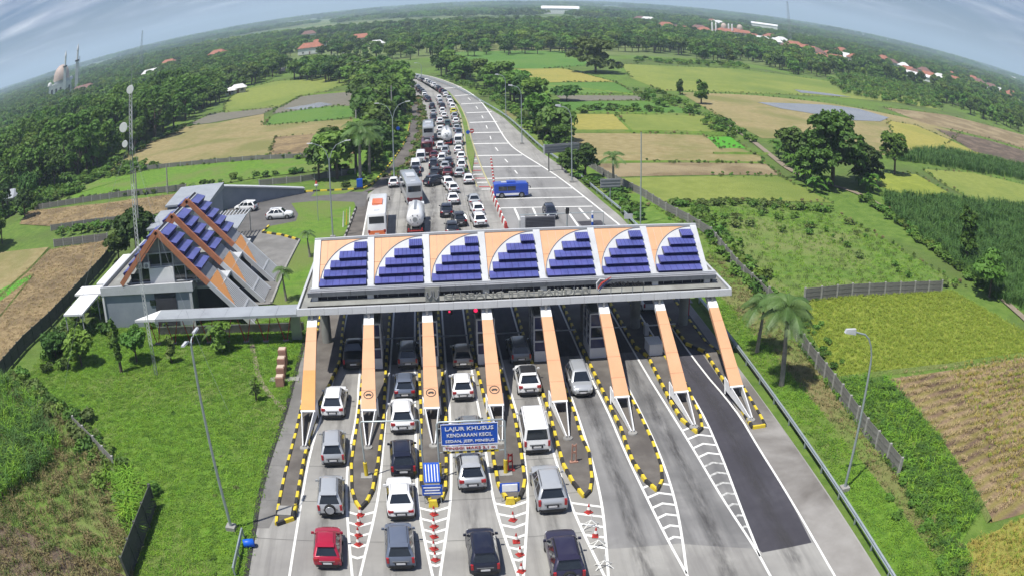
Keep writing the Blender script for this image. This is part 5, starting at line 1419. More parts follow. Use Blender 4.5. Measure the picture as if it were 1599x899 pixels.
    if 'spare' in opts:
        m_ = MB(); m_.tube([(0, re + .02, zd * .75), (0, re - .20, zd * .75)], .36, 20); P.append(('spare_wheel', m_, ['tyre'], 40, -1))
        m_ = MB(); m_.tube([(0, re - .19, zd * .75), (0, re - .225, zd * .75)], [.29, .26], 20); P.append(('cover', m_, ['PAINT'], 40, len(P) - 1))
    # tailgate recess, shut lines, roof gutters, wheel arches
    if tp not in ('pickup',):
        m_ = MB(); m_.bb(-hw * .40, hw * .40, re - .028, re + .06, zd * .50, zd * .68); P.append(('tailgate_recess', m_, ['trim_black'], None, -1))
        m_ = MB(); m_.bb(-hw * .55, hw * .55, re - .032, re + .05, zd * .72, zd * .765); P.append(('tailgate_strip', m_, ['rim'], None, -1))
    for s in (-1, 1):
        m_ = MB(); m_.hexa([(s * (wt - .10), yrt + .2, H - .03), (s * (wt - .08), yrt + .2, H - .03), (s * (wt - .08), ywt - .2, H - .03), (s * (wt - .10), ywt - .2, H - .03),
                            (s * (wt - .10), yrt + .2, H - .012), (s * (wt - .08), yrt + .2, H - .018), (s * (wt - .08), ywt - .2, H - .018), (s * (wt - .10), ywt - .2, H - .012)]); P.append(('roof_seam', m_, ['trim_black'], None, -1))
        for y in (fr - .82, re + .78):
            m_ = MB(); m_.tube([(s * (hw - .1), y, .33), (s * (hw + .004), y, .33)], .40, 18); P.append(('wheel_arch', m_, ['trim_black'], 40, -1))
    if tp == 'pickup':
        m_ = MB(); m_.bb(-hw * .80, hw * .80, re + .12, yr - .12, zd - .02, zd + .03); P.append(('cargo_cover', m_, ['trim_black'], None, -1))
    wr = .33 if tp in ('suv', 'bigsuv', 'pickup') else .30
    for s in (-1, 1):
        for y in (fr - .82, re + .78):
            m_ = MB(); m_.tube([(s * (hw - .20), y, wr), (s * (hw + .012), y, wr)], wr, 16); P.append(('wheel', m_, ['tyre'], 40, -1))
            m_ = MB(); m_.tube([(s * (hw + .0), y, wr), (s * (hw + .022), y, wr)], [wr * .66, wr * .60], 12); P.append(('rim', m_, ['rim'], 40, len(P) - 1))
    return P
CARK = {}
def kit_from(P, color, simple, skip=()):
    k = Kit()
    sub = lambda m: 'paint_' + color if m == 'PAINT' else m
    if simple:
        mb = MB(); mats = []
        for (nm, m_, ms, sm, pa) in P:
            if nm in ('rim', 'roof_rail', 'cover', 'spoiler', 'grille', 'roof_seam', 'wheel_arch', 'tailgate_strip'): continue
            for mm in ms:
                if sub(mm) not in mats: mats.append(sub(mm))
            b = len(mb.v); mb.v += m_.v; mb.f += [tuple(i + b for i in f) for f in m_.f]; mb.m += [mats.index(sub(ms[q])) for q in m_.m]
        k.add('car', mb.mesh('car', mats, 35))
    else:
        for (nm, m_, ms, sm, pa) in P:
            k.add(nm, m_.mesh(nm, [sub(x) for x in ms], sm), parent=pa)
    return k
def get_car(tp, color, opts=(), simple=False):
    key = (tp, color, opts, simple)
    if key not in CARK: CARK[key] = kit_from(car_parts(tp, opts), color, simple)
    return CARK[key]

def bus_parts(L, W, H, stripe=None, roofpatch=None, glass_h=1.1, lower=None, tankmode=False):
    hw = W / 2; P = []; fr, re = L / 2, -L / 2
    mb = MB(); rings = []
    for y, wf, zf in ((re, .93, .95), (re + .10, .985, .99), (re + .4, 1, 1), (fr - .6, 1, 1), (fr - .2, .98, .98), (fr, .92, .90)):
        h = hw * wf; zt = H * zf
        half = [(h * .94, .35), (h, .50), (h, H * .42), (h * .985, zt - .35), (h * .94, zt - .10), (h * .80, zt)]
        rings.append([(x, y, z) for x, z in half] + [(-x, y, z) for x, z in half[::-1]])
    n = 12; vs = [p for r_ in rings for p in r_]
    fs = [(i * n + k, i * n + (k + 1) % n, (i + 1) * n + (k + 1) % n, (i + 1) * n + k)[::-1] for i in range(len(rings) - 1) for k in range(n)]
    fs += [tuple(range(n)), tuple(range(5 * n, 6 * n))[::-1]]
    mb.vf(vs, fs); P.append(('body', mb, ['PAINT'], 35, -1))
    z0, z1 = H * .52, H * .52 + glass_h
    nw = int((L - 1.6) / 1.35)
    for s in (-1, 1):
        for k in range(nw):
            a = re + .7 + k * 1.35
            m_ = MB(); m_.bb(s * hw * .99, s * (hw + .012), a, a + 1.28, z0, min(z1, H - .45)); P.append(('side_window', m_, ['glass_dark'], None, -1))
        m_ = MB(); m_.bb(s * hw * .70, s * hw * .92, re - .02, re + .1, H * .25, H * .36); P.append(('tail_light', m_, ['tail_red'], None, -1))
        m_ = MB(); m_.bb(s * hw * .55, s * hw * .90, fr - .08, fr + .015, H * .17, H * .24); P.append(('headlight', m_, ['lamp_clear'], None, -1))
        m_ = MB(); m_.tube([(s * hw * .9, fr - .1, H * .82), (s * (hw + .25), fr + .25, H * .80), (s * (hw + .25), fr + .25, H * .66)], [.04, .06, .10], 6); P.append(('wing_mirror', m_, ['trim_black'], None, -1))
        if stripe:
            m_ = MB(); m_.bb(s * hw * .99, s * (hw + .009), re + .3, fr - 1.0, H * .20, H * .34); P.append(('side_stripe', m_, [stripe], None, -1))
        for y in (fr - L * .20, re + L * .22):
            m_ = MB(); m_.tube([(s * (hw - .3), y, .46), (s * (hw + .015), y, .46)], .46, 16); P.append(('wheel', m_, ['tyre'], 40, -1))
            m_ = MB(); m_.tube([(s * (hw + .0), y, .46), (s * (hw + .025), y, .46)], .26, 12); P.append(('rim', m_, ['rim'], 40, len(P) - 1))
    m_ = MB(); m_.bb(-hw * .78, hw * .78, re - .015, re + .1, H * .60, H * .86); P.append(('rear_window', m_, ['glass_dark'], None, -1))
    m_ = MB(); m_.bb(-hw * .84, hw * .84, fr - .3, fr + .012, H * .42, H * .86); P.append(('windshield', m_, ['glass_dark'], None, -1))
    m_ = MB(); m_.bb(-hw * .8, hw * .8, re - .04, re + .05, .36, H * .16); P.append(('bumper', m_, ['trim_black'], None, -1))
    m_ = MB(); m_.bb(-.3, .3, re - .055, re - .03, H * .20, H * .24); P.append(('number_plate', m_, ['plate_white'], None, -1))
    if lower:
        m_ = MB(); m_.bb(-hw * .86, hw * .86, re - .02, re + .05, H * .17, H * .33); P.append(('rear_band', m_, [lower], None, -1))
    m_ = MB(); m_.bb(-hw * .55, hw * .55, -L * .12, L * .14, H - .02, H + .20); P.append(('roof_unit', m_, [roofpatch or 'white_panel'], None, -1))
    m_ = MB(); m_.bb(-hw * .3, hw * .3, re + 1.2, re + 2.0, H - .02, H + .07); P.append(('roof_hatch', m_, ['white_panel'], None, -1))
    return P
def tanker_parts():
    P = []; L = 9.5; hw = 1.2
    m_ = MB(); m_.bb(-.5, .5, -4.6, 4.4, .6, .85); P.append(('chassis', m_, ['trim_black'], None, -1))
    m_ = MB(); rs = [(-4.55, .25), (-4.5, .75), (-4.35, 1.0), (-4.0, 1.17), (1.8, 1.17), (2.15, 1.0), (2.3, .6)]
    m_.tube([(0, y, 2.15) for y, _ in rs], [r_ for _, r_ in rs], 22); P.append(('tank', m_, ['paint_white'], 50, -1))
    m_ = MB(); m_.tube([(0, -4.57, 2.15), (0, -4.63, 2.15)], .32, 16); P.append(('manhole', m_, ['steel'], 40, len(P) - 1))
    for a in range(6):
        m_ = MB(); m_.ball((.62 * math.cos(a * 1.047), -4.53, 2.15 + .62 * math.sin(a * 1.047)), .09, n=6, k=4); P.append(('fitting', m_, ['gutter_grey'], None, 1))
    m_ = MB(); m_.bb(-.18, .18, -3.8, 1.6, 3.3, 3.38); P.append(('walkway', m_, ['steel'], None, -1))
    m_ = MB(); m_.hexa([(-1.15, 2.6, .5), (1.15, 2.6, .5), (1.15, 4.7, .5), (-1.15, 4.7, .5), (-1.1, 2.6, 2.6), (1.1, 2.6, 2.6), (1.05, 4.4, 2.5), (-1.05, 4.4, 2.5)]); P.append(('cab', m_, ['paint_white'], None, -1))
    m_ = MB(); m_.bb(-.95, .95, 4.45, 4.6, 1.5, 2.3); P.append(('windshield', m_, ['glass_dark'], None, -1))
    for s in (-1, 1):
        m_ = MB(); m_.bb(s * .8, s * 1.0, -4.72, -4.62, .75, 1.0); P.append(('tail_light', m_, ['tail_red'], None, -1))
        for y in (3.7, -2.1, -3.3):
            m_ = MB(); m_.tube([(s * .75, y, .48), (s * 1.18, y, .48)], .48, 16); P.append(('wheel', m_, ['tyre'], 40, -1))
    m_ = MB(); m_.bb(-1.05, 1.05, -4.7, -4.6, .55, .70); P.append(('bumper', m_, ['red_paint'], None, -1))
    return P

# ---- cars below the gate: rear-bottom point, type, colour, label
def heading_at(y):
    return 0.0
NEAR = [
 ((-8.5,62.57), 'suv', 'white', (), 0, 'pearl white rounded suv next to the leftmost orange fin'),
 ((-8.05,54.88), 'mpv', 'silver', (), 0, 'silver family car in the leftmost lane behind the white suv'),
 ((-7.76,47.92), 'mpv', 'silver', ('spare',), 0, 'silver boxy suv with spare wheel on its tailgate, leftmost lane'),
 ((-7.6,41.73), 'hatch', 'red', (), 0, 'red hatchback at the bottom of the leftmost lane'),
 ((-7.42,72.19), 'pickup', 'black', (), 0, 'dark pickup half hidden in the canopy shade of the leftmost lane'),
 ((-2.46,71.91), 'mpv', 'grey', ('norail',), 0, 'grey boxy van at the edge of the canopy shade, second lane'),
 ((-2.7,65.62), 'hatch', 'bluegrey', (), 0, 'blue-grey hatchback in front of a white suv in the second lane'),
 ((-2.87,59.8), 'suv', 'white', ('norail',), 0, 'white suv under the bare height gantry in the second lane'),
 ((-2.81,53.1), 'mpv', 'navy', (), 0, 'near-black family car between two white cars in the second lane'),
 ((-2.99,47.54), 'sedan', 'white', (), 0, 'white car with dark rear spoiler behind the near-black family car'),
 ((-3.03,41.79), 'mpv', 'bluegrey', ('norail',), 0, 'blue-grey family car at the bottom of the second lane'),
 ((2.35,71.4), 'hatch', 'beige', (), 0, 'beige hatchback at the edge of the canopy shade, third lane'),
 ((2.03,65.06), 'hatch', 'white', (), 0, 'small white hatchback alone in the third lane above the blue sign'),
 ((2.2,56.56), 'mpv', 'grey', (), 0, 'grey car mostly hidden behind the big blue overhead sign'),
 ((1.89,50.94), 'suv', 'silver', ('darkrail',), 0, 'silver suv just below the big blue overhead sign'),
 ((1.99,40.86), 'mpv', 'navy', ('darkrail', 'norail'), 0, 'black family car at the bottom centre of the third lane'),
 ((7.41,71.74), 'mpv', 'grey', ('norail',), 0, 'grey family car in the canopy shade of the fourth lane'),
 ((7.46,65.36), 'suv', 'white', ('blackroof',), 0, 'white suv with a black glass roof ahead of the white van'),
 ((6.89,55.71), 'van', 'white', (), 0, 'tall white passenger van in the fourth lane'),
 ((6.86,47.52), 'bigsuv', 'silver', (), 0, 'silver people carrier behind the tall white van'),
 ((6.75,39.27), 'bigsuv', 'purple', ('spare', 'darkrail'), 0, 'dark purple off-road car with spare wheel at the bottom edge'),
 ((11.69,64.5), 'mpv', 'silver', ('norail',), 1, 'silver family car facing the camera in the fifth lane'),
 ((21.91,82.63), 'pickup', 'white', (), 0, 'pale vehicle partly hidden behind the round column near the right end of the gate'),
]
for (p, tp, c_, op_, face, lab) in NEAR:
    L = SPEC[tp][0]
    hd = 0.0 if not face else math.pi
    drift = -.02 * 0
    if p[1] < 62:
        # lanes splay slightly: align with the painted lines
        hd += max(-.12, min(.12, (p[0] - 3) * -.004))
    pos = (p[0], p[1] + L / 2 + .05, .012)
    get_car(tp, c_, op_).spawn('car' if tp != 'van' else 'passenger_van', pos, lab, 'van' if tp == 'van' else 'car', 'cars queueing before the toll gate' if not face else None, rz=hd + rng.uniform(-.02, .02), scale=1.07)

# ---- vehicles beyond the gate
CEN = smooth_line([(0, 90), (0, 150)] + [((a[0] + b[0]) / 2, (a[1] + b[1]) / 2) for a, b in zip([(-3.59,177.38),(0.23,222.24),(0.35,255.71),(-2.35,302.9),(-10.59,359.78)], [(7.5,174.33),(8.33,219.47),(7.54,260.64),(5.91,298.6),(-4.01,358)])], 3)
def road_heading(y):
    P = np.array(CEN); i = int(np.argmin(np.abs(P[:, 1] - y))); i = min(max(i, 1), len(P) - 2)
    t = P[i + 1] - P[i - 1]; return math.atan2(-t[0], t[1])
JAM = [
 ((-5.92,145.5),'hatch','white',0,'small white car parked beside the double lamp post at the ramp mouth'),
 ((-0.45,145.16),'mpv','navy',-.9,'dark car turned sideways behind the grey coach'),
 ((-2.22,153.44),'mpv','navy',.1,'dark blue car just beyond the grey coach'),
 ((-2.14,157.38),'van','white',.1,'white van beside the planted strip, nearest the coach'),
 ((-1.36,166.36),'van','white',.05,'white van beside the planted strip, behind another white van'),
 ((1.1,168.99),'hatch','maroon',0,'dark red hatchback near the big trucks'),
 ((0.89,151.04),'mpv','black',-.15,'black family car beside the sideways dark car'),
 ((0.99,159.52),'mpv','navy',0,'dark family car behind the dark red hatchback'),
 ((3.35,152.1),'hatch','maroon',0,'maroon car in the middle of the plaza queue'),
 ((3.43,143.81),'hatch','white',.2,'white hatchback, first of two white cars in the middle of the plaza'),
 ((4.1,138.94),'hatch','white',.2,'white hatchback, second of two white cars in the middle of the plaza'),
 ((3.73,131.22),'sedan','white',.05,'white saloon alone in the middle of the plaza'),
 ((2.46,123.72),'suv','navy',0,'dark blue suv, left of two dark cars behind the gate roof'),
 ((4.24,118.49),'suv','black',.1,'black suv, right of two dark cars behind the gate roof'),
 ((2.93,113.54),'suv','black',0,'black car whose roof just shows above the gate roof'),
 ((6.73,129.85),'sedan','silver',0,'silver saloon at the right side of the plaza queue'),
 ((7.05,124.38),'hatch','white',.1,'white hatchback right behind the silver saloon'),
 ((6.9,117.72),'suv','white',.1,'white suv, last in the right plaza file near the gate roof'),
 ((6.65,145.13),'hatch','white',0,'white hatchback near the end of the red and white hatching'),
 ((5.41,151.1),'sedan','silver',0,'silver saloon beside the red and white hatching'),
 ((6.03,157.74),'mpv','white',0,'white family car beside the end of the median'),
 ((6.28,166.38),'hatch','white',0,''),((6.09,173.95),'hatch','white',0,''),((6.47,183.68),'van','white',0,''),((6.93,195.45),'mpv','bluegrey',0,''),
 ((6.78,203.01),'hatch','silver',0,''),((7.03,214.28),'hatch','white',0,''),((7.03,223.37),'mpv','silver',0,''),((7.12,233.25),'hatch','yellow',0,'bright yellow hatchback in the right file of the queue'),
 ((7.16,242.67),'mpv','white',0,''),((6.94,253),'mpv','white',0,''),((6.84,262.55),'suv','silver',0,''),
 ((3.36,173.22),'mpv','silver',0,''),((2.62,164.93),'mpv','white',0,''),((2.51,178.54),'mpv','white',0,''),((2.83,192.19),'hatch','silver',0,''),((3.01,202.21),'hatch','white',0,''),
 ((4.89,209.63),'mpv','green',0,'dark green car in the middle file of the queue'),((4.37,200.83),'hatch','grey',0,''),((3.17,215.53),'hatch','white',0,''),((4.49,225.42),'hatch','white',0,''),((4.18,234.29),'mpv','white',0,''),((4.4,245.11),'mpv','black',0,''),
 ((4.06,255.67),'mpv','silver',0,''),((3.85,265.45),'mpv','white',0,''),((0.8,212.04),'mpv','grey',0,''),((1.63,221.72),'mpv','navy',0,''),((1.74,232.64),'hatch','silver',0,''),((1.57,246.25),'mpv','navy',0,''),((0.57,263.58),'suv','navy',0,''),
 ((0.47,183.76),'mpv','maroon',0,''),((3.68,160.06),'mpv','navy',0,''),((3.03,157.25),'hatch','silver',0,''),
]
RSEQ = random.Random(31)
# further up the bend the queue fills four files
Pm = np.array(smooth_line(MLL[4:] + [(-13.4,388.23)], 3))
dd = np.r_[0, np.cumsum(np.linalg.norm(np.diff(Pm, axis=0), axis=1))]
usedp = [np.array(j[0]) for j in JAM]
for f in range(5):
    s = RSEQ.uniform(0, 4)
    off = [1.6, 4.7, 7.8, 10.9, 14.0][f]
    while s < dd[-1] - 4:
        x, y = np.interp(s, dd, Pm[:, 0]), np.interp(s, dd, Pm[:, 1])
        x2, y2 = np.interp(s + 2, dd, Pm[:, 0]), np.interp(s + 2, dd, Pm[:, 1])
        t = np.array([x2 - x, y2 - y]); t /= np.linalg.norm(t) + 1e-9
        q = np.array([x - t[1] * off, y + t[0] * off]) + np.array([RSEQ.uniform(-.3, .3), 0])
        lim = interp_y(HL, q[1]) + 1.0
        if q[0] > lim - (3 if off > 8 else 0) and min(np.linalg.norm(q - u_) for u_ in usedp) > 4.6 and (y > 262):
            JAM.append(((float(q[0]), float(q[1])), RSEQ.choice(['hatch', 'mpv', 'mpv', 'suv', 'sedan', 'mpv']), RSEQ.choice(['white', 'white', 'silver', 'silver', 'grey', 'navy', 'black', 'bluegrey', 'white', 'maroon']), 0, ''))
            usedp.append(q)
        s += RSEQ.uniform(5.4, 7.6)
COLN = dict(white='white', silver='silver', grey='grey', navy='dark blue', black='black', bluegrey='blue-grey', maroon='maroon', green='dark green', beige='beige', yellow='yellow')
TYN = dict(hatch='hatchback', mpv='family car', suv='suv', sedan='saloon', van='van', bigsuv='people carrier')
cnt = {}
JAM.sort(key=lambda j: j[0][1])
for (p, tp, c_, hd, lab) in JAM:
    if not lab:
        key = (tp, c_); n_ = cnt.get(key, 0); cnt[key] = n_ + 1
        lab = f'{COLN[c_]} {TYN[tp]} in the motorway queue, {ordinal(n_)} such one counted from the gate'
    simple = p[1] > 235
    L = SPEC[tp][0]; h_ = hd + road_heading(p[1])
    pos = (p[0] - math.sin(h_) * L / 2, p[1] + math.cos(h_) * L / 2, .015)
    get_car(tp, c_, (), simple).spawn('car' if tp != 'van' else 'van', pos, lab, 'van' if tp == 'van' else 'car', 'traffic queue beyond the toll gate', rz=h_ + RSEQ.uniform(-.04, .04), scale=1.04)
# big vehicles
def spawn_parts(P, color, name, loc, lab, cat, rz=0): return kit_from(P, color, False).spawn(name, loc, lab, cat, None, rz)
p_ = (-7.19,114.4); spawn_parts(bus_parts(12, 2.6, 3.6, 'orange_panel', 'paint_orange', 1.2, 'paint_orange'), 'white', 'coach', (p_[0], p_[1] + 6, .01), 'white coach with orange rear and orange roof unit beside the left road edge', 'coach', .02)
p_ = (-2.26,132.43); spawn_parts(bus_parts(11.5, 2.5, 3.5, None, None, 1.2, 'maroon' and 'paint_maroon'), 'silver', 'coach', (p_[0] - .6, p_[1] + 5.7, .01), 'pale grey coach standing askew at the mouth of the ramp', 'coach', .12)
p_ = (-1.87,115.31); spawn_parts(tanker_parts(), 'white', 'tank_truck', (p_[0], p_[1] + 4.7, .01), 'white tank truck with rounded rear between the two coaches and dark cars', 'tank truck', -.02)
p_ = (12.64,134.73); spawn_parts(bus_parts(5.3, 2.0, 2.35, 'paint_white', 'paint_blue', .8, 'paint_white'), 'blue', 'minibus', (p_[0], p_[1] + .6, .012), 'blue minibus with white rear crossing the empty plaza', 'minibus', -math.pi / 2 + .03)
p_ = (0.23,190.4); spawn_parts(bus_parts(11, 2.5, 3.5, None, None, 1.2), 'silver', 'coach', (p_[0], p_[1] + 5.5, .01), 'pale coach at the left side of the queue beside the planted strip', 'coach', 0)
p_ = (-0.11,173.46); spawn_parts(bus_parts(7, 2.3, 2.9, None, 'trim_black', .9), 'maroon', 'truck', (p_[0], p_[1] + 3.5, .01), 'dark red covered truck behind the pale coach', 'truck', 0)
p_ = (4.09,184.31); spawn_parts(tanker_parts(), 'white', 'tank_truck', (p_[0], p_[1] + 4.5, .01), 'small white tank truck far up in the middle file', 'tank truck', 0)
p_ = (16.97,120.34); get_car('mpv', 'navy', ()).spawn('car', (p_[0], p_[1] + 2.1, .02), 'dark car facing the camera on the empty plaza beyond the gate', 'car', None, rz=math.pi)
# parked cars by the office
for px, tp, c_, rz_, lb in (((-23.15,128.78), 'suv', 'white', -math.pi / 2 - .05, 'white off-road car parked at the tip of the lawn'), ((-30.3,135.71), 'mpv', 'white', -math.pi / 2 + 2.9, 'white family car parked behind the A-frame office'),
                            ((-29.25,142.94), 'suv', 'black', -math.pi / 2 + .05, 'black car parked by the wedge-shaped wall')):
    get_car(tp, c_, ()).spawn('parked_car', (px[0], px[1] + .7, .02), lb, 'car', 'cars parked by the office', rz=rz_)

# ================================================================ ROAD FURNITURE
# guardrails
def guardrail(pl, label, z0=.45, z1=.78, step=4.0, mm='galv'):
    rs = resample(pl, step); c0 = rs[0]; r = root('guardrail', (c0[0], c0[1], 0), label, 'guardrail', 'guardrails')
    pm = MB().bb(-.06, .06, -.06, .06, -.1, z1).mesh('post', ['galv'])
    for a in rs[:280]:
        o = bpy.data.objects.new('post', pm); col.objects.link(o); o.parent = r; o.location = (a[0] - c0[0], a[1] - c0[1], 0)
    fine = resample(smooth_line(pl, 1), 6)
    prof = [(0, z0), (.09, z0 + .06), (.0, (z0 + z1) / 2), (.09, z1 - .06), (0, z1), (-.03, z1), (-.03, z0)]
    mb = MB((c0[0], c0[1], 0)); vs = []; k = len(prof)
    for q in prof:
        pass
    n = len(fine)
    off = {d: offset_line(fine, d) for d in set(p[0] for p in prof)}
    for i in range(n):
        for d, z in prof: vs.append((off[d][i][0], off[d][i][1], z))
    mb.vf(vs, [(i * k + j, i * k + (j + 1) % k, (i + 1) * k + (j + 1) % k, (i + 1) * k + j) for i in range(n - 1) for j in range(k)])
    mb.build('beam', [mm], r)
guardrail([(a - .0, b) for a, b in GR], 'long galvanised guardrail along the right edge of the road')
guardrail([(-13.73,40.27),(-13.72,42.47),(-13.71,45)] , 'short guardrail piece by the blue barrel at the lower left')
# lamp posts
def lamp_post(bx, by, h, arms, label, az=0.0, grp='street lamps', al=1.0):
    r = root('street_lamp', (bx, by, 0), label, 'street lamp', grp, rz=az)
    mb = MB(); mb.bb(-.35, .35, -.35, .35, 0, .35); mb.build('base', ['concrete'], r)
    mb = MB(); n = 14
    if arms == 1:
        path = [(0, 0, .3), (0, 0, h * .80)] + [(-1.25 * (1 - math.cos(t)), 0, h * .80 + h * .18 * math.sin(t)) for t in [R(a) for a in (15, 35, 55, 75, 90)]] + [(-1.9, 0, h * .995)]
        mb.tube(path, [.12, .085] + [.065] * 6, 8); mb.build('pole', ['galv'], r, smooth=60)
        m2 = MB(); m2.hexa([(-2.7, -.14, h * .995), (-1.8, -.14, h * .98), (-1.8, .14, h * .98), (-2.7, .14, h * .995), (-2.6, -.1, h * 1.015), (-1.8, -.1, h * 1.012), (-1.8, .1, h * 1.012), (-2.6, .1, h * 1.015)]); m2.build('lamp_head', ['white_panel'], r)
    else:
        mb.tube([(0, 0, .3), (0, 0, h * (.82 if al > .5 else .97))], [.12, .08], 8); mb.build('pole', ['galv'], r, smooth=60)
        for s in (-1, 1):
            zb_ = .80 if al > .5 else .965; m2 = MB(); m2.tube([(0, 0, h * zb_), (s * .5 * al, 0, h * lerp(zb_, 1, .5)), (s * 1.3 * al, 0, h * lerp(zb_, 1, .82)), (s * 2.4 * al, 0, h * .99), (s * 3.0 * al, 0, h)], [.055, .045, .04, .035, .03], 7); ar = m2.build('arm', ['galv'], r, smooth=60)
            m3 = MB(); a_ = s * 2.8 * al; b_ = a_ + s * .8; m3.hexa([(a_, -.13, h - .03), (b_, -.13, h + .02), (b_, .13, h + .02), (a_, .13, h - .03), (a_, -.1, h + .08), (b_, -.08, h + .1), (b_, .08, h + .1), (a_, .1, h + .08)])
            m3.build('lamp_head', ['white_panel'], ar)
for (b, arms, az, lb) in (
 ((-14.75,45.85,13.95), 2, R(84), 'tall galvanised lamp post on the left lawn, nearest the camera'),
 ((27.89,44.86,12.55), 1, 0, 'curved single-arm lamp post on the right verge, nearest the camera'),
 ((-13.33,116.25,13.36), 2, 0, 'double-arm lamp post on the lawn left of the white and orange coach'),
 ((-5.77,147.47,14.45), 2, 0, 'double-arm lamp post at the mouth of the ramp road'),
 ((23.74,144.46,13.2), 1, 0, 'single-arm lamp post beside the long sign board on the right verge'),
 ((19.63,183.28,12.76), 1, 0, 'single-arm lamp post on the right verge at the bend'),
 ((20.41,228.29,11.1), 1, 0, 'small far lamp post behind the roadside trees on the right'),
 ((-24.76,335.04,9.64), 2, 0, 'far lamp post among the trees left of the queue'),
 ((-39.25,385.96,10.9), 2, 0, 'far lamp post by the flyover end, left of the queue'),
 ((-1.81,331.17,7.63), 1, 0, 'far lamp post at the top of the bend')):
    lamp_post(b[0], b[1], b[2], arms, lb, az, al=.25 if az else .8)
# plain masts and poles
for (b, m_, r_, lb, nm) in (((28.7,116.18,13.13), 'galv', .09, 'slim bare grey mast rising behind the right end of the gate roof', 'mast'),
                            ((-8.88,222.54,10.12), 'post_old', .16, 'leaning pale utility pole among the trees left of the ramp', 'utility_pole'),
                            ((-6.39,284.84,8.76), 'post_old', .14, 'far pale utility pole left of the queue', 'utility_pole'),
                            ((-52.4,158,5.94), 'post_old', .16, 'weathered concrete pole behind the office roof', 'utility_pole'),
                            ((-42.83,112.3,13.48), 'post_old', .14, 'weathered concrete pole beside the guyed mast', 'utility_pole'),
                            ((-15.76,193.79,7.81), 'post_old', .2, 'concrete pole at the edge of the dry field', 'utility_pole')):
    mb = MB((b[0], b[1], 0)); mb.tube([(b[0], b[1], 0), (b[0], b[1], b[2])], [r_ * 1.2, r_ * .8], 8)
    mb.build(nm, [m_], label=lb, cat='pole')
# guyed lattice mast
mx_, my_, mh = -27.64,71.55,28.27
r = root('radio_mast', (mx_, my_, 0), 'tall slim red and white lattice mast with dish antennas', 'radio mast')
def mpart(nm, mb, mats, pa=r): return mb.build(nm, mats, pa)
nsec = 9
for q in range(nsec):
    z0, z1 = q * mh / nsec, (q + 1) * mh / nsec
    mb = MB(); w_ = .17
    cs = [(w_, -w_ * .6), (-w_, -w_ * .6), (0, w_)]
    for cx_, cy_ in cs: mb.tube([(cx_, cy_, z0), (cx_, cy_, z1)], .028, 5)
    nb = 7
    for j in range(nb):
        za, zb_ = z0 + (z1 - z0) * j / nb, z0 + (z1 - z0) * (j + 1) / nb
        for t in range(3):
            a, b = cs[t], cs[(t + 1) % 3]; mb.tube([(a[0], a[1], za), (b[0], b[1], zb_)], .014, 4)
    mpart('lattice_section', mb, ['white_bright' if q % 3 else 'steel'])
mb = MB(); mb.tube([(0, 0, mh), (.05, 0, mh + 3.2)], [.03, .012], 6); mpart('whip_antenna', mb, ['steel'])
for (dx_, z, rr) in ((0.05, mh - .4, .42), (-.75, mh - 3.9, .48), (-.6, mh - 5.5, .34)):
    mb = MB(); mb.tube([(dx_, -.25, z), (dx_, -.42, z), (dx_, -.5, z)], [rr * .6, rr, rr * .98], 18); d_ = mpart('dish', mb, ['white_bright'])
    mb = MB(); mb.tube([(dx_, -.2, z), (0, 0, z - .1)], .03, 5); mpart('bracket', mb, ['steel'])
# guy wires
for az_, rr in ((R(200), 12), (R(320), 13), (R(80), 13)):
    mb = MB(); mb.tube([(0, 0, mh * .82), (rr * math.cos(az_), rr * math.sin(az_), 0)], .012, 4); mpart('guy_wire', mb, ['steel'])
# overhead sign on its gantry

GY = 53.0
c = (2.0, GY, 0); r = root('overhead_sign', c, 'big blue overhead lane sign with white lettering on a pipe gantry', 'sign')
mb = MB(c); mb.tube([(-.22, GY, .15), (-.22, GY, 4.35), (-.05, GY, 4.5), (4.15, GY, 4.5), (4.32, GY, 4.35), (4.32, GY, .15)], .065, 8); mb.build('gantry_frame', ['galv'], r, smooth=60)
mb = MB(c); mb.bb(.02, 3.86, GY - .10, GY - .04, 2.72, 4.36); b_ = mb.build('sign_board', ['sign_blue'], r)
for (xa, xb, za, zb_) in ((.02, 3.86, 4.32, 4.36), (.02, 3.86, 2.72, 2.76), (.02, .06, 2.76, 4.32), (3.82, 3.86, 2.76, 4.32)):
    mb = MB(c); mb.bb(xa, xb, GY - .125, GY - .10, za, zb_); mb.build('border', ['sign_white'], b_)
put_text('LAJUR KHUSUS', .32, 3.56, GY - .12, 3.98, .36, 'sign_white', b_, c, .01)
put_text('KENDARAAN KECIL', .42, 3.46, GY - .12, 3.48, .26, 'sign_white', b_, c, .01)
put_text('SEDAN, JEEP, MINIBUS', .30, 3.58, GY - .12, 3.02, .26, 'sign_white', b_, c, .01)
mb = MB(c); mb.bb(.10, 3.80, GY - .10, GY - .05, 2.30, 2.64); b2 = mb.build('height_board', ['sign_white'], r)
put_text('TINGGI MAKS 2,1 m', .25, 3.65, GY - .12, 2.47, .24, 'red_paint', b2, c, .01)
for k in range(14):
    mb = MB(c); mb.bb(.1 + k * .27, .1 + k * .27 + .26, GY - .07, GY + .03, 2.06, 2.18); mb.build('height_bar', ['yellow_paint' if k % 2 else 'black_paint'], r)
for z in (2.12, 2.9, 4.0):
    for x0_, x1_ in ((-.2, .05), (3.85, 4.3)):
        mb = MB(c); mb.tube([(x0_, GY, z), (x1_, GY, z)], .03, 6); mb.build('strut', ['galv'], r)
for x in (-.22, 4.32):
    mb = MB(c); mb.tube([(x, GY, .16), (x, GY, 1.3)], .14, 12); mb.build('post_sleeve', ['yellow_paint'], r)
    mb = MB(c); mb.bb(x - .45, x + .45, GY - .4, GY + .4, .16, .24); mb.build('footing', ['concrete'], r)
q0, q1 = (-5.42,53.3,4.56), (-1.35,53.3,4.57)
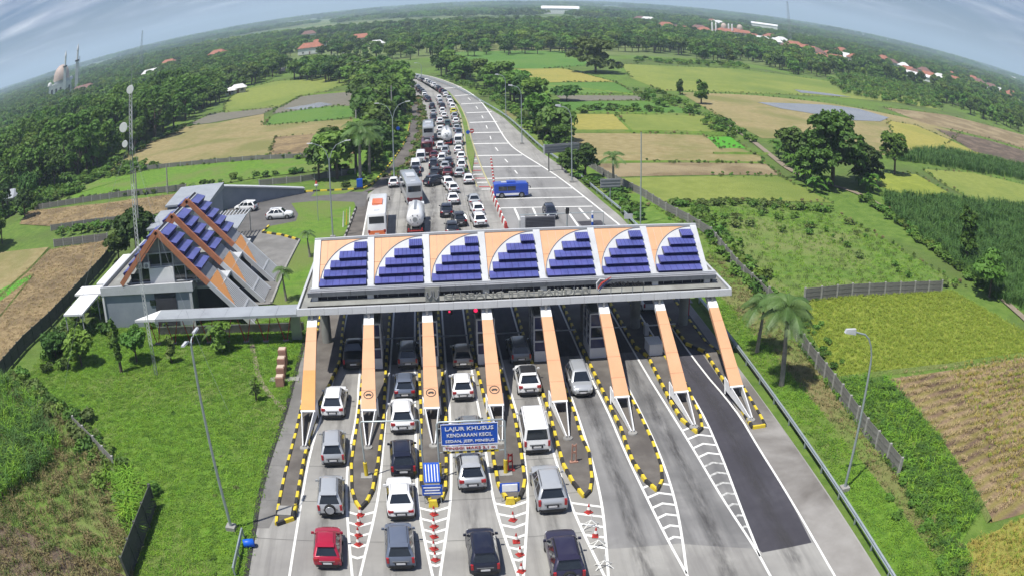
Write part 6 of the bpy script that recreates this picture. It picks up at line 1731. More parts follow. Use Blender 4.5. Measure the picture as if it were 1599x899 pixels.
c = (q0[0], 53.3, 0); r = root('height_gantry', c, 'bare pipe height gantry across the second lane with yellow post sleeve', 'height gantry')
mb = MB(c); mb.tube([(q0[0], 53.3, .15), (q0[0], 53.3, q0[2] - .1), (q0[0] + .1, 53.3, q0[2]), (q1[0] - .1, 53.3, q0[2]), (q1[0], 53.3, q0[2] - .1), (q1[0], 53.3, .15)], .06, 8); mb.build('frame', ['galv'], r, smooth=60)
for x in (q0[0],):
    mb = MB(c); mb.tube([(x, 53.3, .16), (x, 53.3, 1.3)], .14, 12); mb.build('post_sleeve', ['yellow_paint'], r)
    mb = MB(c); mb.bb(x - .4, x + .4, 52.9, 53.7, .16, .24); mb.build('footing', ['concrete'], r)
# blue boards and small signs at island noses
def board(px, y, z0, z1, wd, mm, label, lines, lm='sign_white', legs=True, tilt=0):
    c = (px, y, 0); r = root('sign_board', c, label, 'sign')
    mb = MB(c); mb.box((px, y, (z0 + z1) / 2), (wd, .07, z1 - z0)); b = mb.build('board', [mm], r)
    n = lines
    for k in range(n):
        z = z1 - (z1 - z0) * (k + .8) / (n + .6); w_ = wd * (.42 if k % 2 == 0 else .36)
        mb = MB(c); mb.bb(px - w_, px + w_, y - .05, y - .035, z - .045, z + .045); o = mb.build('text_line', [lm], b)
    if legs:
        for s in (-1, 1):
            mb = MB(c); mb.tube([(px + s * wd * .4, y + .05, .05), (px + s * wd * .4, y + .05, z0)], .03, 6); mb.build('leg', ['galv'], r)
pa, pb = (-0.8,49.3), (4.27,49.18)
board(pa[0], pa[1] + .3, .75, 1.55, 1.35, 'sign_blue', 'small blue sign with white lines at the nose of the third island', 3)
board(pb[0], pb[1] + .3, .8, 1.5, 1.3, 'sign_blue', 'small white sign on a blue frame at the nose of the fourth island', 0)
mb = MB((pb[0], pb[1], 0)); mb.bb(pb[0] - .5, pb[0] + .5, pb[1] + .18, pb[1] + .25, .9, 1.45)
mb.build('notice_sheet', ['sign_white'], label='white sheet fixed on the small blue-framed sign of the fourth island', cat='notice')
for (pp, lb) in ((pa, 'yellow block below the small blue sign'), (pb, 'yellow block below the small white sign')):
    mb = MB((pp[0], pp[1], 0)); mb.hexa([(pp[0] - .32, pp[1] - .15, .0), (pp[0] + .32, pp[1] - .15, 0), (pp[0] + .32, pp[1] + .2, 0), (pp[0] - .32, pp[1] + .2, 0), (pp[0] - .24, pp[1] - .1, .5), (pp[0] + .24, pp[1] - .1, .5), (pp[0] + .24, pp[1] + .15, .5), (pp[0] - .24, pp[1] + .15, .5)])
    mb.build('nose_block', ['yellow_paint'], label=lb, cat='block')
pc = (-0.78,51.66)
c = (pc[0], pc[1], 0); r = root('tilted_board', c, 'leaning blue board with white upright stripes on the third island', 'sign')
mb = MB(c); mb.hexa([(pc[0] - .55, pc[1], .5), (pc[0] + .55, pc[1], .5), (pc[0] + .55, pc[1] + .06, .48), (pc[0] - .55, pc[1] + .06, .48), (pc[0] - .55, pc[1] + .9, 1.6), (pc[0] + .55, pc[1] + .9, 1.6), (pc[0] + .55, pc[1] + .96, 1.58), (pc[0] - .55, pc[1] + .96, 1.58)]); b_ = mb.build('board', ['sign_blue'], r)
for k in range(5):
    x = pc[0] - .4 + k * .2
    mb = MB(c); mb.hexa([(x - .03, pc[1] + .03, .56), (x + .03, pc[1] + .03, .56), (x + .03, pc[1] + .05, .55), (x - .03, pc[1] + .05, .55), (x - .03, pc[1] + .80, 1.52), (x + .03, pc[1] + .80, 1.52), (x + .03, pc[1] + .82, 1.50), (x - .03, pc[1] + .82, 1.50)]); mb.build('stripe', ['sign_white'], b_)
for s in (-1, 1):
    mb = MB(c); mb.tube([(pc[0] + s * .5, pc[1] + .9, 1.5), (pc[0] + s * .5, pc[1] + .9, .17)], .03, 6); mb.build('leg', ['galv'], r)
mb = MB(c); mb.bb(pc[0] - .5, pc[0] + .5, pc[1] - .4, pc[1] + .1, .17, .42); mb.build('base', ['paving'], r)
mb = MB((-10.9, 47.5, 0)); pe = (-10.96,47.91); mb = MB((pe[0], pe[1], 0)); mb.bb(pe[0] - .55, pe[0] + .45, pe[1] - .2, pe[1] + 1.0, .17, .30)
mb.build('concrete_pad', ['concrete'], label='pale concrete pad at the nose of the leftmost island', cat='concrete pad')
# blue barrel
pd = (-13.14,43.88)
r = root('barrel', (pd[0], pd[1], 0), 'blue plastic barrel lying by the guardrail end at the lower left', 'barrel', None, R(15))
mb = MB(); mb.tube([(-.4, 0, .32), (-.36, 0, .32), (0, 0, .32), (.36, 0, .32), (.4, 0, .32)], [.24, .29, .31, .29, .24], 16); mb.build('drum', ['plastic_blue'], r, smooth=50)
mb = MB(); mb.tube([(.4, 0, .32), (.43, 0, .32)], .22, 14); mb.build('lid', ['blue_front'], r)
# traffic cones
ck = Kit(); mb = MB(); mb.bb(-.22, .22, -.22, .22, 0, .05, 0); mb.tube([(0, 0, .05), (0, 0, .28)], [.17, .13], 12, 0); mb.tube([(0, 0, .28), (0, 0, .50)], [.13, .08], 12, 1); mb.tube([(0, 0, .50), (0, 0, .72)], [.08, .03], 12, 0)
cone_m = mb.mesh('cone', ['red_paint', 'white_paint'], 40)
ckk = Kit(); ckk.add('cone', cone_m)
CONES = [((-5.7,48.29), 'cone nearest the nose of the second island from the left'), ((-5.75,47.16), 'second cone from the nose, second island from the left'), ((-5.75,45.75), 'third cone from the nose, second island from the left'), ((-5.72,44.68), 'last cone of the row before the second island from the left'),
 ((-0.79,48.24), 'cone right below the small blue sign'), ((-0.84,46.74), 'second cone down the hatching below the small blue sign'), ((-0.88,45.52), 'third cone down the hatching below the small blue sign'), ((-0.93,44.11), 'fourth cone down the hatching below the small blue sign'), ((-0.89,42.87), 'lowest cone on the hatching below the small blue sign'),
 ((4.23,47.09), 'cone below the small white sign'), ((4.18,44.49), 'second cone below the small white sign'), ((4.26,43.01), 'third cone below the small white sign'), ((4.14,41.18), 'lowest cone below the small white sign'),
 ((9.18,47.3), 'upper cone on the slanted hatching of the fifth island'), ((9.15,44.38), 'lower cone on the slanted hatching of the fifth island'),
 ((4.32,53.87), 'cone on the fourth island by the yellow post sleeve')]
for p, lb in CONES: ckk.spawn('traffic_cone', (p[0], p[1], .02), 'red and white ' + lb, 'traffic cone', 'traffic cones', rz=rng.random() * 3)
# barrier line beyond the gate
bm = Kit(); mb = MB(); mb.hexa([(-.22, -.5, 0), (.22, -.5, 0), (.22, .5, 0), (-.22, .5, 0), (-.09, -.48, .8), (.09, -.48, .8), (.09, .48, .8), (-.09, .48, .8)]); bR = mb.mesh('barrier', ['red_paint']); bW = bR.copy(); bW.materials.clear(); bW.materials.append(M('white_paint'))
BL = resample([(10.02,139.21),(9.9,133.88),(10.07,126.53),(10.14,119.93),(10.29,115.86)], 1.55)
for k, (a, b) in enumerate(zip(BL[:-1], BL[1:])):
    kk = Kit(); kk.add('barrier', bR if k % 2 == 0 else bW)
    kk.spawn('road_barrier', (a[0], a[1], .01), ('red' if k % 2 == 0 else 'white') + f' plastic road barrier, {ordinal(k)} in the line counted from the blue minibus', 'road barrier', 'line of red and white barriers', rz=math.atan2(b[1] - a[1], b[0] - a[0]) - math.pi / 2)
CC = resample([(11.37,166.59),(10.73,154.47),(10.17,143.97)], 3.0)
for k, p in enumerate(CC): ckk.spawn('traffic_cone', (p[0] + .6, p[1], .02), f'small far cone beside the hatched median end, {ordinal(k)} from the barrier line', 'traffic cone', 'traffic cones')
# red pump-like stands and white trestles
def stand(p, lb, mm='red_paint', h=1.3):
    r = root('post_stand', (p[0], p[1], .17), lb, 'stand')
    for s in (-1, 1):
        mb = MB(); mb.tube([(s * .16, 0, 0), (s * .13, 0, h)], .05, 6); mb.build('leg', [mm], r)
    mb = MB(); mb.bb(-.3, .3, -.15, .15, 0, .08); mb.build('foot', [mm], r)
    mb = MB(); mb.bb(-.18, .18, -.04, .04, h * .5, h * .6); mb.bb(-.16, .16, -.04, .04, h * .85, h * .95); mb.build('rung', [mm], r)
stand((9.23,53.93), 'pale red metal stand on the fifth island from the left', 'brick_red', 1.5)
stand((4.68,53.37), 'dark red metal stand beside the yellow post sleeve of the blue sign', 'red_paint', 1.4)
def trestle(p, lb):
    r = root('trestle', (p[0], p[1], .02), lb, 'trestle', 'white trestles on the hatching')
    for s in (-1, 1):
        for t in (-1, 1):
            mb = MB(); mb.tube([(s * .55, t * .3, 0), (0, 0, .55)], .035, 5); mb.build('leg', ['white_paint'], r)
    mb = MB(); mb.tube([(0, 0, .5), (0, 0, 1.0)], .03, 6); mb.build('post', ['white_paint'], r)
trestle((9.06,45.56), 'white crossed trestle on the slanted hatching, upper one'); trestle((9.11,43.18), 'white crossed trestle on the slanted hatching, middle one'); trestle((9.07,40.85), 'white crossed trestle on the slanted hatching, lowest one')
# height gantry and boxed panel beyond the gate
c = (17, 115, 0); r = root('plaza_gantry', c, 'low pipe gantry with grey louvred panel behind the gate roof', 'height gantry')
for a, b in ((11.9, 18.2), (18.3, 23.2)):
    mb = MB(c); mb.tube([(a, 115, 0), (a, 115, 2.3), (b, 115, 2.3), (b, 115, 0)], .07, 8); mb.build('frame', ['galv'], r)
mb = MB(c); mb.bb(12.6, 16.6, 114.7, 114.85, .1, 2.1); mb.build('panel', ['gutter_grey'], r)
for k in range(9):
    mb = MB(c); mb.bb(12.7, 16.5, 114.62, 114.7, .25 + k * .2, .34 + k * .2); mb.build('louvre_slat', ['under_dark'], r)
mb = MB(c); mb.bb(12.0, 12.55, 114.5, 115.2, 0, 2.1); mb.build('side_box', ['white_panel'], r)
mb = MB(c); mb.tube([(18.25, 114.8, 2.3), (18.25, 114.8, 3.1)], .25, 12); mb.build('camera_pod', ['trim_black'], r)
for (p, lb) in (((22.06,116.91), 'blue striped post on the plaza near the guardrail'),):
    r = root('striped_post', (p[0], p[1], 0), lb, 'post')
    for k in range(4):
        mb = MB(); mb.tube([(0, 0, k * .5), (0, 0, k * .5 + .49)], .14, 10); mb.build('band', ['sign_blue' if k % 2 == 0 else 'sign_white'], r)
# boards on the right verge
pq = (23.71,154.75)
r = root('long_sign_board', (pq[0], pq[1], 0), 'long grey-backed sign board on posts beside the bend', 'sign', None, R(18))
mb = MB(); mb.bb(-3.4, 3.4, -.06, .06, 3.3, 4.9); b_ = mb.build('board', ['gutter_grey'], r)
for k in range(3): mb = MB(); mb.bb(-3.4, 3.4, -.12, -.07, 3.5 + k * .5, 3.6 + k * .5); mb.build('rail', ['steel'], b_)
mb = MB(); mb.bb(-3.6, -3.42, -.1, .1, 3.2, 5.0); mb.build('edge', ['white_panel'], b_)
for x in (-2.6, 0, 2.4): mb = MB(); mb.tube([(x, .1, 0), (x, .1, 3.6)], .1, 8); mb.build('post', ['wall_mossy'], r)
pq = (27.61,131.52)
r = root('sign_board', (pq[0], pq[1], 0), 'grey rear side of a sign panel on one post by the guardrail', 'sign', None, R(4))
mb = MB(); mb.bb(-1.6, 1.6, -.06, .06, 1.9, 3.3); b_ = mb.build('board', ['gutter_grey'], r)
for z in (2.1, 2.6, 3.1): mb = MB(); mb.bb(-1.55, 1.55, -.12, -.07, z - .04, z + .04); mb.build('rail', ['steel'], b_)
mb = MB(); mb.tube([(0, .1, 0), (0, .1, 2.4)], .09, 8); mb.build('post', ['galv'], r)
def round_sign(p, h, mm, lb, bar=None, rad=.42):
    r = root('road_sign', (p[0], p[1], 0), lb, 'road sign')
    mb = MB(); mb.tube([(0, .05, 0), (0, .05, h)], .04, 6); mb.build('post', ['galv'], r)
    mb = MB(); mb.tube([(0, -.02, h - rad), (0, -.05, h - rad)], rad, 20); d = mb.build('disc', [mm], r)
    if bar:
        mb = MB(); mb.bb(-rad * .7, rad * .7, -.065, -.052, h - rad - .09, h - rad + .09); mb.build('bar', [bar], d)
round_sign((8.68,188.02), 2.6, 'sign_blue', 'round blue sign on the median beyond the gate')
round_sign((9.53,188.65), 2.8, 'red_paint', 'round red no-entry sign with white bar on the median', 'sign_white', .5)
round_sign((-6.56,198.95), 2.6, 'sign_blue', 'round blue sign among the shrubs left of the ramp')
pq = (-16.58,126.32); r = root('flag_pole', (pq[0], pq[1], 0), 'thin pole with small red and white top on the lawn', 'pole')
mb = MB(); mb.tube([(0, 0, 0), (0, 0, 5.2)], .05, 6); mb.build('post', ['galv'], r); mb = MB(); mb.ball((0, 0, 5.4), .3, n=10, k=6); mb.build('lamp', ['white_bright'], r); mb = MB(); mb.cone((0, 0, 5.65), .22, .02, .5); mb.build('cap', ['red_paint'], r)
pq = (-11.69,147.07); mb = MB((pq[0], pq[1], 0)); mb.bb(pq[0] - .5, pq[0] + .5, pq[1] - .4, pq[1] + .4, 0, 1.6); mb.build('utility_box', ['sign_blue'], label='blue box at the foot of the tall palms by the kerb', cat='box')
pq = (27.36,116.32); r = root('small_sign', (pq[0] - .6, pq[1] - 1, 0), 'small white plate beside the guardrail near the gate', 'sign')
mb = MB(); mb.bb(-.6, .6, -.03, .03, 1.2, 1.9); mb.build('plate', ['white_panel'], r); mb = MB(); mb.tube([(0, .05, 0), (0, .05, 1.5)], .04, 6); mb.build('post', ['galv'], r)
for k, (p, m_) in enumerate((((-12.36,121.73), 'white_bright'), ((-11.97,122.7), 'yellow_paint'), ((-11.61,124.05), 'white_bright'))):
    mb = MB((p[0], p[1], 0)); mb.tube([(p[0], p[1], 0), (p[0] + .15, p[1] + .1, 2.3)], [.12, .04], 8)
    mb.build('banner_post', [m_], label=('left white', 'middle yellow', 'right white')[k] + ' short banner post beside the coach on the lawn edge', cat='post')

# ================================================================ WALLS AND FENCES
def wall_run(pl, h, label, step=2.4, mm='wall_old', posts='post_old', name='panel_wall'):
    rs = resample(pl, step); c0 = rs[0]; r = root(name, (c0[0], c0[1], 0), label, 'wall')
    pm = MB().bb(-.11, .11, -.11, .11, -.2, h + .08).mesh('post', [posts])
    np_ = 3; pmesh = MB().hexa([(-.5, -.045, 0), (.5, -.045, 0), (.5, .045, 0), (-.5, .045, 0), (-.5, -.03, h / np_ - .015), (.5, -.03, h / np_ - .015), (.5, .03, h / np_ - .015), (-.5, .03, h / np_ - .015)]).mesh('panel', [mm])
    for k, a in enumerate(rs[:98]):
        o = bpy.data.objects.new('post', pm); col.objects.link(o); o.parent = r; o.location = (a[0] - c0[0], a[1] - c0[1], rng.uniform(-.03, .03))
        if k + 1 < len(rs):
            b = rs[k + 1]; m_ = (a + b) / 2; ln = float(np.linalg.norm(b - a))
            for q in range(np_):
                o = bpy.data.objects.new('panel', pmesh); col.objects.link(o); o.parent = r
                o.location = (m_[0] - c0[0], m_[1] - c0[1], q * h / np_ + rng.uniform(-.01, .01)); o.rotation_euler = (0, 0, math.atan2(b[1] - a[1], b[0] - a[0])); o.scale = (ln - .22, 1, 1)
wall_run([(33.4,44.94),(33.26,52.1),(33.82,60.97),(34.23,68.25),(35,74.75),(35.92,84.17)], 1.6, 'weathered grey panel wall with pale posts beside the right rice field')
wall_run([(35.92,84.17),(35.96,95.6),(37.08,109.55),(36.02,116.94),(34.48,123.66),(33.06,134.13),(30.37,146.4),(28.06,165.42),(27.63,195),(27.89,209.73)], 1.3, 'grey boundary wall running far along the right verge', 3.0, 'wall_old')
wall_run([(40.39,83.46),(47.61,84.08),(63.36,83.36)], 1.5, 'dark stained wall between the rice field and the overgrown plot', 2.6)
wall_run([(-21.67,37.99),(-21.6,42.56),(-21.55,47.76)], 2.0, 'dark mossy wall piece at the lower left', 2.2, 'wall_mossy', 'wall_mossy')
wall_run([(-26.98,52.86),(-30.2,55.99),(-34.06,59.44)], 1.2, 'overgrown grey wall piece in the grass on the left', 2.4, 'wall_old')
wall_run([(-51.13,69.23),(-50.77,78.27),(-49.58,86.15),(-49.22,96.43),(-49.35,109.62),(-50.24,117.22)], 1.8, 'long dark wall between the dry field and the office', 2.5, 'wall_mossy', 'wall_mossy')
wall_run([(-93.37,161.38),(-76.81,161),(-63.6,160.73),(-53.18,159.45),(-48.42,159.04)], 1.2, 'grey wall behind the upper dry field on the left', 2.8)
wall_run([(-75.59,138.2),(-63.16,138.48),(-54.12,137.58)], 1.1, 'grey wall between the two dry fields on the left', 2.8)
wall_run([(-68.17,125.43),(-60.63,125.3),(-54.81,125.2)], 1.3, 'low grey wall at the edge of the lower dry field', 2.6)
wall_run([(-75.39,191.62),(-54.97,187.46),(-37.83,184.27),(-26.93,181.25),(-16.31,179.68)], 1.0, 'long low wall in front of the brown stubble field on the left', 3.4)
wall_run([(-31.6,155.93),(-23.4,156.15),(-13.41,159.54)], 1.1, 'low grey wall behind the parking area', 3.0)

# ================================================================ HOUSES
def house(loc, w_, d_, h, rz, roof, wall, label, lean=False, name='house', cat='house'):
    r = root(name, (loc[0], loc[1], -.1), label, cat, None, rz)
    mb = MB(); mb.bb(-w_ / 2, w_ / 2, -d_ / 2, d_ / 2, 0, h); wl = mb.build('wall', [wall], r)
    rh = min(w_, d_) * .32; e = .6
    mb = MB(); a, b = w_ / 2 + e, d_ / 2 + e
    ridge = max(.2, w_ / 2 - d_ / 2 * .6)
    mb.vf([(-a, -b, h - .1), (a, -b, h - .1), (a, b, h - .1), (-a, b, h - .1), (-ridge, 0, h + rh), (ridge, 0, h + rh), (-a, -b, h - .25), (a, -b, h - .25), (a, b, h - .25), (-a, b, h - .25)],
          [(0, 1, 5, 4), (1, 2, 5), (2, 3, 4, 5), (3, 0, 4), (9, 8, 7, 6), (0, 6, 7, 1), (1, 7, 8, 2), (2, 8, 9, 3), (3, 9, 6, 0)])
    mb.build('roof', [roof], r)
    for x in (-w_ * .28, w_ * .28):
        mb = MB(); mb.bb(x - .6, x + .6, -d_ / 2 - .05, -d_ / 2 + .02, 1.0, 2.2); mb.build('window', ['glass_dark'], wl)
    mb = MB(); mb.bb(-.5, .5, -d_ / 2 - .05, -d_ / 2 + .02, 0, 2.1); mb.build('door', ['roof_brown'], wl)
HS = [((485,84),16,10,5,'roof_tile','big house with bright tiled roof left of the motorway bend'),((497,74),10,8,4,'roof_tile','small tiled house behind the big tiled house'),((482,60),12,9,5,'roof_brown','pale two-storey house far behind the big tiled house'),
 ((563,66),14,9,4,'roof_tile','long low tiled house in the trees above the bend'),((588,74),9,7,3,'roof_pale','small pale-roofed house above the bend'),
 ((66,208),12,9,5,'roof_tile','house with pinkish-red roof at the left edge of the forest'),((52,212),9,7,4,'roof_pale','pale-roofed house left of the pinkish-red one'),((20,322),6,5,3,'light_roof','grey-roofed hut at the far left by the dry field'),
 ((98,213),7,6,3,'roof_pale','pale hut in the trees right of the pinkish-red roof'),((263,105),14,10,4,'roof_tile','small red-roofed house far in the left forest'),((235,122),16,10,4,'roof_pale','pale house in the left forest, right of the mosque'),
 ((340,92),14,10,5,'roof_tile','white house with pink roof deep in the left forest'),((130,145),22,9,4,'roof_brown','long brown-roofed building right of the mosque'),((372,145),7,5,2.5,'roof_pale','small grey tent-like shed beside the left rice field'),((362,147),5,4,2,'roof_pale','tiny grey shed beside the left rice field')]
x_ = [1000,1012,1040,1055,1068,1080,1092,1100,1112,1120,1150,1165,1178,1190,1204,1212,1220,1232,1241,1256,1268,1276,1282,1296,1306,1315,1320,1334,1380,1392,1412,1418,1428,1444,1450,1468,1486,1492,1520,1530,1536,1548,1562,1570,1580]
y_ = [32,34,42,46,48,50,48,52,36,38,52,56,60,64,60,70,66,74,76,82,82,86,92,88,96,84,92,96,96,102,108,112,116,116,122,124,120,128,126,132,140,138,146,150,148]
rr = random.Random(5)
ALT = ['tiled roof', 'brown roof', 'pale metal roof']
hcount = {}
for k, (a, b) in enumerate(zip(x_, y_)):
    k3 = rr.choice([0, 0, 0, 1, 1, 2]); n_ = hcount.get(k3, 0); hcount[k3] = n_ + 1
    HS.append(((a, b + 3), rr.uniform(9, 16), rr.uniform(8, 11), rr.uniform(3, 5), ('roof_tile', 'roof_brown', 'roof_pale')[k3], f'village house with {ALT[k3]} on the right, {ordinal(n_)} such roof from the left'))
WPX = [(-84.69,628.01),(-91.19,726.27),(-140.24,1020.55),(-55.86,742.97),(-35.39,626.26),(-200.11,360),(-206.85,359.11),(-108.35,171.66),(-162.28,316.72),(-269.52,823.65),(-234.69,661.2),(-202.58,793.21),(-325.97,690.33),(-82.57,363.81),(-85.28,362.02),(309.85,1246.15),(308.09,1193.7),(279.66,997.61),(270.51,925.01),(273.13,901.13),(274.83,877.96),(304.42,941.86),(286.82,869.5),(489.46,1436.15),(476.46,1370.39),(364,974.18),(354.45,915.73),(343.25,860.56),(332.16,810.32),(392.62,927.27),(324.47,753.46),(368.91,841.04),(328.9,730.76),(329.88,718.71),(315.36,665.34),(334.11,686.82),(321.87,650.65),(297.6,594.27),(341.94,662.44),(310.68,589.75),(411.43,765.24),(358.05,659.58),(356.93,638.7),(466.68,758.42),(440.73,699.01),(440.14,669.93),(421.11,633.24),(413.88,609.72),(457.98,652.34),(422.2,594.21),(455.76,617.54),(568.55,740.9),(495.46,637.98),(653.74,791.82),(611.51,725.05),(532.96,624.14),(617.65,704.01),(576.72,637.46),(563.93,612.31),(646.61,685.93)]
HOUSE_POS = []
for (hp, wloc) in zip(HS, WPX):
    dist = math.hypot(*wloc); k = 1.0 if dist < 500 else min(1.9, (dist / 500) ** .5)
    house(wloc, hp[1] * k, hp[2] * k, hp[3] * (1 + (k - 1) * .4), rr.uniform(-.4, .4), hp[4], rr.choice(['house_wall', 'house_wall2']), hp[5])
    HOUSE_POS.append((wloc[0], wloc[1], hp[1] * k * .8))
# factories and sheds far away
for (a, wd, dp, hh, lb) in (((270.03,1758.45), 75, 30, 12, 'long white warehouse far away near the horizon, centre'), ((2005.57,3367.13), 180, 50, 12, 'long white factory roof near the right horizon'),
                    ((707.12,1704.4), 60, 25, 8, 'white warehouse roof right of the village mosque domes'), ((393.03,570.86), 26, 12, 4, 'white shed roof at the edge of the right village'), ((2049.47,3563.86), 50, 20, 8, 'small white shed left of the long factory roof'),
                    ((3179.56,3631.75), 60, 24, 8, 'pale shed near the right edge far away'), ((2187.36,2285.47), 50, 20, 7, 'white shed at the right edge of the view')):
    r = root('warehouse', (a[0], a[1], -.1), lb, 'warehouse', None, math.atan2(-a[0], a[1]))
    mb = MB(); mb.bb(-wd / 2, wd / 2, -dp / 2, dp / 2, 0, hh); mb.build('wall', ['house_wall2'], r)
    mb = MB(); mb.vf([(-wd / 2 - 1, -dp / 2 - 1, hh), (wd / 2 + 1, -dp / 2 - 1, hh), (wd / 2 + 1, 0, hh * 1.5), (-wd / 2 - 1, 0, hh * 1.5), (wd / 2 + 1, dp / 2 + 1, hh), (-wd / 2 - 1, dp / 2 + 1, hh)], [(0, 1, 2, 3), (3, 2, 4, 5), (0, 3, 5), (1, 4, 2)]); mb.build('roof', ['white_bright'], r)
    HOUSE_POS.append((a[0], a[1], wd * .6)); HOUSE_POS.append((a[0] * .93, a[1] * .93, wd * .5))
# mosque on the left
mq = (-393.78,761.85)
mdst = math.hypot(*mq); U_ = mdst / 1000.0   # one photo pixel here is close to this many metres
r = root('mosque', (mq[0], mq[1], 0), 'pale mosque with tan dome and two tall minarets in the left forest', 'mosque', None, math.atan2(-mq[0], mq[1]))
mb = MB(); mb.bb(-17, 14, -10, 10, 0, 15); mb.bb(-10, 10, -8, 8, 15, 18); mb.build('prayer_hall', ['mosque_wall'], r)
mb = MB(); mb.tube([(0, 0, 18), (0, 0, 21)], 11.2, 24); mb.ball((0, 0, 21), 11, 11, 14, 24, 10, half=True); mb.build('dome', ['dome_tan'], r, smooth=40)
for x in (-16, 13):
    mb = MB(); mb.ball((x, -7, 15), 3.2, 3.2, 4, 14, 6, half=True); mb.build('small_dome', ['mosque_wall'], r, smooth=40)
for q in range(5):
    mb = MB(); mb.bb(-14 + q * 6, -11.4 + q * 6, -10.15, -9.9, 3, 10); mb.build('arch_window', ['under_dark'], r)
def minaret(x, y, h, w0):
    mb = MB(); mb.bb(x - w0, x + w0, y - w0, y + w0, 0, h * .62); m_ = mb.build('minaret', ['mosque_wall'], r)
    mb = MB(); mb.tube([(x, y, h * .62), (x, y, h * .86)], [w0 * .75, w0 * .7], 10); mb.build('shaft', ['mosque_wall'], m_)
    mb = MB(); mb.tube([(x, y, h * .62), (x, y, h * .655)], w0 * 1.5, 12); mb.build('balcony', ['under_dark'], m_)
    mb = MB(); mb.tube([(x, y, h * .86), (x, y, h * .9), (x, y, h)], [w0 * .9, w0 * .8, .1], 10); mb.build('spire', ['white_bright'], m_)
minaret(4.5, -11, 50, 1.9); minaret(21, 2, 54, 2.0)
HOUSE_POS.append((mq[0], mq[1], 28))
# village mosque domes, right
for (a, lb, hh) in (((308.17,864.14), 'village mosque with tan dome among red roofs on the right', 16), ((330.93,873.54), 'second village mosque with red tiled skirt and pale dome', 18)):
    r = root('village_mosque', (a[0], a[1], 0), lb, 'mosque')
    s_ = .85
    mb = MB(); mb.bb(-10 * s_, 10 * s_, -8 * s_, 8 * s_, 0, 8 * s_); mb.build('hall', ['mosque_wall'], r)
    mb = MB(); mb.vf([(-12 * s_, -10 * s_, 8 * s_), (12 * s_, -10 * s_, 8 * s_), (12 * s_, 10 * s_, 8 * s_), (-12 * s_, 10 * s_, 8 * s_), (0, 0, 14 * s_)], [(0, 1, 4), (1, 2, 4), (2, 3, 4), (3, 0, 4)]); mb.build('roof', ['roof_tile'], r)
    mb = MB(); mb.tube([(0, 0, 12 * s_), (0, 0, 14 * s_)], 4 * s_, 16); mb.ball((0, 0, 14 * s_), 4 * s_, 4 * s_, 5 * s_, 16, 8, half=True); mb.build('dome', ['dome_tan'], r, smooth=40)
    for x in (-16, -11):
        mb = MB(); mb.tube([(x * s_, 0, 0), (x * s_, 0, 17 * s_), (x * s_, 0, 19 * s_)], [1.3 * s_, 1.1 * s_, .1], 10); mb.build('minaret', ['white_bright'], r)
    HOUSE_POS.append((a[0], a[1], 24)); HOUSE_POS.append((a[0] * .95, a[1] * .95, 20))
# distant lattice towers
def far_tower(bx, by, h, lb):
    r = root('lattice_tower', (bx, by, 0), lb, 'radio tower'); w0 = h * .035
    for s in (-1, 1):
        for t in (-1, 1):
            mb = MB(); mb.tube([(s * w0, t * w0, 0), (s * .6, t * .6, h)], [h * .003, h * .002], 4); mb.build('leg', ['steel'], r)
    n = 10
    for k in range(n):
        z = h * k / n; ww = lerp(w0, .6, k / n); w2 = lerp(w0, .6, (k + 1) / n)
        mb = MB(); mb.tube([(-ww, -ww, z), (w2, -w2, z + h / n)], h * .0018, 4); mb.build('brace', ['steel'], r)
        mb = MB(); mb.tube([(ww, -ww, z), (-w2, -w2, z + h / n)], h * .0018, 4); mb.build('brace', ['steel'], r)
for (b, lb) in (((-2394.21,6449.94,164.09), 'far lattice tower on the left horizon'), ((1382.1,3056.06,104.57), 'tall far lattice tower on the right horizon'), ((-5434.97,11282.54,128.91), 'tiny far tower behind the minarets')):
    sc_f = 900 / math.hypot(b[0], b[1]) if math.hypot(b[0], b[1]) > 900 else 1
    hh = 32 + (b[2] - 32) * sc_f
    far_tower(b[0] * sc_f, b[1] * sc_f, hh, lb)

# ================================================================ VEGETATION
SPOT = []
def near_tree(b, cr, n, leaf, mt, label, kind='round', seed=1, cat='tree', group=None):
    tree_kit(seed, b[2], cr, n, leaf, mt, kind).spawn('tree', (b[0], b[1], 0), label, cat, group)
near_tree((73.89,142.52,14.94), 7.6, 19000, .30, 'leaf_dark', 'large dark rounded tree beside the dirt path on the right', 'full', 3)
near_tree((83.09,145.89,8.52), 5.4, 8000, .32, 'leaf_dark', 'lower dark tree leaning on the large dark tree', 'full', 13)
near_tree((99.57,157.09,9.57), 3.8, 5500, .28, 'leaf_mid', 'dark ragged tree right of the large dark tree', 'round', 4)
near_tree((77.63,95.17,9.21), 2.7, 3200, .26, 'leaf_mid', 'slender broad-leaved tree by the cane field on the right', 'tall', 5)
near_tree((72.06,80.21,6.81), 3.2, 3200, .28, 'leaf_bright', 'bushy light green tree above the path on the right', 'round', 6)
near_tree((68.74,355.81,14.9), 10.5, 15000, .55, 'leaf_olive', 'big spreading pale tree in the fields right of the bend', 'full', 7)
near_tree((40.8,256.46,4.72), 4.8, 2200, .5, 'leaf_dark', 'dark round bush tree alone between the fields', 'round', 8)
near_tree((82.68,255.83,8.09), 3.0, 1300, .5, 'leaf_mid', 'thin tree with bare trunk on the field edge', 'tall', 9)
near_tree((82.42,278.44,5.59), 1.6, 900, .4, 'leaf_dark', 'narrow dark cypress-like tree on the field edge', 'tall', 10)
near_tree((-44.48,114.24,7.57), 4.6, 5200, .34, 'leaf_dark', 'dense dark tree behind the office roof by the mast', 'round', 11)
near_tree((-47.3,112.31,4.41), 2.6, 2400, .28, 'leaf_mid', 'round green tree left of the dense dark tree', 'round', 12)
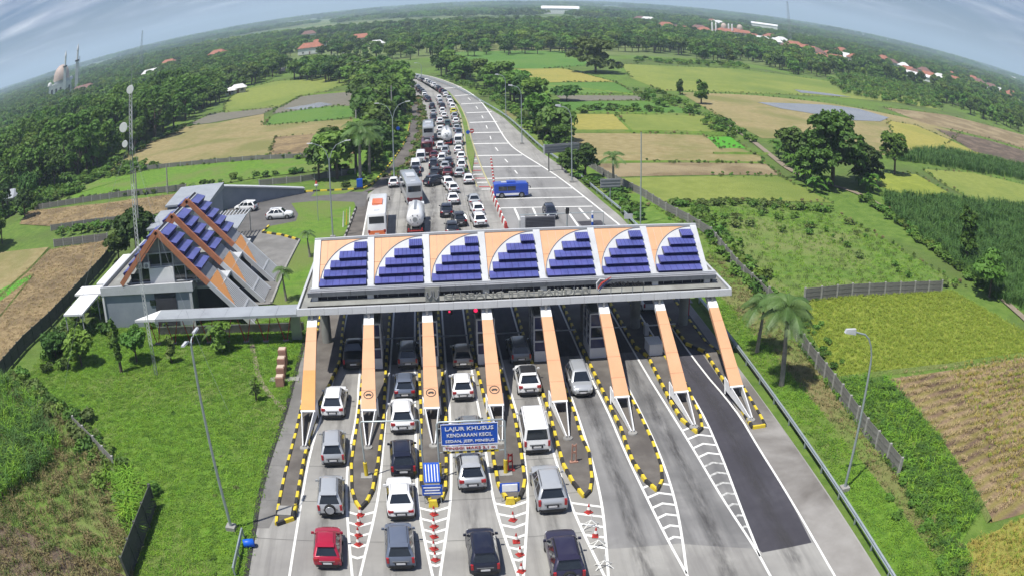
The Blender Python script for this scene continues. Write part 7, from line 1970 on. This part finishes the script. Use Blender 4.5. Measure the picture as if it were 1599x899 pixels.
near_tree((-31.13,74.69,3.65), 1.9, 1800, .17, 'leaf_mid', 'small leafy tree in front of the office wall', 'round', 14)
near_tree((-21.25,77.47,3.22), 1.6, 1100, .17, 'leaf_mid', 'small palm-like tree below the walkway', 'tall', 15)
near_tree((-26.7,74.69,2.93), .9, 420, .15, 'leaf_olive', 'thin sapling on the left lawn near the mast', 'tall', 16)
near_tree((-32.34,72.07,6.22), .62, 1500, .16, 'leaf_mid', 'vine-covered dead trunk on the left lawn', 'tall', 17)
near_tree((-38.64,73.52,3.87), 2.3, 2200, .22, 'leaf_mid', 'bushy shrub tree at the left lawn edge', 'round', 18)
near_tree((-43.69,75.51,3.22), 2.2, 2000, .22, 'leaf_dark', 'darker shrub tree left of the bushy shrub', 'round', 19)
near_tree((-15.72,66.14,2.7), .9, 170, .12, 'leaf_olive', 'nearly bare shrub with splayed stems on the left lawn', 'tall', 20)
near_tree((26.62,147.79,5.86), 2.3, 1500, .3, 'leaf_dark', 'small umbrella-shaped tree on the right verge by the lamp', 'round', 21)
near_tree((24.48,152.38,4.4), 1.7, 900, .3, 'leaf_dark', 'small tree under the long sign board', 'round', 22)
# palms
def palm(b, lb, seed, fl, nf=15, rad=.22, sheath=True):
    palm_kit(seed, b[2] * .80, fl, nf, rad, sheath).spawn('palm_tree', (b[0], b[1], 0), lb, 'palm tree', 'palm trees')
palm((29.25,63.3,7.98), 'tall royal palm on the right verge, nearest the camera', 1, 3.5, 28, .22)
palm((29.53,70.87,5.23), 'palm half hidden behind the nearest royal palm', 2, 3.0, 22, .18)
palm((-16.42,91.46,3.38), 'small palm on the lawn left of the gate roof, nearer one', 3, 1.6, 14, .13)
palm((-15.58,107.73,3.05), 'small palm on the lawn left of the gate roof, farther one', 4, 1.5, 13, .13)
palm((-11.64,148.07,11.68), 'tall palm by the blue box at the ramp kerb', 5, 4.4, 18, .26)
palm((-10.72,158.68,9.13), 'second tall palm behind the one by the blue box', 6, 4.0, 16, .24)
palm((29.4,137.59,6.98), 'dark ragged palm on the right verge beside the sign panel', 7, 2.9, 16, .2, False)
palm((-21.87,77.99,2.7), 'small fan-leaved palm under the walkway', 8, 1.7, 12, .1, False)

# generic kits
RT = np.random.default_rng(99)
MK = [tree_kit(100 + i, 10 + i % 3, 4.4 + .5 * (i % 3), 4200, .30, ['leaf_mid', 'leaf_dark', 'leaf_bright', 'leaf_mid', 'leaf_dark', 'leaf_olive'][i], ['round', 'round', 'bamboo', 'tall', 'round', 'round'][i]) for i in range(6)]
FK = [tree_kit(200 + i, 10, 4.8, 1100, .58, ['leaf_mid', 'leaf_dark', 'leaf_mid', 'leaf_bright', 'leaf_dark'][i], ['round', 'round', 'tall', 'round', 'round'][i], parts=False) for i in range(5)]
def clump_mesh(seed, mt):
    r = np.random.default_rng(seed); L = []
    for i in range(16):
        L.append((r.uniform(-20, 20), r.uniform(-20, 20), r.uniform(4, 8), r.uniform(4, 7), r.uniform(3, 5)))
    C, U, V = crown_cards(r, L, 2200, 1.05); return quads_mesh('clump', C, U, V, [mt])
CL = [proto('tree_clump', clump_mesh(300 + i, ['leaf_dark', 'leaf_mid', 'leaf_mid'][i])) for i in range(3)]
FP = [proto('far_tree', k.p[0][1]) for k in FK]
BEND = [p for p in FIELDS]
BELTS = [
 # polygon, spacing density per m2, scale lo/hi, kinds, group phrase
 ([(-103.01,171.74),(-93.28,196.74),(-85.2,226.52),(-85.43,284.06),(-82.26,340.37),(-80.31,408.39),(-74.35,457.62),(-105.45,590.05),(-169.95,643.46),(-196.12,545.03),(-203.98,421.41),(-185.96,297.42),(-169.11,219.2)], .030, .75, 1.25, (2, 2, 0, 2, 3), 'broad-leaved tree in the dense wood left of the stubble field'),
 ([(-84.25,98.71),(-86.1,124.11),(-91.09,151.09),(-96.14,168.57),(-131.5,198.77),(-149.24,177.55)], .02, .55, .85, (0, 1, 4), 'tree in the dark clump at the left edge of the view'),
 ([(-65.43,402.76),(-47.28,438.78),(-27.06,408.3),(-13.54,368.3),(-7.5,305.96),(-5.51,250.88),(-5.72,213.46),(-7.7,182.5),(-10.09,164.52),(-12.48,165.31),(-15.05,202.46),(-18.7,243.75),(-23.94,296.28),(-31.86,343.78)], .032, .28, .58, (1, 0, 2, 3), 'roadside tree between the ramp road and the left fields'),
 ([(-23.32,155.56),(-20.49,168.21),(-14.49,175.37),(-11.72,165.06),(-12.77,152.59),(-19.05,150.35)], .03, .3, .5, (1, 0, 4), 'low tree in the thicket behind the parking kerb'),
 ([(6.21,348.52),(14.57,312.76),(21.55,273.13),(25.16,233.77),(25.84,199.92),(25.12,174.8),(26.48,171.04),(28.29,199.61),(28.54,226.83),(28.31,271.53),(24.09,318.99),(14.6,368.94),(4.16,389.14)], .03, .22, .45, (3, 0, 0, 5), 'roadside tree along the guardrail of the bend on the right'),
 ([(22.79,205.31),(23.92,180.25),(24.73,171.24),(26.64,164.25),(27.37,176.77),(27.37,193.22),(27.14,209.83)], .05, .2, .36, (0, 5), 'low leafy tree on the right verge below the bend'),
 ([(-103.22,605.02),(-49.07,530.41),(-8.23,449.44),(31.69,461.31),(81.19,474.43),(96.68,552.27),(157.74,533.56),(231.75,750.93),(169.62,781.37),(55.68,806.3),(-67.94,877),(-182.96,977.3)], .009, .7, 1.15, (0, 1, 2, 4), 'tree of the thick wood behind the motorway bend'),
 ([(137.52,435.34),(172.95,453.97),(243.69,626.43),(205.15,639.33)], .014, .8, 1.15, (1, 4, 0), 'dark tree in the grove in front of the right village'),
 ([(185.96,450.14),(188.83,413.76),(207.14,406),(264.8,522.53),(235.69,563.24)], .016, .7, 1.1, (1, 4), 'dark tree in the second grove before the right village'),
 ([(347.13,632.97),(434.71,678.25),(411.54,573.29),(562.04,789.8),(528.02,857.57),(461.28,831.13)], .014, .6, .95, (1, 0, 4), 'tree at the edge of the right village behind the green scrub'),
 ([(267.25,367.87),(271.99,323.9),(285.89,291.4),(293.81,258.01),(531.81,460.3),(483.62,491.78),(443.97,527.27),(377.43,509.83)], .016, .9, 1.3, (1, 4, 0), 'dark tree in the grove at the right edge of the view'),
 ([(67.09,157.49),(71.08,154.4),(69.86,142.07),(69.61,137.02),(73.84,153.61),(74.74,169.78)], .01, .4, .5, (0,), 'low tree beside the banana plants'),
]
placed = []
for bi, (poly, dens, lo, hi, kinds, ph) in enumerate(BELTS):
    P = sample_poly(poly, dens * 1.6, 40 + bi)
    keep = []
    dmin = .62 / math.sqrt(dens)
    for p in P:
        if all((p[0] - q[0]) ** 2 + (p[1] - q[1]) ** 2 > dmin ** 2 for q in keep): keep.append(p)
    for p in keep:
        if any((p[0] - h[0]) ** 2 + (p[1] - h[1]) ** 2 < h[2] ** 2 for h in HOUSE_POS): continue
        placed.append((math.hypot(p[0], p[1] ), p[0], p[1], RT.uniform(lo, hi), int(RT.choice(kinds)), ph))
def sight_clear(P, front=48.0):
    ok = np.ones(len(P), bool)
    for (hx, hy, hr) in HOUSE_POS:
        d = math.hypot(hx, hy)
        if d < 220: continue
        ux, uy = -hx / d, -hy / d
        rx, ry = P[:, 0] - hx, P[:, 1] - hy
        al = rx * ux + ry * uy; la = np.abs(-rx * uy + ry * ux)
        ok &= ~((al > -hr) & (al < front * max(1, d / 700)) & (la < hr * 1.05))
    return ok
if placed:
    okp = sight_clear(np.array([[q[1], q[2]] for q in placed])); placed = [q for q, o_ in zip(placed, okp) if o_]
placed.sort(key=lambda q: q[0] / q[3])
rest = []
print('belt trees', len(placed))
for k, (ds, x, y, s, kd, ph) in enumerate(placed):
    if k < 290:
        kit = MK[kd] if ds < 420 else FK[kd % 5]
        bpos = [q[0] for q in placed if q[5] == ph]; dmn, dmx = min(bpos), max(bpos); tt = (ds - dmn) / max(1, dmx - dmn)
        lookd = ['mid-green round', 'dark round', 'bright feathery', 'tall narrow', 'dark spreading', 'olive-green'][kd] + (' larger' if s > .8 else (' low' if s < .4 else ''))
        lb_ = f"{lookd} tree on the {'near' if tt < .33 else ('middle' if tt < .66 else 'far')} side, {ph}"
        lb_ = ' '.join(lb_.split()[:16])
        kit.spawn('tree', (x, y, -.1), lb_, 'tree', 'group of ' + lb_, rz=RT.uniform(0, 6.28), scale=(s, s, s * RT.uniform(.85, 1.15)))
    else: rest.append((x, y, 0.0))
RS = np.array(rest) if rest else np.zeros((0, 3))
scatter('woodland', RS, [proto('wood_tree', k.p[0][1]) for k in FK], 'mass of trees filling the woods behind the individually visible trees', 'woodland', .55, 1.0, seed=3)
# far woodland to the horizon
def far_points(n, r0, r1, seed, clear=True, noise=.0):
    r = np.random.default_rng(seed)
    a = r.uniform(R(-46), R(54), n); rad = np.sqrt(r.uniform(r0 ** 2, r1 ** 2, n))
    P = np.c_[np.sin(a) * rad, np.cos(a) * rad]
    # open patches of farmland
    f = np.sin(P[:, 0] / 170 + 1.3 * np.sin(P[:, 1] / 230)) + np.sin(P[:, 1] / 150 + 2.1 * np.sin(P[:, 0] / 310) + 1)
    P = P[f > noise]
    bad = np.zeros(len(P), bool)
    if clear:
        for pl in CLEAR: bad |= in_poly(P, pl)
        C_ = np.array(CEN + [(-31, 432), (-60, 470), (-90, 500)])
        for q in C_[::2]: bad |= ((P - q) ** 2).sum(1) < 24 ** 2
        for (hx, hy, hr) in HOUSE_POS: bad |= ((P[:, 0] - hx) ** 2 + (P[:, 1] - hy) ** 2) < hr ** 2
        # keep a sight line open in front of houses
    P = P[~bad]
    if clear: P = P[sight_clear(P)]
    return np.c_[P, np.zeros(len(P))]
NEARWOOD = far_points(14000, 520, 1300, 11, True, -.15)
scatter('woodland', NEARWOOD, FP, 'continuous woodland beyond the fields, individual crowns merging', 'woodland', .55, 1.15, seed=4)
scatter('woodland', far_points(5600, 1250, 3600, 12, True, .1), CL, 'far woodland belts towards the horizon', 'woodland', .7, 1.15, z=-.5, seed=5)
scatter('woodland', far_points(6000, 3400, 9000, 13, False, -.3), CL, 'hazy woodland along the horizon', 'woodland', 1.2, 2.2, z=-.5, seed=6)
LW = sample_poly([(-169.11,219.2),(-185.96,297.42),(-203.98,421.41),(-196.12,545.03),(-169.95,643.46),(-105.45,590.05),(-107.72,662.49),(-182.96,977.3),(-478.62,1636.34),(-767.37,1849.67),(-565.78,1000.76),(-602.19,784.93)], .02, 21, 14000)
LWm = np.ones(len(LW), bool)
for (hx, hy, hr) in HOUSE_POS: LWm &= ((LW[:, 0] - hx) ** 2 + (LW[:, 1] - hy) ** 2) > hr ** 2
LW = LW[LWm]; LW = LW[sight_clear(LW)]
scatter('woodland', np.c_[LW, np.zeros(len(LW))], FP, 'woodland surrounding the mosque on the left', 'woodland', .55, .95, seed=7)
VW = sample_poly([(171.83,692.91),(227.53,727.55),(263.61,674.19),(293.48,576.3),(485.2,874.02),(609.98,839.18),(555.04,564.03),(467.94,410.42),(694.18,639),(2626.24,2656.09),(1836.97,2571.49),(1768.88,3379.36),(1083.42,2890.29),(535.19,2149.09)], .0055, 22, 9000)
m_ = np.ones(len(VW), bool)
for (hx, hy, hr) in HOUSE_POS: m_ &= ((VW[:, 0] - hx) ** 2 + (VW[:, 1] - hy) ** 2) > (hr * 1.2) ** 2
VW = VW[m_]; VW = VW[sight_clear(VW)]
scatter('woodland', np.c_[VW, np.zeros(len(VW))], FP, 'trees between the houses of the right village', 'woodland', .4, .75, seed=8)

# ---- shrubs and ground cover
def bushes(poly_or_pts, dens, mt_list, smin, smax, name, label, seed, hgt=1.2, rad=.9, n=160, leaf=.22, cat='shrubbery'):
    pts = sample_poly(poly_or_pts, dens, seed) if isinstance(poly_or_pts, list) else poly_or_pts
    ps = [proto('bush', bush_mesh(seed * 7 + i, hgt, rad, n, leaf, m_)) for i, m_ in enumerate(mt_list)]
    scatter(name, np.c_[pts, np.zeros(len(pts))], ps, label, cat, smin, smax, seed=seed)
def along(pl, step, jit, seed):
    r = np.random.default_rng(seed); P = np.array(resample(pl, step)); return P + r.normal(0, jit, P.shape)
bushes(along([(39.5,123.36),(37.91,106.4),(36.77,93.04),(35.92,85.22)], .5, .8, 1), 0, ['leaf_bright', 'leaf_mid'], .6, 1.1, 'hedge', 'rough green hedge along the overgrown plot by the gate', 51)
bushes(along([(34.82,126.8),(45.35,128),(52.8,126.29),(62.75,123.19)], .6, .6, 2), 0, ['leaf_mid', 'leaf_olive', 'leaf_bright'], .5, .95, 'hedge', 'tangled hedge between the plot and the rice field', 52)
bushes([(42.62,123.23),(62.75,123.19),(65.1,117.3),(68.02,83.98),(59.37,83.21),(55.46,99.14),(49.57,110.38),(39.95,115.28)], .07, ['leaf_bright', 'leaf_bright', 'leaf_olive'], .3, .8, 'shrubbery', 'scrub along the far sides of the overgrown plot', 53)
bushes(along([(75.76,132.78),(75.49,117.58),(73.44,101.23),(73.53,88.26),(72.93,79.28)], .8, .5, 3), 0, ['leaf_mid', 'leaf_bright'], .6, 1.1, 'hedge', 'green growth along the dirt path', 54)
bushes(along([(40.7,82.99),(36.38,74.47),(35.52,66.37),(35.15,59.88),(34.47,51.66),(34.02,44.34),(33.19,37.92),(32.48,32.48),(31.41,27.65)], .5, .9, 4), 0, ['leaf_mid', 'leaf_bright', 'leaf_bright'], .25, .55, 'shrubbery', 'tall green growth in the ditch behind the panel wall', 55)
bushes([(33.63,239.29),(62.88,239.99),(70.19,226.04),(69.77,230.82),(33.15,228.77),(29.84,237.02)], .12, ['leaf_mid', 'leaf_bright'], .8, 1.4, 'shrubbery', 'green shrubbery strip above the yellow fields', 56)
bushes([(67.14,285.87),(78.12,280.81),(77.36,236.37),(76.99,202.95),(75.21,184.91),(67.71,191.91),(69.01,222.28),(64.73,254.67)], .08, ['leaf_mid', 'leaf_bright'], .8, 1.6, 'shrubbery', 'shrubbery along the path through the fields', 57)
bushes([(95.84,413.82),(163.02,418.22),(172.95,453.97),(135.24,433.86),(109.88,444.32)], .05, ['leaf_mid'], 1, 1.8, 'shrubbery', 'shrubs at the far edge of the green field', 58)
bushes([(203.32,400.24),(240.29,417.07),(286.32,403.94),(252.34,338.13),(214.05,321.91),(177.87,329.17)], .05, ['leaf_bright', 'leaf_mid'], 1.0, 2.0, 'shrubbery', 'bright green scrub below the right village', 59)
bushes([(255.21,491.19),(331.15,597.78),(381.17,525.73),(276.87,374.71),(260.68,408.03),(221.37,417.67)], .05, ['leaf_bright', 'leaf_mid'], 1.2, 2.2, 'shrubbery', 'deep green scrub slope below the right village', 60)
bushes(along([(24.95,161.24),(26.19,151.08),(28.09,140.55),(29.25,128.86),(29.7,120.31)], .9, 1.0, 5), 0, ['leaf_mid', 'leaf_bright', 'leaf_dark'], .5, 1.1, 'shrubbery', 'shrubs along the boundary wall on the right', 61)
bushes(along([(a, b) for a, b in offset_line(MEDP[:8], 1.0)], .8, .25, 6), 0, ['leaf_olive', 'leaf_mid'], .3, .6, 'shrubbery', 'low planting in the median', 62, cat='planting')
bushes(along([(-6.3,150.2),(-4.96,159.32),(-3.44,166.95),(-2.09,184.55),(-1.04,208.54),(-1.1,241.75),(-2.81,279.16)], .6, .5, 7), 0, ['leaf_olive', 'leaf_mid', 'leaf_dry'], .35, .75, 'shrubbery', 'low planting in the strip beside the ramp', 63, cat='planting')
bushes([(-82.45,173.28),(-87.94,170.91),(-95.15,158.14),(-104.11,156.11),(-131.5,198.77),(-116.61,222.29),(-96.04,219.67),(-62.58,188.76),(-85.15,184.04)], .22, ['leaf_mid', 'leaf_bright', 'leaf_bright'], .8, 1.7, 'shrubbery', 'green scrub at the foot of the left wood', 64)
bushes(along([(-70.56,135.65),(-62.06,135.91),(-53.21,135.12)], .5, .7, 8), 0, ['leaf_mid', 'leaf_bright'], .6, 1.0, 'shrubbery', 'shrubs between the dry fields on the left', 65)
bushes(along([(-94.36,165.34),(-71.39,161.98),(-47.25,160.22),(-34.03,165),(-15.18,166.25)], 2.5, .8, 9), 0, ['leaf_mid', 'leaf_dark'], .5, 1.1, 'shrubbery', 'scattered shrubs along the low walls on the left', 66)
bushes([(-46.87,75.42),(-47.36,86.71),(-42.99,94.49),(-38.66,83.17),(-39.27,75.61),(-42.51,68.57)], .35, ['leaf_mid', 'leaf_bright', 'leaf_dark'], .6, 1.2, 'shrubbery', 'leafy shrubs at the upper left corner of the lawn', 67, n=260, leaf=.16)
bushes(along([(-48.88,69.78),(-42.11,65.38),(-35.37,61.02),(-29.28,55.54),(-26.07,52.15),(-23.27,49.07)], .35, .8, 10), 0, ['leaf_mid', 'leaf_bright', 'leaf_olive'], .5, 1.1, 'shrubbery', 'overgrown line of shrubs along the buried wall on the left', 68, n=260, leaf=.16)
bushes(along([(-30.71,182.26),(-22.54,180.04),(-16.31,179.68)], 1.2, .6, 12), 0, ['leaf_mid'], .5, .9, 'shrubbery', 'shrubs by the stubble field wall near the ramp', 69)
bushes(along([(-88.14,204.04),(-85.71,227.88),(-79.28,261.82)], 1.6, 1.5, 13), 0, ['leaf_dark', 'leaf_mid'], .8, 1.5, 'shrubbery', 'dark undergrowth at the foot of the left wood', 70)
bushes(along([(-12.25,151.9),(-11.04,159.95),(-8.73,175.44),(-7.15,199.18),(-6.64,237.5),(-7.45,285.45)], .9, 1.4, 14), 0, ['leaf_bright', 'leaf_mid'], .6, 1.3, 'shrubbery', 'undergrowth beneath the roadside trees left of the ramp', 71)
bushes(along([(8.55,341.48),(19.28,283.16),(23.92,230.11),(25.12,200.02),(25.76,174.72)], 1.3, 1.2, 15), 0, ['leaf_mid', 'leaf_bright'], .7, 1.4, 'shrubbery', 'undergrowth beneath the roadside trees on the right', 72)
bushes([(-35.89,78.34),(-33.71,82.97),(-26.68,84.48),(-25.48,86.33),(-33.25,85.91),(-37.77,82.15)], .6, ['leaf_mid', 'leaf_bright'], .4, .8, 'shrubbery', 'shrubs in front of the office wall', 73, n=260, leaf=.15)
for (px, lb, sc_) in (((37.13,54.5), 'x', .5),): pass
# rough growth on the field edges
EP = []
for (nm_, m__, poly) in FIELDS[2:30]:
    EP += [p + np.random.default_rng(int(abs(p[0] * 7 + p[1] * 13))).normal(0, .45, 2) for p in resample(poly + [poly[0]], 1.7)]
EP = np.array(EP); EP = EP[(np.sin(EP[:, 0] * .13) + np.sin(EP[:, 1] * .11 + 1) > -.75)]
bushes(EP, 0, ['leaf_mid', 'leaf_bright', 'leaf_olive', 'leaf_dry'], .18, .5, 'shrubbery', 'low rough growth along the edges of the fields', 74, n=110)
# banana plants
BN = [Kit() for _ in range(3)]
for i, k in enumerate(BN): k.add('banana_plant', banana_mesh(400 + i).mesh('banana_plant', ['leaf_banana']))
bp = [(71.67,158.12),(70.76,152.02),(70.48,147.47),(69.86,142.07),(72.42,162.66),(73.23,167.44),(67.23,141.81),(66.58,136.76),(69.86,139.02),(74.79,173.34),(67.95,147.18),(81.76,143.53),(82.6,140.48),(79.88,138.09)]
for k, p in enumerate(bp):
    BN[k % 3].spawn('banana_plant', (p[0], p[1], 0), 'bright green banana plant in the row left of the large dark tree' if k < 11 else 'banana plant at the foot of the large dark tree, right side', 'banana plant', 'banana plants by the dirt path' if k < 11 else 'banana plants under the big tree', rz=RT.uniform(0, 6), scale=float(RT.uniform(1.2, 1.7)))
bp2 = [(-70.13,132.93),(-67.07,132.82),(-64.17,133.18),(-60.95,132.58),(-58.26,132.56),(-55.15,132.4),(-52.86,134.16)]
for k, p in enumerate(bp2):
    BN[k % 3].spawn('banana_plant', (p[0], p[1], 0), 'banana plant in the green strip between the dry fields on the left', 'banana plant', 'banana plants between dry fields', rz=RT.uniform(0, 6), scale=float(RT.uniform(.6, .9)))
# elephant grass clump beside the mossy wall
eg = [proto('grass_tuft', tuft_mesh('grass_tuft', 500 + i, 26, 2.3, .28, .05, 'leaf_grass', .9)) for i in range(3)]
P = sample_poly([(-27.58,51.34),(-25.89,52.71),(-22.72,49.85),(-21.67,46.99),(-22.24,42.84),(-23.3,43.02),(-24.73,47.32)], 2.2, 31)
scatter('tall_grass', np.c_[P, np.zeros(len(P))], eg, 'tall drooping elephant grass beside the mossy wall at the lower left', 'tall grass', .45, .8, seed=31)
cg = [proto('cane_tuft', tuft_mesh('cane_tuft', 510 + i, 14, 1.9, .35, .05, 'leaf_cane', .6)) for i in range(3)]
P = sample_poly(FIELDS[4][2], 1.1, 32)
P = P[(P[:, 1] > 60)]
scatter('cane_crop', np.c_[P, np.zeros(len(P))], cg, 'dense green cane crop right of the dirt path', 'cane field', .7, 1.15, seed=32)
P = sample_poly([(134.51,194.32),(149.87,199.02),(184.6,188.11),(221.05,174.2),(190.68,149.91),(162.75,165.66),(128.98,171.15),(107.11,175.23)], .7, 33)
scatter('cane_crop', np.c_[P, np.zeros(len(P))], cg, 'long strip of tall green cane beyond the yellow field', 'cane field', .9, 1.4, seed=33)
P = sample_poly([(86.95,198.94),(107.85,199.98),(87.37,168.85),(75.45,158.7),(79.25,174.21)], .7, 34)
scatter('cane_crop', np.c_[P, np.zeros(len(P))], cg, 'cane crop behind the banana plants', 'cane field', .8, 1.1, seed=34)
P = sample_poly([(-62.82,66.51),(-51.33,69.58),(-40.78,62.47),(-34.45,55.27),(-34.7,50.41),(-38.24,43.77),(-46,40.02)], 1.6, 35)
scatter('reed_bed', np.c_[P, np.zeros(len(P))], [proto('reed_tuft', tuft_mesh('reed_tuft', 520 + i, 16, 1.9, .3, .035, 'leaf_cane' if i else 'leaf_grass', .6)) for i in range(3)], 'tall reeds at the lower left edge of the view', 'reeds', .7, 1.25, seed=35)
# rice stands, stubble, lawn tufts
rg = [proto('rice_tuft', tuft_mesh('rice_tuft', 530 + i, 9, .30, .13, .02, 'leaf_rice', .9)) for i in range(3)]
P = sample_poly(FIELDS[0][2], 10, 36); scatter('rice_crop', np.c_[P, np.zeros(len(P))], rg, 'ripening rice stand in the near right field', 'rice', .8, 1.2, z=-.08, seed=36)
gg = [proto('gold_tuft', tuft_mesh('gold_tuft', 540 + i, 9, .35, .14, .022, 'leaf_gold' if i else 'leaf_rice', .7)) for i in range(3)]
P = sample_poly(FIELDS[2][2], 7, 37); scatter('rice_crop', np.c_[P, np.zeros(len(P))], gg, 'golden rice at the lower right corner', 'rice', .8, 1.2, seed=37)
st = [proto('stubble_tuft', tuft_mesh('stubble_tuft', 550 + i, 7, .32, .12, .025, 'leaf_straw', .8)) for i in range(3)]
for q, (idx, dens, lab) in enumerate(((1, 3.0, 'cut straw in the harvested field on the right'), (31, 2.2, 'dry straw stubble of the lower left field'), (30, 1.2, 'dry straw of the upper left field'))):
    P = sample_poly(FIELDS[idx][2], dens, 38 + q); P = P[P[:, 1] > 35]
    if q == 0:      # straw lies in rows left by the harvester
        t_ = P[:, 1] + .12 * P[:, 0]; rj = np.random.default_rng(77).normal(0, .16, len(P)); P[:, 1] += (np.round(t_ / 1.5) * 1.5 - t_) + rj
    scatter('straw_stubble', np.c_[P, np.zeros(len(P))], st, lab, 'stubble', .7, 1.3, z=-.05, seed=38 + q)
P = FIELDS[1][2]; P = sample_poly(P, 2.4, 49); P = P[(P[:, 0] - P[:, 1] * .35 > 29) & (P[:, 1] > 35)]
t_ = P[:, 1] + .12 * P[:, 0]; P[:, 1] += (np.round(t_ / 1.5) * 1.5 + .75 - t_) + np.random.default_rng(78).normal(0, .2, len(P))
scatter('straw_stubble', np.c_[P, np.zeros(len(P))], [proto('late_rice', tuft_mesh('late_rice', 598, 9, .4, .13, .025, 'leaf_gold', .8)), proto('late_rice', tuft_mesh('late_rice', 599, 9, .35, .13, .025, 'leaf_rice', .8))], 'yellow-green rice rows left standing in the harvested field', 'stubble', .6, 1.1, z=-.05, seed=49)
P = sample_poly(LAWN_L, .07, 50); P = P[(P[:, 1] > 36) & (np.sin(P[:, 0] * .7) + np.sin(P[:, 1] * .5) > .1)]
scatter('lawn_weeds', np.c_[P, np.zeros(len(P))], [proto('weed', bush_mesh(900 + i, .22, .35, 60, .09, ['leaf_mid', 'leaf_dark', 'leaf_olive'][i])) for i in range(3)], 'darker weed clumps dotted over the left lawn', 'weeds', .4, 1.0, z=.04, seed=50)
dg = [proto('weed_tuft', tuft_mesh('weed_tuft', 560 + i, 12, .7, .2, .025, 'leaf_dry' if i else 'leaf_olive', .6)) for i in range(3)]
P = sample_poly(FIELDS[34][2], 4, 42); P = P[P[:, 1] > 33]
scatter('weeds', np.c_[P, np.zeros(len(P))], dg, 'brownish dry weeds in the lower left plot', 'weeds', .6, 1.2, z=-.02, seed=42)
P = sample_poly(FIELDS[3][2], 1.6, 43); scatter('weeds', np.c_[P, np.zeros(len(P))], [proto('plot_tuft', tuft_mesh('plot_tuft', 570 + i, 11, .3, .2, .025, ['leaf_grass', 'leaf_olive', 'leaf_grass'][i], .9)) for i in range(3)], 'rough grass covering the overgrown plot right of the gate', 'rough grass', .6, 1.3, seed=43)
lg = [proto('lawn_tuft', tuft_mesh('lawn_tuft', 580 + i, 12, .17, .16, .02, ['leaf_grass', 'leaf_grass', 'leaf_bright'][i], .8)) for i in range(3)]
P = sample_poly(LAWN_L, 13, 44); P = P[P[:, 1] > 34]
scatter('lawn_grass', np.c_[P, np.zeros(len(P))], lg, 'uneven green grass of the big left lawn', 'grass', .6, 1.5, z=.03, seed=44)
P = sample_poly([(35,74.75),(34.23,68.25),(33.63,58.97),(33.26,52.1),(33.26,44.67),(32.24,37.42),(30.93,30.73),(31.95,24.61),(34.35,33.3),(38.85,36.98),(40.19,46.25),(40.71,61.56),(35.65,63.02),(34.31,63.68)], 6, 47)
scatter('tall_grass', np.c_[P, np.zeros(len(P))], [proto('bank_tuft', tuft_mesh('bank_tuft', 595 + i, 16, .6, .2, .025, ['leaf_grass', 'leaf_bright', 'leaf_cane'][i], .8)) for i in range(3)], 'long green grass filling the ditch bank behind the panel wall', 'tall grass', .6, 1.5, z=0, seed=47)
P = sample_poly([(31.6, 25), (34.6, 25), (33.4, 45), (34.8, 73), (34.9, 100), (32.0, 108), (30.8, 80), (31.0, 60)], 5, 48)
scatter('dry_grass', np.c_[P, np.zeros(len(P))], [proto('verge_dry', tuft_mesh('verge_dry', 590 + i, 10, .25, .16, .02, ['leaf_dry', 'leaf_olive'][i], .8)) for i in range(2)], 'dry brownish grass strip along the panel wall', 'dry grass', .6, 1.5, z=.03, seed=48)
P = sample_poly([(27.6, 25), (31.6, 25), (31.0, 45), (31.2, 73), (30.8, 92), (31.6, 110), (28.2, 112), (28.2, 70)], 11, 45)
scatter('verge_grass', np.c_[P, np.zeros(len(P))], lg , 'green grass on the right verge', 'grass', .6, 1.6, z=.03, seed=45)
P = sample_poly([(-33.34,51.29),(-27.92,51.27),(-21.84,46.96),(-21.91,38.32),(-21.5,33.78),(-12.67,35.43),(-13.18,40.28),(-17.51,43.42),(-20.99,47.12)], 3, 46)

# ================================================================ MOUNTAINS
def mountain(x0, x1, y, prof, lb):
    n = len(prof); xs = np.linspace(x0, x1, n); mb = MB(); vs = []
    for i, h in enumerate(prof):
        vs += [(xs[i], y - h * 5, -5), (xs[i] + 60 * math.sin(i * 2.1), y - h * 1.6, h * .62), (xs[i], y, h), (xs[i], y + 900, -5)]
    mb.vf(vs, [(i * 4 + k, (i + 1) * 4 + k, (i + 1) * 4 + k + 1, i * 4 + k + 1) for i in range(n - 1) for k in range(3)])
    o = mb.build('mountain_range', ['mountain'], smooth=60); o['kind'] = 'structure'; o['label'] = lb
rm = random.Random(8)
pr = [max(0, 215 * math.exp(-((i - 14) / 13) ** 2) + 18 * math.sin(i * .9) + 12 * math.sin(i * 2.3) + rm.uniform(-6, 6)) for i in range(48)]
pr = [p * .58 for p in pr]
mountain(-8800, -1200, 6000, pr, 'low hazy mountain range on the left horizon')

# ================================================================ HAZE
hz = MB().bb(-16500, 16500, -150, 16000, -1.6, 262).build('haze', [], None)
hm = bpy.data.materials.new('haze_air'); hm.use_nodes = True; hn = hm.node_tree; hn.nodes.clear()
pv = N(hn, 'ShaderNodeVolumePrincipled'); pv.inputs['Color'].default_value = (.60, .74, .95, 1); pv.inputs['Density'].default_value = HAZE_DENSITY; pv.inputs['Anisotropy'].default_value = 0.1
ho = N(hn, 'ShaderNodeOutputMaterial'); hn.links.new(pv.outputs[0], ho.inputs['Volume'])
hz.data.materials.append(hm); hz['kind'] = 'stuff'; hz['label'] = 'thin pale haze over the whole landscape'; hz['category'] = 'haze'
# bits too small to pick apart are stuff
for o in col.objects:
    if o.name.split('.')[0] in ('clerestory_fins', 'letter_frame', 'panel_joint', 'lattice_section', 'rung', 'curved_trim', 'lettering'): o['kind'] = 'stuff'
